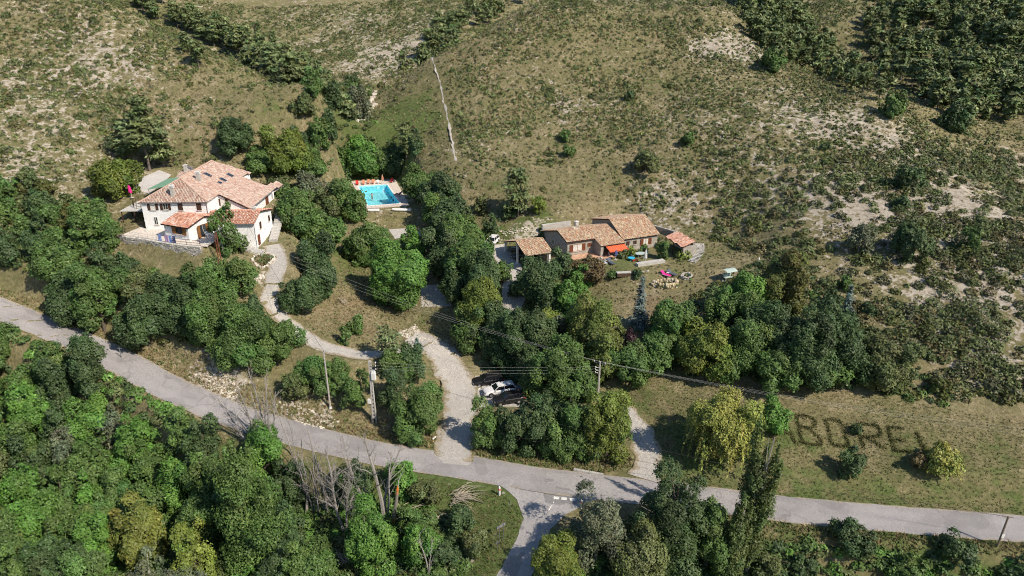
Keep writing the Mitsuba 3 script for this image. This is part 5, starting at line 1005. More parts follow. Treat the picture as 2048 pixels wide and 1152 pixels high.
def person(p, yaw, pose, label, swim='col_navy'):
    k = thing('person', label, 'person')
    if pose == 'swim':                                                    # upright in the water, arms spread
        J = dict(hip=(0, 0, -.55), chest=(0, 0, -.08), neck=(0, 0, .10), head=(0, .03, .27), sl=(-.2, 0, .02), sr=(.2, 0, .02), el=(-.42, .12, -.06), er=(.42, .14, -.06), wl=(-.58, .32, -.04), wr=(.58, .34, -.04), hl=(-.60, .42, -.04), hr=(.6, .44, -.04), kl=(-.12, .1, -.95), kr=(.13, -.05, -.97), fl=(-.12, 0, -1.33), fr=(.14, -.12, -1.33))
    else:                                                                 # reclining on a lounger, knees slightly raised
        J = dict(hip=(0, .1, .46), chest=(0, .52, .72), neck=(0, .66, .86), head=(0, .76, .98), sl=(-.2, .55, .76), sr=(.2, .55, .76), el=(-.32, .3, .58), er=(.32, .3, .58), wl=(-.28, .05, .50), wr=(.28, .05, .5), hl=(-.26, -.05, .48), hr=(.26, -.05, .48), kl=(-.12, -.38, .66), kr=(.12, -.36, .62), fl=(-.12, -.82, .44), fr=(.12, -.82, .44))
    R = dict(hip=.15, chest=.165, neck=.06, head=.105, sl=.07, sr=.07, el=.048, er=.048, wl=.034, wr=.034, hl=.04, hr=.04, kl=.065, kr=.065, fl=.05, fr=.05)
    m = body(J, R, [('hip', 'chest'), ('chest', 'neck'), ('neck', 'head'), ('chest', 'sl'), ('chest', 'sr'), ('sl', 'el'), ('sr', 'er'), ('el', 'wl'), ('er', 'wr'), ('wl', 'hl'), ('wr', 'hr'), ('hip', 'kl'), ('hip', 'kr'), ('kl', 'fl'), ('kr', 'fr')])
    part(k, 'body', m, 'skin_mat', p, yaw, True)
    h_ = trimesh.creation.icosphere(2, .115); h_.apply_scale([1, 1.05, .8]); h_.apply_translation(np.array(J['head']) + [0, -.02 if pose == 'swim' else .02, .045]); part(k, 'hair', h_, 'hair_mat', p, yaw, True)
    w_ = trimesh.creation.icosphere(2, .17); w_.apply_scale([1.05, .9, .62]); w_.apply_translation(J['hip']); part(k, 'swimwear', w_, swim, p, yaw, True)
def onz(px, py, z): d = ray(px, py); t = (z - CAMZ) / d[2]; return np.array([0, 0, CAMZ]) + d * t
DP = lambda x, y: onz(640 + x / 7.68, 330 + y / 7.68, Zp)
for i, (x, y, c, lab) in enumerate([(572, 300, 'red', 'leftmost, red lounger behind the far edge of the pool'), (668, 292, 'orange', 'second lounger from left behind the far edge of the pool, orange'), (747, 284, 'orange', 'third lounger from left behind the far edge of the pool, orange'), (815, 282, 'orange', 'fourth lounger from left behind the far edge of the pool, orange and dark'), (1103, 262, 'red', 'red and white lounger at the far right corner of the pool deck')]):
    lounger(DP(x, y), .25 - .06 * i, COL[c], lab, frame='white_mat')
lounger(DP(1205, 478), -1.2, COL['rose'], 'reddish lounger with a person on it right of the pool')
person(DP(1205, 478), -1.2, 'lie', 'person reclining on a lounger in the shade right of the pool')
person(DP(797, 452) - [0, 0, .10], .3, 'swim', 'person standing chest-deep in the swimming pool')
parasol(DP(965, 290), 2.2, COL['orange'], 'closed orange parasol behind the far edge of the pool'); chair(DP(890, 290), .2, 'white_mat', 'white chair beside the orange loungers of the pool', None); chair(DP(470, 282), .4, 'white_mat', 'white chair at the far left corner of the pool deck', None)
for i, (a, b) in enumerate([((735, 715), (912, 706)), ((1108, 696), (1402, 688))]):
    p0, p1 = DP(*a), DP(*b); p0[2] = gz(p0[0], p0[1]) + .35; p1[2] = gz(p1[0], p1[1]) + .35
    k = thing('pool_cover_roll', ['shorter left', 'longer right'][i] + ' one of the white pool cover rolls before the pool', 'pool cover roll', 'white pool cover rolls')
    obj(k + '__roll', tube(np.linspace(p0, p1, 6), [.26, .29, .30, .30, .29, .26], 10), 'white_mat', True)
    for q in (p0, p1): obj(numbered(k + '__stand'), tube([q - [0, 0, .5], q], [.06, .06], 5), 'zinc_mat')
w = [DP(740, 668), DP(915, 668), DP(1100, 662), DP(1345, 640)]
railing('pool_fence', [np.r_[q[:2], gz(q[0], q[1])] for q in [DP(915, 735), DP(1000, 732), DP(1100, 725)]], 0, 1.0, np.zeros(3), 0.0, 'thin dark fence between the two white pool cover rolls', 'fence', 'darkwood_mat', 1.0, (1.0, .5), .02)

# ------------------------------------------------------------------ cars
def car(p, yaw, paint, label, L=4.75, Wd=1.82):
    """estate car: nose at +x"""
    k = thing('parked_car', label, 'car', 'cars parked by the driveway'); hw = Wd / 2
    xs = np.array([-.5, -.49, -.46, -.40, -.30, -.15, 0, .15, .20, .30, .40, .455, .485, .5]) * L
    top = np.array([.62, .78, .92, .96, .97, .97, .96, .95, .93, .89, .82, .74, .62, .50]); bot = np.array([.45, .36, .30, .27, .24, .22, .22, .22, .22, .24, .24, .24, .26, .34]); wd = np.array([.80, .90, .95, .99, 1, 1, 1, 1, 1, .99, .97, .91, .82, .66]) * hw
    sec = []
    for x, t_, b, w_ in zip(xs, top, bot, wd):
        hgt = t_ - b; pr = [(0, b), (w_ * .8, b), (w_ * .97, b + hgt * .22), (w_, b + hgt * .5), (w_ * .975, b + hgt * .8), (w_ * .90, t_ - .012), (w_ * .5, t_ + .015), (0, t_ + .022)]
        sec.append([(x, y, z) for y, z in pr] + [(x, -y, z) for y, z in pr[-2:0:-1]])
    S = np.array(sec); m = S.shape[1]; V = S.reshape(-1, 3); F = []
    for i in range(len(xs) - 1):
        for j in range(m): A, B_ = i * m + j, i * m + (j + 1) % m; F += [[A, A + m, B_ + m], [A, B_ + m, B_]]
    F += [[0, j + 1, j] for j in range(1, m - 1)] + [[(len(xs) - 1) * m, (len(xs) - 1) * m + j, (len(xs) - 1) * m + j + 1] for j in range(1, m - 1)]
    bd = trimesh.Trimesh(V, F, process=False); bd.fix_normals(); part(k, 'body', bd, paint, p, yaw, 40)
    # cabin: glass, pillars and roof
    lo = [(.215, .86), (-.46, .88)]; z0, z1 = .93, 1.42; f0, f1, r1, r0 = .205 * L, .06 * L, -.40 * L, -.475 * L; w0, w1 = hw * .90, hw * .70
    G = np.array([(f0, w0, z0), (f0, -w0, z0), (r0, -w0, z0), (r0, w0, z0), (f1, w1, z1), (f1, -w1, z1), (r1, -w1, z1), (r1, w1, z1)])
    gl = trimesh.Trimesh(G, [[0, 1, 5], [0, 5, 4], [1, 2, 6], [1, 6, 5], [2, 3, 7], [2, 7, 6], [3, 0, 4], [3, 4, 7], [4, 5, 6], [4, 6, 7]], process=False); gl.fix_normals(); part(k, 'windows', gl, 'carglass_mat', p, yaw)
    rf = [(f1 + .05, w1 + .02, z1 - .02), (f1 + .05, -w1 - .02, z1 - .02), (r1 - .12, -w1 - .02, z1 - .03), (r1 - .12, w1 + .02, z1 - .03), (f1 - .1, w1 - .08, z1 + .045), (f1 - .1, -w1 + .08, z1 + .045), (r1 + .05, -w1 + .08, z1 + .035), (r1 + .05, w1 - .08, z1 + .035)]
    r_ = trimesh.Trimesh(rf, gl.faces, process=False); r_.fix_normals(); part(k, 'roof', r_, paint, p, yaw)
    for s in (-1, 1):
        def bar(a, b, r): return tube([np.array(a), np.array(b)], [r, r], 4)
        part(k, 'pillar', cat([bar((f0, s * w0, z0), (f1, s * w1, z1), .045), bar((r0, s * w0, z0), (r1, s * w1, z1), .06), bar((-.13 * L, s * (w0 + .005), z0), (-.12 * L, s * (w1 + .01), z1), .03)]), paint, p, yaw)
        part(k, 'headlight', box(.455 * L, s * hw * .52, .60, .482 * L, s * hw * .86, .72), 'silver_mat', p, yaw); part(k, 'tail_light', box(-.497 * L, s * hw * .55, .68, -.47 * L, s * hw * .88, .84), COL['red'], p, yaw)
        part(k, 'mirror', box(.15 * L, s * (hw + .02), .92, .18 * L, s * (hw + .18), 1.04), paint, p, yaw); part(k, 'roof_rail', tube([(f1 - .2, s * (w1 - .1), z1 + .08), (r1 + .1, s * (w1 - .1), z1 + .07)], [.02, .02], 4), 'zinc_mat' if paint == 'carwhite_mat' else 'black_mat', p, yaw)
        for x in (.305 * L, -.29 * L):
            t_ = trimesh.creation.cylinder(.325, .22, sections=18); t_.apply_transform(trimesh.transformations.rotation_matrix(math.pi / 2, [1, 0, 0])); t_.apply_translation([x, s * (hw - .09), .325]); kk = part(k, 'wheel', t_, 'black_mat', p, yaw)
            t_ = trimesh.creation.cylinder(.21, .235, sections=10); t_.apply_transform(trimesh.transformations.rotation_matrix(math.pi / 2, [1, 0, 0])); t_.apply_translation([x, s * (hw - .09), .325]); obj(kk + '__rim', in_frame(t_, p, yaw), 'silver_mat')
            t_ = trimesh.creation.cylinder(.385, .02, sections=18); t_.apply_transform(trimesh.transformations.rotation_matrix(math.pi / 2, [1, 0, 0])); t_.apply_translation([x, s * (hw - .002), .36]); part(k, 'wheel_arch', t_, 'black_mat', p, yaw)
    part(k, 'grille', box(.488 * L, -.42, .42, .502 * L, .42, .60), 'black_mat', p, yaw); part(k, 'number_plate', box(.500 * L, -.26, .36, .506 * L, .26, .47), 'white_mat', p, yaw)
    part(k, 'bumper_strip', box(-.503 * L, -.6, .36, -.49 * L, .6, .46), 'black_mat', p, yaw)
scene['silver_mat'] = principled((.6, .6, .62), .25, metallic=.8); scene['carglass_mat'] = principled((.012, .014, .018), .06, specular=.6)
scene['carwhite_mat'] = principled((.74, .74, .75), .25, clearcoat=1.0); scene['carblack_mat'] = principled((.012, .012, .014), .18, clearcoat=1.0); scene['cargrey_mat'] = principled((.10, .11, .12), .25, clearcoat=1.0)
c0 = at(1000, 788); YAW = math.pi - .12
def by(dx, dy): q = c0 + [dx, dy, 0]; q[2] = gz(q[0], q[1]) + .05; return q
car(by(-.1, .2), YAW + .42, 'carwhite_mat', 'white estate car, middle one of the three parked by the driveway')
car(by(-1.9, 2.7), YAW + .40, 'carblack_mat', 'black estate car, farthest of the three parked by the driveway', 4.7)
car(by(1.2, -2.3), YAW + .40, 'carblack_mat', 'black car between the white car and the roadside bushes', 4.5)
g = at(984, 489); g[2] += .05; car(g, -1.9, 'carwhite_mat', 'white car half hidden by trees left of the carport', 4.2, 1.75)
q = local(CPO, .40, (2.2, 6.2, 0)); q[2] = gz(q[0], q[1]) + .03; car(q, .40 + math.pi, 'cargrey_mat', 'dark car standing under the carport', 4.1, 1.72)
# ------------------------------------------------------------------ poles and wires
def height_to(foot, top_px):
    t = foot[1] * CP - (foot[2] - CAMZ) * SP; v0 = (foot[1] * SP + (foot[2] - CAMZ) * CP) / t; vt = (576 - top_px) / FPX
    return (vt - v0) * t / (CP + vt * SP)
def insul(k, q, bsdf='white_mat'): obj(numbered(k + '__insulator'), tube([q, q + [0, 0, .14], q + [0, 0, .26]], [.05, .075, .04], 6), bsdf)
scene['polewood_mat'] = principled((.20, .165, .135), .9); scene['wire_mat'] = principled((.42, .43, .42), .5); scene['cable_mat'] = principled((.03, .03, .03), .6)
fA = at(750, 846); hA = height_to(fA, 722); kA = tag('concrete_pole', 'tapered pale concrete power pole with square holes and two white boxes beside the driveway', 'utility pole')
slots = np.linspace(.06, .50, 8)
tp = []
def frustum(z0, z1, a0, a1, b0, b1, ox=0.0):
    v = [(ox + s * a, r * b, z) for z, a, b in ((z0, a0, b0), (z1, a1, b1)) for s, r in ((-1, -1), (1, -1), (1, 1), (-1, 1))]
    m = trimesh.Trimesh(v, [[0, 1, 5], [0, 5, 4], [1, 2, 6], [1, 6, 5], [2, 3, 7], [2, 7, 6], [3, 0, 4], [3, 4, 7], [4, 5, 6], [4, 6, 7], [0, 2, 1], [0, 3, 2]], process=False); return m
wA = lambda q: .27 - .13 * q
for s in (-1, 1): tp.append(frustum(-.5, hA, .06, .04, wA(0) * .6, wA(1) * .6, 0)); tp[-1].apply_translation([s * .001, 0, 0])
tp = []
for s in (-1, 1):                                                          # two flanges joined by rungs, with open slots between
    v = [(s * (wA(q) - e), r * .16 * (1 - .35 * q), z) for q, z in ((0, -.5), (1, hA)) for e, r in ((.0, -1), (.09, -1), (.09, 1), (.0, 1))]
    m = trimesh.Trimesh(v, [[0, 1, 5], [0, 5, 4], [1, 2, 6], [1, 6, 5], [2, 3, 7], [2, 7, 6], [3, 0, 4], [3, 4, 7], [4, 5, 6], [4, 6, 7]], process=False); m.fix_normals(); tp.append(m)
zz_ = np.r_[-.5, slots * hA]
for i in range(len(slots)): tp.append(box(-wA(slots[i]) + .02, -.10, slots[i] * hA + .22, wA(slots[i]) - .02, .10, (slots[i + 1] * hA if i + 1 < len(slots) else hA)))
obj(kA + '__shaft', in_frame(cat(tp), fA, -.15), 'concrete_mat')
obj(kA + '__transformer', in_frame(cat([box(.15, -.30, hA * .72, .62, .22, hA * .83), box(.20, -.22, hA * .83, .55, .15, hA * .855)]), fA, -.15), 'white_mat'); obj(kA + '__fuse_box', in_frame(box(-.62, -.32, hA * .33, -.28, -.06, hA * .40), fA, -.15), 'white_mat')
obj(kA + '__conduit', in_frame(tube([(-.34, -.2, 0), (-.33, -.2, hA * .34)], [.05, .05], 5), fA, -.15), 'zinc_mat')
for j, z in enumerate((.975, .925, .875)):
    obj(numbered(kA + '__bracket'), in_frame(tube([(0, -.1, hA * z), (.75, -.12, hA * z + .06)], [.04, .03], 4), fA, -.15), 'zinc_mat'); insul(kA, local(fA, -.15, (.78, -.12, hA * z)))
fB = at(1195, 802); hB = height_to(fB, 723); kB_ = tag('wooden_pole', 'grey wooden power pole carrying wires at the right end of the roadside clump', 'utility pole')
obj(kB_ + '__shaft', in_frame(tube([(0, 0, -.5), (.02, 0, hB * .5), (.05, 0, hB)], [.17, .145, .12], 8), fB, 0), 'silverwood_mat'); scene['silverwood_mat'] = principled((.42, .395, .385), .9)
for j, z in enumerate((.84, .78, .71)): obj(numbered(kB_ + '__bracket'), in_frame(tube([(0, 0, hB * z), (-.5, -.05, hB * z + .1)], [.035, .03], 4), fB, 0), 'zinc_mat'); insul(kB_, fB + [-.5, -.05, hB * z + .06])
obj(numbered(kB_ + '__bracket'), in_frame(tube([(-.75, .4, hB * .96), (.75, -.4, hB * .96)], [.04, .04], 4), fB, 0), 'zinc_mat')
for q in ((-.7, .38), (.02, 0), (.7, -.38)): insul(kB_, fB + [q[0], q[1], hB * .96 + .03])
fC = at(661, 817); hC = height_to(fC, 704); tag('slim_pole', 'slim pale grey telephone pole at the bend of the house track', 'utility pole')
obj('slim_pole__shaft', in_frame(tube([(0, 0, -.4), (-.05, 0, hC)], [.13, .085], 8), fC, 0), 'silverwood_mat'); obj('slim_pole__cap', in_frame(tube([(-.05, 0, hC), (-.05, 0, hC + .35)], [.06, .03], 6), fC, 0), 'zinc_mat'); obj('slim_pole__collar', in_frame(tube([(0, 0, 0), (0, 0, .3)], [.2, .17], 8), fC, 0), 'white_mat')
fD = at(441, 528); hD = height_to(fD, 466); tag('lattice_pole', 'rust-red lattice power pole with a crossarm before the terrace of the white farmhouse', 'utility pole')
lat = [tube([(s * .22, r * .22, -.3), (s * .12, r * .12, hD)], [.045, .04], 4) for s in (-1, 1) for r in (-1, 1)]
for i in range(9):
    z0, z1 = hD * i / 9, hD * (i + 1) / 9; a, b = .22 - .10 * i / 9, .22 - .10 * (i + 1) / 9
    for r in (-1, 1): lat += [tube([(-a, r * a, z0), (b, r * b, z1)], [.025, .025], 3), tube([(r * a, a, z0), (r * b, -b, z1)], [.025, .025], 3)]
obj('lattice_pole__mast', in_frame(cat(lat), fD, .3), COL['rust']); obj('lattice_pole__crossarm', in_frame(tube([(-.3, 0, hD), (1.25, .5, hD + .75)], [.06, .06], 4), fD, .3), 'zinc_mat')
DI = [local(fD, .3, q) for q in ((-.2, 0, hD + .05), (.5, .23, hD + .42), (1.2, .48, hD + .75))]
for q in DI: insul('lattice_pole', q)
fE = at(448, 512); hE = height_to(fE, 452); tag('steel_pole', 'thin grey steel pole right behind the rust-red lattice pole', 'utility pole'); obj('steel_pole__shaft', in_frame(tube([(0, 0, -.3), (0, 0, hE)], [.10, .07], 6), fE, 0), 'zinc_mat')
insul('steel_pole', fE + [0, 0, hE]); obj('steel_pole__brace', tube([fE + [0, 0, hE * .45], fD + [0, 0, hD * .55]], [.05, .05], 4), 'zinc_mat')
fF = at(1994, 1094); hF = height_to(fF, 1033); tag('road_pole', 'dark wooden pole with a short crossarm and white plate beside the road', 'utility pole')
obj('road_pole__shaft', in_frame(tube([(0, 0, -.4), (.12, 0, hF)], [.12, .09], 8), fF, 0), 'polewood_mat'); obj('road_pole__crossarm', in_frame(tube([(-.45, .1, hF - .1), (.65, -.1, hF - .1)], [.05, .05], 4), fF, 0), 'polewood_mat'); obj('road_pole__plate', in_frame(box(-.02, -.16, hF * .33, .28, -.13, hF * .45), fF, 0), 'white_mat')
fG = at(243, 716); hG = height_to(fG, 699) + .3; tag('roadside_post', 'small grey post above the bushes beside the left stretch of the road', 'post'); obj('roadside_post__shaft', in_frame(tube([(0, 0, -.3), (0, 0, hG)], [.07, .06], 6), fG, 0), 'zinc_mat'); obj('roadside_post__arm', in_frame(tube([(-.3, 0, hG - .1), (.3, 0, hG - .1)], [.04, .04], 4), fG, 0), 'zinc_mat')
def wire(a, b, sag, label, r=.008, bsdf='wire_mat', group='power wires between the poles'):
    k = thing('power_wire', label, 'wire', group); t = np.linspace(0, 1, 24)[:, None]; p = a * (1 - t) + b * t; p[:, 2] -= sag * 4 * (t * (1 - t))[:, 0]; obj(k, tube(p, np.full(24, r), 4), bsdf)
OR3 = ['highest', 'middle', 'lowest']
for j, (za, zb) in enumerate(((.975, .84), (.925, .78), (.875, .71))): wire(local(fA, -.15, (.78, -.12, hA * za)) + [0, 0, .2], fB + [-.5, -.05, hB * zb + .25], .45, f'{OR3[j]} of the three wires from the concrete pole to the grey wooden pole')
far = at_depth(2200, 872, 70.0)
for j, q in enumerate(((-.7, .38), (.02, 0), (.7, -.38))): wire(fB + [q[0], q[1], hB * .96 + .25], far + [j * .5, -j * .6, -.1 - .25 * j], .9, f'{OR3[j]} of the three wires running right from the grey wooden pole over the field')
for j in range(3): wire(DI[j] + [0, 0, .2], fB + [-.7 + .7 * j, .38 - .38 * j, hB * .96 + .25], 1.6, f'{["left", "middle", "right"][j]} of the three wires from the rust-red lattice pole down to the grey wooden pole')
wire(fC + [-.05, 0, hC + .2], local(H1O, H1YAW, (17.5, -2.8, 1.2)), .7, 'dark telephone line from the slim pole to the white farmhouse', .015, 'cable_mat', 'dark telephone lines')
wire(fC + [-.05, 0, hC + .2], fF + [.1, 0, hF], 2.4, 'dark telephone line from the slim pole across to the road pole', .015, 'cable_mat', 'dark telephone lines')
wire(fF + [.5, -.1, hF], fG + [0, 0, hG + 2], 3.0, 'dark telephone line following the road from the road pole', .015, 'cable_mat', 'dark telephone lines')

# ------------------------------------------------------------------ road furniture
def bollard(px, py, label):
    p = at(px, py); k = thing('road_marker_post', label, 'marker post', 'white marker posts at the lane mouth')
    obj(k + '__post', in_frame(tube([(0, 0, -.1), (0, 0, .72)], [.13, .12], 12), p, 0), 'white_mat'); obj(k + '__red_band', in_frame(tube([(0, 0, .72), (0, 0, .74), (0, 0, .88), (0, 0, .90)], [.12, .155, .155, .12], 12), p, 0), COL['red']); obj(k + '__head', in_frame(tube([(0, 0, .90), (0, 0, 1.12), (0, 0, 1.22)], [.12, .11, .05], 12), p, 0), 'white_mat')
bollard(999, 990, 'white post with a red band left of the side lane mouth'); bollard(1163, 1016, 'white post with a red band right of the side lane mouth')
for i, px in enumerate((1113, 1128, 1145)):
    c = onz(px, 997 + i * 1.4, gz(*at(px, 998)[:2])); tt = .95; k = numbered('stop_line__dash')
    v = np.array([(-.32, -.22), (.32, -.22), (.32, .22), (-.32, .22)]) @ np.array([[math.cos(-.09), math.sin(-.09)], [-math.sin(-.09), math.cos(-.09)]]) + c[:2]
    sheet(k, Polygon(v), 'paint_mat', .075, None, None, .5); labels.pop(k, None)
tag('stop_line', 'dashed white give-way marks across the mouth of the side lane', 'road marking', kind='structure'); labels['stop_line'].pop('category')
w0, w1 = at(1108, 1004), at(1093, 1030); t_ = unit((w1 - w0)[:2]); s_ = np.array([-t_[1], t_[0]]) * .05; sheet('lane_line', Polygon([w0[:2] - s_, w1[:2] - s_, w1[:2] + s_, w0[:2] + s_]), 'paint_mat', .055, 'thin worn white line down the side lane mouth')
def board(px, py, h, w, bh, yaw, label, name='road_sign', two=False, back='silver_mat'):
    p = at(px, py); k = thing(name, label, 'road sign')
    for x in ((-w * .25, w * .25) if two else (0,)): obj(numbered(k + '__post'), in_frame(tube([(x, 0, -.2), (x, 0, h)], [.035, .035], 6), p, yaw), 'zinc_mat')
    obj(k + '__panel', in_frame(box(-w / 2, .04, h - bh, w / 2, .07, h), p, yaw), back)
board(1003, 1084, 2.3, 1.15, .32, .7, 'grey direction sign seen from behind on two posts left of the side lane', two=True); board(995, 1100, 1.1, .42, .34, .8, 'small low sign left of the side lane, below the direction sign'); board(1020, 1018, 1.15, .10, .5, .3, 'thin upright marker near the mouth of the side lane', 'marker_stake')
k = tag('red_white_barrier', 'red and white barrier board half hidden by the silver-green tree', 'barrier'); p = at(1172, 1022)
for j in range(4): obj(numbered(k + '__stripe'), in_frame(box(-.5 + j * .25, 0, .45, -.25 + j * .25, .05, .85), p, -.6), COL['red'] if j % 2 else 'white_mat')
for x in (-.4, .4): obj(numbered(k + '__post'), in_frame(tube([(x, .06, -.1), (x, .06, .9)], [.04, .04], 5), p, -.6), 'zinc_mat')
for i, (a, b) in enumerate((((1147, 941), (1178, 947)), ((1178, 947), (1207, 952)))):
    p0, p1 = at(*a), at(*b); k = thing('kerb_stone', ['left', 'right'][i] + ' one of two long pale kerb stones on the verge', 'kerb stone', 'long pale kerb stones'); t = unit((p1 - p0)[:2]); s = np.array([-t[1], t[0]]) * .16; e = t * .03
    obj(k, quad_prism([(*(p0[:2] + e - s), p0[2] + .3), (*(p1[:2] - e - s), p1[2] + .3), (*(p1[:2] - e + s), p1[2] + .3), (*(p0[:2] + e + s), p0[2] + .3)], .6), 'concrete_mat')
p0, p1 = at(865, 880), at(872, 876); tag('fallen_marker', 'small white marker lying on the verge left of the driveway mouth', 'marker post'); obj('fallen_marker', tube([p0 + [0, 0, .12], p1 + [0, 0, .25]], [.11, .09], 8), 'white_mat')

# ------------------------------------------------------------------ around the cottage
LA = lambda x, y: local(H2O, H2YAW, (x, y, gz(*local(H2O, H2YAW, (x, y, 0))[:2]) - 12.0))
lounger(LA(4.5, -4.8), H2YAW + .05, COL['silver'], 'pale grey lounger, left of two before the cottage terrace'); lounger(LA(5.7, -5.5), H2YAW + .0, COL['slate'], 'dark lounger, right of two before the cottage terrace', frame='zinc_mat')
table(LA(5.25, -4.6), H2YAW, .26, .26, 'white_mat', 'small white table between the two loungers before the cottage terrace', .45)
lounger(at(1330, 552), H2YAW + .35, COL['pink'], 'pink lounger above the stone flower bed'); lounger(at(1343, 550), H2YAW + .25, COL['slate'], 'dark grey lounger above the stone flower bed', frame='zinc_mat'); table(at(1335, 549), 0, .24, .24, 'white_mat', 'small white table between the pink and the dark grey lounger', .42)
table(LA(12.2, -4.6), H2YAW, 1.05, .75, COL['canopy'], 'oval pale green table beside the closed white parasol')
for i, (x, y, a) in enumerate(((10.9, -4.2, 1.2), (12.9, -3.6, 0), (12.4, -5.7, 3.1), (13.5, -4.6, -1.5))): chair(LA(x, y), H2YAW + a, COL['canopy'], f'pale green garden chair, {["left", "far", "near", "right"][i]} side of the oval table', 'pale green garden chairs')
parasol(LA(11.25, -7.7), 2.6, 'curtain_mat', 'closed white parasol on the cottage lawn'); parasol(LA(7.5, -4.2), 1.9, COL['navy'], 'closed dark blue parasol before the striped awning')
table(LA(9.9, -5.5), H2YAW, .62, .62, COL['cyan'], 'round bright blue children table on the cottage lawn', .5); k = thing('garden_bench', 'small red bench before the blue table on the cottage lawn', 'bench'); part(k, 'seat', box(-.5, -.14, .26, .5, .14, .31), COL['red'], LA(10.2, -6.2), H2YAW); part(k, 'leg', box(-.45, -.12, 0, -.4, .12, .26), COL['red'], LA(10.2, -6.2), H2YAW); part(k, 'leg', box(.4, -.12, 0, .45, .12, .26), COL['red'], LA(10.2, -6.2), H2YAW)
table(LA(8.6, -2.2), H2YAW, 1.0, .5, 'white_mat', 'white table under the striped awning'); chair(LA(7.4, -2.6), H2YAW + 1.4, 'white_mat', 'white chair left of the table under the awning', None); chair(LA(9.9, -2.9), H2YAW - 1.0, 'white_mat', 'white chair right of the table under the awning', None)
p = at(1247, 552); tag('planter_trough', 'dark brown wooden planter trough with a pale top on the cottage lawn', 'planter')
obj('planter_trough__box', in_frame(box(-1.15, -.38, 0, 1.15, .38, .62), p, .12), COL['brown']); obj('planter_trough__top', in_frame(box(-1.2, -.42, .62, 1.2, .42, .70), p, .12), 'concrete_mat')
def bed(key, pix, h, label, soil=True, size=.35, cat_='flower bed', closed=True, cols=((.55, .46, .30), (.62, .54, .40), (.44, .36, .24), (.66, .60, .48))):
    W_ = np.array([at(*q) for q in pix]); line = [tuple(q[:2]) for q in W_] + ([tuple(W_[0][:2])] if closed else []); rng = np.random.default_rng(int(pix[0][0])); D = densify([(*q, 0) for q in line], size * .8)[:, :2]
    ms, cs = [], []
    for lay in range(int(max(1, round(h / (size * .62))))):
        for q in D:
            s = trimesh.creation.icosphere(1, size * .55 * rng.uniform(.7, 1.15)); s.vertices *= rng.uniform(.7, 1.15, 3) * (1 + rng.normal(0, .08, (len(s.vertices), 1))); x, y = q + rng.normal(0, size * .12, 2)
            s.apply_translation([x, y, gz(x, y) + size * (.2 + .6 * lay)]); ms.append(s); cs.append(np.tile(np.array(cols[rng.integers(len(cols))]) * rng.uniform(.75, 1.2), (len(s.vertices), 1)))
    tag(key, label, cat_); obj(key + '__stones', cat(ms), 'vcol_mat', False, np.vstack(cs)); tag(key + '__stones', kind='stuff')
    if soil:
        pg = Polygon(line).buffer(0); xy = scatter(pg, .45, rng); n = len(xy); 
        m = bush_cloud(np.c_[xy, gz(xy[:, 0], xy[:, 1]) + h * .4], rng.uniform(.2, .42, n), rng.uniform(.2, .45, n), np.array([PAL['olive'], PAL['brown'], PAL['oak']])[rng.integers(0, 3, n)], rng, .15); put(m, key + '__plants', np.zeros(3)); tag(key + '__plants', kind='stuff')
bed('stone_flower_bed', [(1307, 572), (1318, 577), (1335, 579), (1352, 577), (1363, 570), (1350, 565), (1325, 566)], .8, 'flower bed banked up with big yellow stones below the loungers', size=.5)
bed('round_flower_bed', [(1362, 556), (1370, 561), (1382, 561), (1386, 554), (1376, 549), (1364, 550)], .5, 'round stone-edged bed right of the dark grey lounger', size=.3, cols=((.42, .40, .37), (.5, .48, .44)))
bed('track_flower_bed', [(505, 522), (512, 514), (526, 508), (540, 510), (553, 516), (546, 524), (536, 533), (522, 539), (512, 535)], .35, 'oval stone-ringed bed beside the house track', size=.34, cols=((.60, .56, .50), (.68, .63, .56), (.45, .41, .36)))
bed('rubble_bank', [(500, 560), (515, 553), (530, 550), (538, 556), (525, 562), (508, 565)], .5, 'bank of pale rubble stones above the brown hut', False, .5, 'stones', cols=((.62, .58, .52), (.5, .47, .42)))
bed('lawn_edging', [(1206, 551), (1225, 549), (1240, 547), (1262, 546), (1285, 545), (1296, 543)], .3, 'low stone edging of the cottage lawn', False, .34, 'edging', False, cols=((.46, .44, .40), (.55, .52, .47)))
rng = np.random.default_rng(3); tag('raised_bed_wall', 'grey raised wall strip right of the closed white parasol', 'wall')
p0, p1 = at(1276, 534), at(1330, 526); obj('raised_bed_wall__block', quad_prism([(*(p0[:2]), p0[2] + .5), (*(p1[:2]), p1[2] + .5), (p1[0] - .3, p1[1] + .9, p1[2] + .5), (p0[0] - .3, p0[1] + .9, p0[2] + .5)], 1.0), 'concrete_mat')
W_ = densify([at(*q) for q in ((1384, 524), (1392, 516), (1399, 507), (1402, 497), (1399, 489))], .52); tag('stepping_stones', 'curved flight of grey stone slabs climbing past the garden shed', 'steps')
for i, q in enumerate(W_):
    t = unit((W_[min(i + 1, len(W_) - 1)] - W_[max(i - 1, 0)])[:2]); s = np.array([-t[1], t[0]]) * rng.uniform(.7, .85); z = gz(q[0], q[1]) + .12; e = t * .2
    obj(numbered('stepping_stones__slab'), quad_prism([(*(q[:2] - s - e), z), (*(q[:2] + s - e), z), (*(q[:2] + s + e), z + .02), (*(q[:2] - s + e), z + .02)], .3), 'concrete_mat')
p = at(1456, 560); SY = .42; tag('swing_seat', 'garden swing seat under a curved grey-green canopy', 'swing seat')
a = np.linspace(-1, 1, 7); cv = np.array([(x, .85 * q, 1.95 - .28 * q * q) for q in a for x in (-1.05, 1.05)]); cf = [[2 * i, 2 * i + 1, 2 * i + 3] for i in range(6)] + [[2 * i, 2 * i + 3, 2 * i + 2] for i in range(6)]
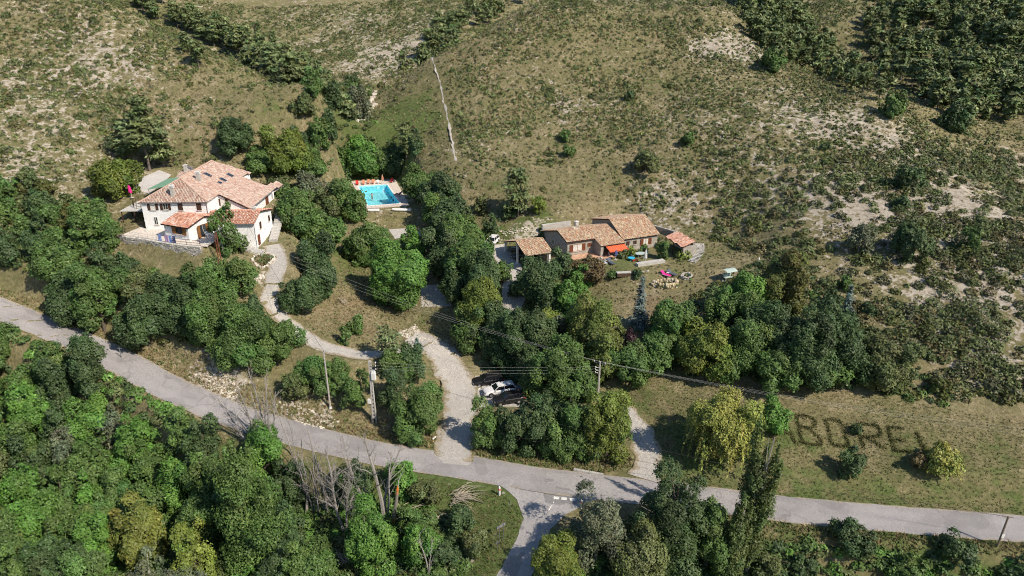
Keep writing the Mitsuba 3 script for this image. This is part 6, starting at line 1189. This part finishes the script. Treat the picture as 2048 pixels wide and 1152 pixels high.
obj('swing_seat__canopy', in_frame((cv, np.array(cf)), p, SY), COL['canopy']); obj('swing_seat__seat', in_frame(box(-.85, -.3, .48, .85, .25, .58), p, SY), COL['canopy']); obj('swing_seat__backrest', in_frame(quad_prism([(-.85, .25, .58), (.85, .25, .58), (.85, .45, 1.15), (-.85, .45, 1.15)], .07), p, SY), COL['canopy'])
for x in (-1.05, 1.05):
    for y in (-.75, .75): obj(numbered('swing_seat__leg'), in_frame(tube([(x, y, 0), (x, 0, 1.75)], [.03, .03], 5), p, SY), 'zinc_mat')
sheet('swing_mat', Polygon([at(*q)[:2] for q in ((1441, 561), (1452, 557), (1466, 565), (1456, 570))]), 'terrace_mat', .06, 'pale mat on the ground before the swing seat')
p = at(1398, 519); 
# ------------------------------------------------------------------ around the white farmhouse
LH = lambda x, y, z=0.04: local(H1O, H1YAW, (x, y, z))
table(LH(12.9, -5.2), -.4, 1.05, .6, 'white_mat', 'white table with chairs on the terrace before the front room')
for i, (x, y, a) in enumerate(((11.7, -4.8, 1.3), (12.7, -6.3, 3.0), (13.9, -5.8, 2.2), (13.3, -4.1, 0))): chair(LH(x, y), a - .4, 'white_mat', f'white terrace chair, {["left", "front", "right", "rear"][i]} side of the white table', 'white chairs on the terrace')
tag('drying_rack', 'folded white drying rack at the left corner of the white farmhouse', 'drying rack'); obj('drying_rack__frame', in_frame(cat([tube([(0, 0, 0), (.5, .3, 1.15)], [.03, .03], 4), tube([(.6, -.1, 0), (.1, .3, 1.15)], [.03, .03], 4), quad_prism([(0, 0, .5), (.7, .1, .9), (.65, .3, 1.0), (-.05, .2, .6)], .04)]), LH(.7, -1.7), -.4), 'white_mat')
tag('washing_line', 'washing line along the stone terrace wall', 'washing line'); LN = [LH(4.9, -6.55), LH(8.1, -7.9)]
for q in LN: obj(numbered('washing_line__post'), tube([q, q + [0, 0, 1.25]], [.03, .03], 5), 'zinc_mat')
obj('washing_line__line', tube([LN[0] + [0, 0, 1.2], LN[1] + [0, 0, 1.2]], [.015, .015], 3), 'zinc_mat')
for f, w_, c, lab in ((.12, .62, 'sky', 'bright blue towel, leftmost on the washing line'), (.50, .74, 'lilac', 'lilac towel on the washing line'), (.72, .62, 'silver', 'light blue towel on the washing line'), (.93, .52, 'navy', 'dark blue towel, rightmost on the washing line')):
    if c == 'silver': c = 'sky'
    a = LN[0] + (LN[1] - LN[0]) * f; d = unit(LN[1] - LN[0]) * w_ / 2; u = np.linspace(-1, 1, 7); nrm = np.array([d[1], -d[0], 0]) / np.linalg.norm(d) * .04
    V = np.array([a + d * q + [0, 0, z] + nrm * (math.sin(q * 5 + f * 9) * (1.2 - z) + .6) for z in (1.2, .65, .12) for q in u]); F = [[r * 7 + i, r * 7 + i + 1, r * 7 + i + 8] for r in (0, 1) for i in range(6)] + [[r * 7 + i, r * 7 + i + 8, r * 7 + i + 7] for r in (0, 1) for i in range(6)]
    tag(obj(numbered('towel'), (V, np.array(F)), COL[c], True), lab, 'towel')
pp_ = at(265, 398); parasol(pp_ + [0, 0, .2], 2.6, COL['pink'], 'closed bright pink parasol beside the yard of the white farmhouse', (-.10, 0)); table(LH(12.9, 20.6, 1.26), 0, .7, .7, 'white_mat', 'round white table on the terrace behind the white farmhouse')
chair(LH(12.0, 20.0, 1.26), 1.2, COL['red'], 'dark red chair left of the round white table behind the farmhouse', None); chair(LH(13.6, 21.4, 1.26), -.8, 'white_mat', 'white chair behind the round white table of the rear terrace', None)
railing('rear_railing', [(14.0, 18.9), (14.6, 21.5), (14.8, 24.2), (11, 24.8)], 1.25, .95, H1O, H1YAW, 'dark railing round the terrace behind the white farmhouse', 'railing')
p = at(487, 578); hz_ = 1.9; tag('utility_hut', 'small grey hut with a rust-brown door and flat slab roof by the house track', 'hut')
obj('utility_hut__wall', in_frame(frustum(-.4, hz_, .78, .68, .7, .6), p, .15), 'concrete_mat'); obj('utility_hut__roof', in_frame(box(-.9, -.85, hz_, .9, .8, hz_ + .12), p, .15), 'concrete_mat'); obj('utility_hut__door', in_frame(quad_prism([(-.42, -.74, .05), (.42, -.74, .05), (.42, -.64, hz_ - .12), (-.42, -.64, hz_ - .12)], .05), p, .15), COL['rust'])
tag('white_farm_post', 'small white post standing in the scrub right of the swing seat', 'post'); obj('white_farm_post', in_frame(box(-.09, -.05, 0, .09, .05, .55), at(1518, 521), .2), 'white_mat')
# ------------------------------------------------------------------ footpaths, rocks
ROADS['footpath'] = (foot_path, .20); strip('footpath', 'footpath', 'gravel_mat', .05, .22, 5, 'narrow stony footpath climbing the right hillside', 9)
ROADS['hill_path'] = (path([(-60, 362), (20, 364), (70, 361), (118, 362)], .6), .55); strip('hill_path', 'hill_path', 'gravel_mat', .05, .12, 5, 'pale level path along the foot of the left hillside', 10)
def rocks(key, pix, n, size, seed, label):
    rng = np.random.default_rng(seed); xy = scatter(wpoly(pix), size * .9, rng, n); ms, cs = [], []
    for x, y in xy:
        s = trimesh.creation.icosphere(1, size * rng.uniform(.3, .9)); s.vertices *= rng.uniform(.6, 1.2, 3) * [1, 1, .6]; s.vertices += rng.normal(0, size * .07, s.vertices.shape); s.apply_translation([x, y, gz(x, y) + size * .05]); ms.append(s); cs.append(np.tile(np.array([.58, .53, .46]) * rng.uniform(.75, 1.15), (len(s.vertices), 1)))
    obj(key, cat(ms), 'vcol_mat', False, np.vstack(cs)); tag(key, label, 'rocks', kind='stuff')
rocks('bank_rubble', [(385, 748), (440, 742), (480, 775), (465, 800), (420, 775)], 110, .32, 1, 'broken pale rock on the roadside bank'); rocks('bank_rubble_001', [(540, 800), (600, 812), (680, 840), (660, 862), (590, 845)], 70, .28, 2, 'broken pale rock on the bank right of the dead trees')
rocks('track_rubble', [(790, 668), (830, 650), (850, 672), (880, 690), (850, 690)], 130, .3, 3, 'loose pale stones where the tracks meet'); rocks('gully_rocks', [(700, 235), (745, 195), (760, 180), (750, 215), (715, 245)], 60, 1.1, 4, 'pale boulders in the gully above the pool'); rocks('cottage_rubble', [(1000, 462), (1060, 455), (1075, 466), (1010, 472)], 90, .4, 5, 'strip of rubble behind the carport')
row('along the front of the cottage', [('oak', 1322, 476, 517, 30, 'small leafy tree with a thin trunk on the cottage lawn'), ('lime', 1262, 492, 512, 26), ('olive', 1243, 496, 515, 24), ('oak', 1286, 488, 508, 20), ('lime', 1366, 500, 518, 34, 'yellow-green bush before the garden shed')])
row('beside the planter trough', [('oak', 1226, 540, 553, 26), ('dark', 1276, 536, 553, 30)])
# ------------------------------------------------------------------ dead trees, brush
def dead(px, top, base, label, seed, base_r=.16, spread=.3, stems=3, twigs=8, fine=2, lean=(0, 0), col=(.30, .28, .27)):
    b, h, _ = size_at(px, top, base, 10); k = thing('dead_tree', label, 'dead tree')
    v, f = branchwork(np.random.default_rng(seed), h, base_r * 1.1, spread, stems, twigs, fine); v = v * (h / max(v[:, 2].max(), 1)); v[:, 0] += v[:, 2] * lean[0]; v[:, 1] += v[:, 2] * lean[1]
    obj(k, (v + b, f), 'vcol_mat', color=np.array(col) * np.random.default_rng(seed).uniform(.8, 1.2, (len(v), 1)))
dead(548, 735, 905, 'tallest bare grey dead tree crossing the road in the view', 1, .17, .26, 5, 12); dead(528, 745, 900, 'bare grey dead tree leaning left over the road', 2, .15, .3, 4, 11, 2, (-.14, .0)); dead(505, 800, 908, 'low bare dead tree with branches spreading left over the road', 12, .12, .5, 3, 10, 2, (-.45, .1))
dead(655, 850, 1025, 'bare dead trunk in the middle of the grey dead trees', 3, .15, .14, 2, 9, 2, (-.05, 0)); dead(612, 862, 1030, 'bare dead trunk left of the middle ones, forked low', 4, .12, .3, 3, 9, 2, (-.08, 0)); dead(638, 880, 1030, 'thin bare dead trunk between two others', 5, .10, .12, 1, 8)
dead(690, 890, 1065, 'dead tree shaggy with fine grey twigs', 6, .16, .2, 2, 34); dead(768, 838, 1035, 'big double-stemmed bare dead tree right of the shaggy one', 7, .24, .12, 3, 9); dead(742, 868, 1030, 'bare dead tree with a curved left limb', 8, .14, .3, 2, 8, 2, (-.1, 0)); dead(862, 1060, 1160, 'small bare dead tree at the bottom edge left of the side lane', 9, .09, .3, 3, 9); dead(585, 780, 912, 'slim bare dead tree right of the tallest one', 21, .08, .3, 2, 10); dead(722, 852, 1010, 'slim bare dead tree left of the double-stemmed one', 22, .10, .2, 2, 10); dead(626, 905, 1020, 'short forked dead tree with many twigs between the bare trunks', 23, .09, .35, 3, 14); dead(600, 890, 965, 'slender dead stem by the road edge', 10, .07, .2, 2, 8)
b, h, _ = size_at(789, 978, 1046, 10); k = tag('broken_trunk', 'snapped grey trunk with bright orange torn wood at its top and foot', 'broken tree'); ln = np.array([.16, 0, 0])
P_ = [b + [0, 0, -.2], b + [.05, 0, h * .25], b + ln * h * .5 + [0, 0, h * .6], b + ln * h * .8 + [0, 0, h * .95]]
obj(k + '__trunk', tube(P_, [.24, .21, .18, .15], 8), 'vcol_mat', color=np.full((32, 3), .24) * [1, .92, .86]); scene['torn_mat'] = principled((.62, .20, .045), .9)
obj(k + '__torn_top', tube([b + ln * h * .72 + [0, 0, h * .86], b + ln * h * .85 + [0, 0, h * 1.0], b + ln * h * .9 + [0, 0, h * 1.1]], [.17, .15, .03], 6), 'torn_mat'); obj(k + '__torn_foot', tube([b + [0, 0, -.1], b + [.03, 0, h * .1], b + [.06, 0, h * .16]], [.3, .27, .22], 7), 'torn_mat')
obj(k + '__limb', tube([b + ln * h * .9 + [0, 0, h * 1.0], b + [.8, .1, h * 1.22], b + [1.4, .2, h * 1.5]], [.07, .05, .02], 5), 'vcol_mat', color=np.full((15, 3), .38))
def brush(key, px, py, yaw, L, n, label, seed, wide=.55, lift=.1):
    rng = np.random.default_rng(seed); p = at(px, py); ms = []
    for i in range(n):
        a = yaw + rng.normal(0, wide); l = L * rng.uniform(.4, 1); q = np.linspace(0, 1, 5)[:, None]; o = p + np.r_[rng.normal(0, .35, 2), 0]; pts = o + q * np.array([math.cos(a), math.sin(a), 0]) * l + np.c_[np.zeros((5, 2)), .35 * np.sin(q[:, 0] * 2.6 + rng.uniform(0, 1)) + rng.uniform(0, .35)]; pts[:, :2] += np.cumsum(rng.normal(0, .06, (5, 2)), 0); pts[:, 2] += gz(pts[:, 0], pts[:, 1]) - pts[:, 2].min() * 0 - p[2] + lift
        ms.append(tube(pts, np.linspace(.06, .015, 5) * rng.uniform(.5, 1.3), 4))
    m = cat(ms); tag(key, label, 'brush pile'); obj(key, m, 'vcol_mat', color=np.array([.38, .335, .27]) * rng.uniform(.6, 1.2, (len(m[0]), 1)))
brush('brush_pile', 912, 1000, .1, 3.6, 46, 'fan of cut dry branches on the verge left of the white marker post', 1, .38); brush('brush_pile_001', 806, 1036, -.25, 3.4, 60, 'heap of dry twigs lying right of the snapped trunk', 2, .6); brush('brush_pile_002', 690, 1128, 2.7, 2.6, 26, 'pale fallen branches at the bottom of the riverside wood', 3, .4); brush('brush_pile_003', 872, 1040, -.2, 1.8, 12, 'small bundle of grey branches below the fan of cut branches', 4, .3); brush('brush_pile_004', 690, 612, 2.2, 2.2, 14, 'grey dead sticks beside the dark bush on the house track', 5, .6)

# ------------------------------------------------------------------ letters grown in the grass
def glyph(key, ch, strokes, label):
    rng = np.random.default_rng(ord(ch)); tag(key, label, 'grass letter', 'letters of tall grass on the field')
    for s in strokes:
        q = [at(1520 + x * .20996, 770 + y * .20996) for x, y in s]; P_ = densify(q, .10) if len(s) > 2 else q[0] + (q[1] - q[0]) * np.linspace(0, 1, max(int(np.linalg.norm(q[1] - q[0]) / .10), 3))[:, None]
        P_ = np.repeat(P_, 9, 0); P_[:, :2] += rng.normal(0, .15, (len(P_), 2)); P_[:, 2] = gz(P_[:, 0], P_[:, 1]); n = len(P_); hh = rng.uniform(.08, .26, n); a = rng.uniform(0, 6.28, n); d = np.stack([np.cos(a), np.sin(a), 0 * a], 1) * .07; lean = rng.normal(0, .12, (n, 3)) * [1, 1, 0]
        tri = np.stack([P_ - d, P_ + d, P_ + lean + np.c_[np.zeros((n, 2)), hh]], 1); c = np.array([(.10, .118, .042), (.13, .12, .052), (.082, .10, .036), (.165, .145, .07)])[rng.integers(0, 4, n)] * rng.uniform(.7, 1.25, (n, 1))
        put(soup(tri, c), numbered(key + '__stroke'), np.zeros(3), 'vcol_mat')
glyph('grass_letter', 'A', [[(125, 530), (150, 440), (170, 380)], [(240, 380), (280, 450), (345, 560)], [(150, 455), (265, 460)]], 'tall grass letter A, first one seen beside the bushy green tree')
glyph('grass_letter_001', 'B', [[(345, 290), (370, 420), (400, 555)], [(345, 295), (440, 300), (520, 330), (530, 370), (480, 410), (385, 405)], [(470, 430), (540, 480), (590, 545), (570, 572), (480, 570), (400, 545)]], 'tall grass letter B, right of the letter A')
glyph('grass_letter_002', 'O', [[(620, 335), (650, 420), (680, 550), (700, 578)], [(640, 330), (740, 340), (780, 370)], [(780, 370), (810, 460), (845, 570)], [(690, 575), (770, 585), (850, 578)]], 'tall grass letter O, between the letters B and R')
glyph('grass_letter_003', 'R', [[(920, 375), (950, 480), (990, 600)], [(930, 375), (1040, 378), (1125, 395), (1150, 450), (1130, 490), (960, 488)], [(1030, 515), (1110, 560), (1195, 610)]], 'tall grass letter R, right of the small dark bush')
glyph('grass_letter_004', 'E', [[(1215, 405), (1250, 520), (1290, 635)], [(1215, 405), (1290, 410), (1360, 420)], [(1245, 520), (1320, 525), (1385, 532)], [(1285, 630), (1370, 630), (1440, 638)]], 'tall grass letter E, right of the letter R')
glyph('grass_letter_005', 'L', [[(1490, 455), (1525, 540), (1565, 620)], [(1565, 620), (1620, 640), (1680, 650)]], 'tall grass letter L at the right end, half behind the yellow-green bush')

# ------------------------------------------------------------------ undergrowth and grass
def under(key, pix, gap, r, pals, seed, label, leaf=.24, clear=.6, hz=(.5, 1.0), dens=1.0):
    rng = np.random.default_rng(seed); poly = wpoly(pix); x0, y0, x1, y1 = poly.bounds; gx, gy = np.meshgrid(np.arange(x0, x1, gap), np.arange(y0, y1, gap)); c = np.stack([gx.ravel(), gy.ravel()], 1) + rng.uniform(-.5, .5, (gx.size, 2)) * gap
    c = c[shapely.contains_xy(poly, c[:, 0], c[:, 1])]; c = c[(road_gap(c) > clear) & (shapely.distance(shapely.union_all([q for q, _ in PADS]), shapely.points(c)) > .3)]; n = len(c); rx = rng.uniform(*r, n)
    m = bush_cloud(np.c_[c, gz(c[:, 0], c[:, 1])], rx, rx * rng.uniform(*hz, n), np.array([PAL[q] for q in pals])[rng.integers(0, len(pals), n)] * np.exp(rng.normal(0, .2, (n, 1))), rng, leaf, dens); put(m, key, np.zeros(3)); tag(key, label, 'undergrowth', kind='stuff')
under('undergrowth', [(-60, 680), (20, 660), (100, 695), (170, 695), (240, 738), (330, 805), (400, 862), (440, 900), (560, 950), (640, 985), (760, 985), (840, 1000), (900, 1040), (950, 1090), (930, 1160), (860, 1290), (-120, 1290), (-120, 800)], .95, (.6, 1.3), ['oak', 'dark', 'bright', 'olive', 'oak'], 1, 'leafy undergrowth filling the riverside wood')
under('undergrowth_001', [(1400, 1075), (1560, 1085), (1780, 1100), (2100, 1130), (2100, 1300), (1050, 1300), (1120, 1120), (1250, 1060)], .78, (.6, 1.25), ['oak', 'olive', 'bright', 'dark', 'oak'], 2, 'leafy undergrowth below the road at right')
under('undergrowth_002', [(-60, 400), (60, 400), (180, 430), (230, 500), (330, 560), (430, 575), (480, 590), (560, 690), (520, 730), (430, 695), (330, 685), (240, 635), (160, 615), (100, 565), (-60, 520)], 1.0, (.5, 1.1), ['oak', 'olive', 'dark', 'juniper'], 3, 'scrubby undergrowth on the slope below the white farmhouse')
under('undergrowth_003', [(1240, 740), (1300, 660), (1440, 560), (1560, 500), (1680, 590), (1760, 700), (1900, 780), (1900, 812), (1700, 775), (1520, 765), (1350, 745)], 1.1, (.5, 1.1), ['olive', 'oak', 'juniper', 'dark'], 4, 'scrubby undergrowth of the thicket above the field')
under('undergrowth_004', [(560, 400), (640, 360), (700, 330), (760, 290), (690, 180), (640, 190), (600, 300), (550, 340)], 1.3, (.5, 1.2), ['oak', 'olive', 'dark'], 5, 'undergrowth along the gully beside the white farmhouse')
under('undergrowth_005', [(960, 640), (1160, 600), (1160, 700), (1250, 720), (1200, 800), (1240, 900), (980, 880), (960, 800), (1060, 800), (960, 740)], 1.0, (.4, .9), ['oak', 'dark', 'olive'], 6, 'undergrowth below the clumps beside the driveway', clear=1.2)
def tufts(key, xy, h, pal, rng, label, blades=5, wd=.05):
    n = len(xy); P_ = np.repeat(np.c_[xy, gz(xy[:, 0], xy[:, 1])], blades, 0); m = len(P_); P_[:, :2] += rng.normal(0, .10, (m, 2)); a = rng.uniform(0, 6.28, m); d = np.stack([np.cos(a), np.sin(a), 0 * a], 1) * wd * rng.uniform(.7, 1.5, (m, 1)); hh = np.repeat(h, blades) * rng.uniform(.6, 1.3, m); le = rng.normal(0, .45, (m, 3)) * hh[:, None] * [1, 1, 0]
    c = np.repeat(pal, blades, 0) * np.exp(rng.normal(0, .22, (m, 1))); put(soup(np.stack([P_ - d, P_ + d, P_ + le + np.c_[np.zeros((m, 2)), hh]], 1), np.clip(c, .004, .6)), key, np.zeros(3), 'vcol_mat'); tag(key, label, 'grass', kind='stuff')
rng = np.random.default_rng(91)
def cover(pix, gap): 
    poly = wpoly(pix); x0, y0, x1, y1 = poly.bounds; gx, gy = np.meshgrid(np.arange(x0, x1, gap), np.arange(y0, y1, gap)); c = np.stack([gx.ravel(), gy.ravel()], 1) + rng.uniform(-.5, .5, (gx.size, 2)) * gap; c = c[shapely.contains_xy(poly, c[:, 0], c[:, 1])]
    return c[(road_gap(c) > .15) & (shapely.distance(shapely.union_all([q for q, _ in PADS[:3] + PADS[4:]]), shapely.points(c)) > -.1) & ~shapely.contains_xy(deckp.buffer(.3), c[:, 0], c[:, 1])]
STRAW, GREEN = np.array([(.27, .225, .125), (.22, .18, .095), (.17, .15, .07), (.23, .165, .10)]), np.array([(.105, .145, .045), (.085, .125, .036), (.13, .15, .055), (.16, .165, .075)])
fld = cover([(1210, 800), (1290, 760), (1500, 765), (1700, 780), (2080, 850), (2080, 1055), (1700, 1015), (1400, 985), (1300, 940), (1250, 850)], .42); w_ = np.clip((meshkit.fbm(np.c_[fld / 6, fld[:, :1] * 0], 3, 5) - .5) * 2.6 + .72 - .02 * (76 - fld[:, 1]) , 0, 1)
w_ = np.clip(w_ - np.clip((74 - fld[:, 1]) / 10, 0, .6), 0, 1); pick = rng.uniform(0, 1, len(fld)) < w_
tufts('field_grass', fld, np.where(pick, .14, .17) * rng.uniform(.7, 1.3, len(fld)), np.where(pick[:, None], STRAW[rng.integers(0, 4, len(fld))], GREEN[rng.integers(0, 4, len(fld))]), rng, 'mown dry and green grass of the field by the road', 5, .05)
ver = cover([(-60, 560), (0, 575), (170, 640), (340, 690), (480, 760), (700, 820), (860, 870), (900, 890), (900, 925), (760, 895), (600, 860), (470, 820), (340, 762), (170, 668), (0, 600), (-60, 585)], .40)
tufts('verge_grass', ver, rng.uniform(.15, .55, len(ver)), np.vstack([STRAW, STRAW, GREEN])[rng.integers(0, 12, len(ver))], rng, 'tall dry grass on the bank above the road', 6, .06)
ver = cover([(930, 885), (1160, 905), (1250, 900), (1275, 930), (1150, 955), (1000, 935), (940, 915)], .33); tufts('verge_grass_001', ver, rng.uniform(.15, .5, len(ver)), np.vstack([STRAW, GREEN, GREEN])[rng.integers(0, 12, len(ver))], rng, 'rough grass on the verge below the roadside clump', 6, .06)
ver = cover([(830, 955), (1000, 985), (1050, 1030), (1045, 1080), (1000, 1160), (940, 1160), (960, 1090), (840, 1010)], .33); tufts('verge_grass_002', ver, rng.uniform(.10, .32, len(ver)), np.vstack([STRAW[:2] * .85, GREEN, GREEN])[rng.integers(0, 10, len(ver))], rng, 'grass on the verge left of the side lane', 8, .035)
ver = cover([(1400, 1010), (1600, 1040), (1850, 1062), (2080, 1085), (2080, 1115), (1780, 1105), (1560, 1085), (1400, 1060)], .33); tufts('verge_grass_003', ver, rng.uniform(.15, .5, len(ver)), np.vstack([STRAW, GREEN])[rng.integers(0, 8, len(ver))], rng, 'rough grass along the lower verge of the road', 6, .06)
mea = cover([(560, 590), (640, 560), (690, 520), (720, 500), (760, 520), (860, 600), (900, 640), (900, 680), (820, 660), (700, 700), (600, 655), (560, 620)], .5); pick = rng.uniform(0, 1, len(mea)) < .6
tufts('meadow_grass', mea, rng.uniform(.12, .3, len(mea)), np.where(pick[:, None], STRAW[rng.integers(0, 4, len(mea))], GREEN[rng.integers(0, 4, len(mea))]), rng, 'dry grass of the small meadow above the track bend', 5, .06)
slo = cover([(1180, 560), (1300, 600), (1420, 580), (1470, 570), (1440, 620), (1300, 660), (1240, 640), (1200, 620)], .5); tufts('garden_grass', slo, rng.uniform(.08, .22, len(slo)), np.vstack([STRAW, GREEN])[rng.integers(0, 8, len(slo))], rng, 'dry lawn below the cottage', 5, .06)
hx, hy = np.meshgrid(np.arange(-215, 185, .95), np.arange(100, 245, .95)); hc = np.stack([hx.ravel(), hy.ravel()], 1) + rng.uniform(-.48, .48, (hx.size, 2)); q = project(np.c_[hc, gz(hc[:, 0], hc[:, 1])]); ok = (q[:, 0] > -20) & (q[:, 0] < 2070) & (q[:, 1] > -10) & (q[:, 1] < 720) & (road_gap(hc) > .4); hc = hc[ok]
_b = RegularGridInterpolator((GY, GX), bare.reshape(XX.shape))(hc[:, ::-1]); hc = hc[rng.uniform(0, 1, len(hc)) > np.clip((_b - .36) * 3.4, 0, .88)]
hc = hc[(shapely.distance(shapely.union_all([q_ for q_, _ in PADS]), shapely.points(hc)) > .6) & (cKDTree(foot_path[:, :2]).query(hc)[0] > .6)]
tufts('hill_grass', hc, rng.uniform(.2, .5, len(hc)), np.array([(.29, .25, .155), (.21, .19, .10), (.15, .145, .07), (.19, .17, .105), (.135, .13, .07)])[rng.integers(0, 5, len(hc))], rng, 'tufts of dry grass between the hillside shrubs', 4, .11)
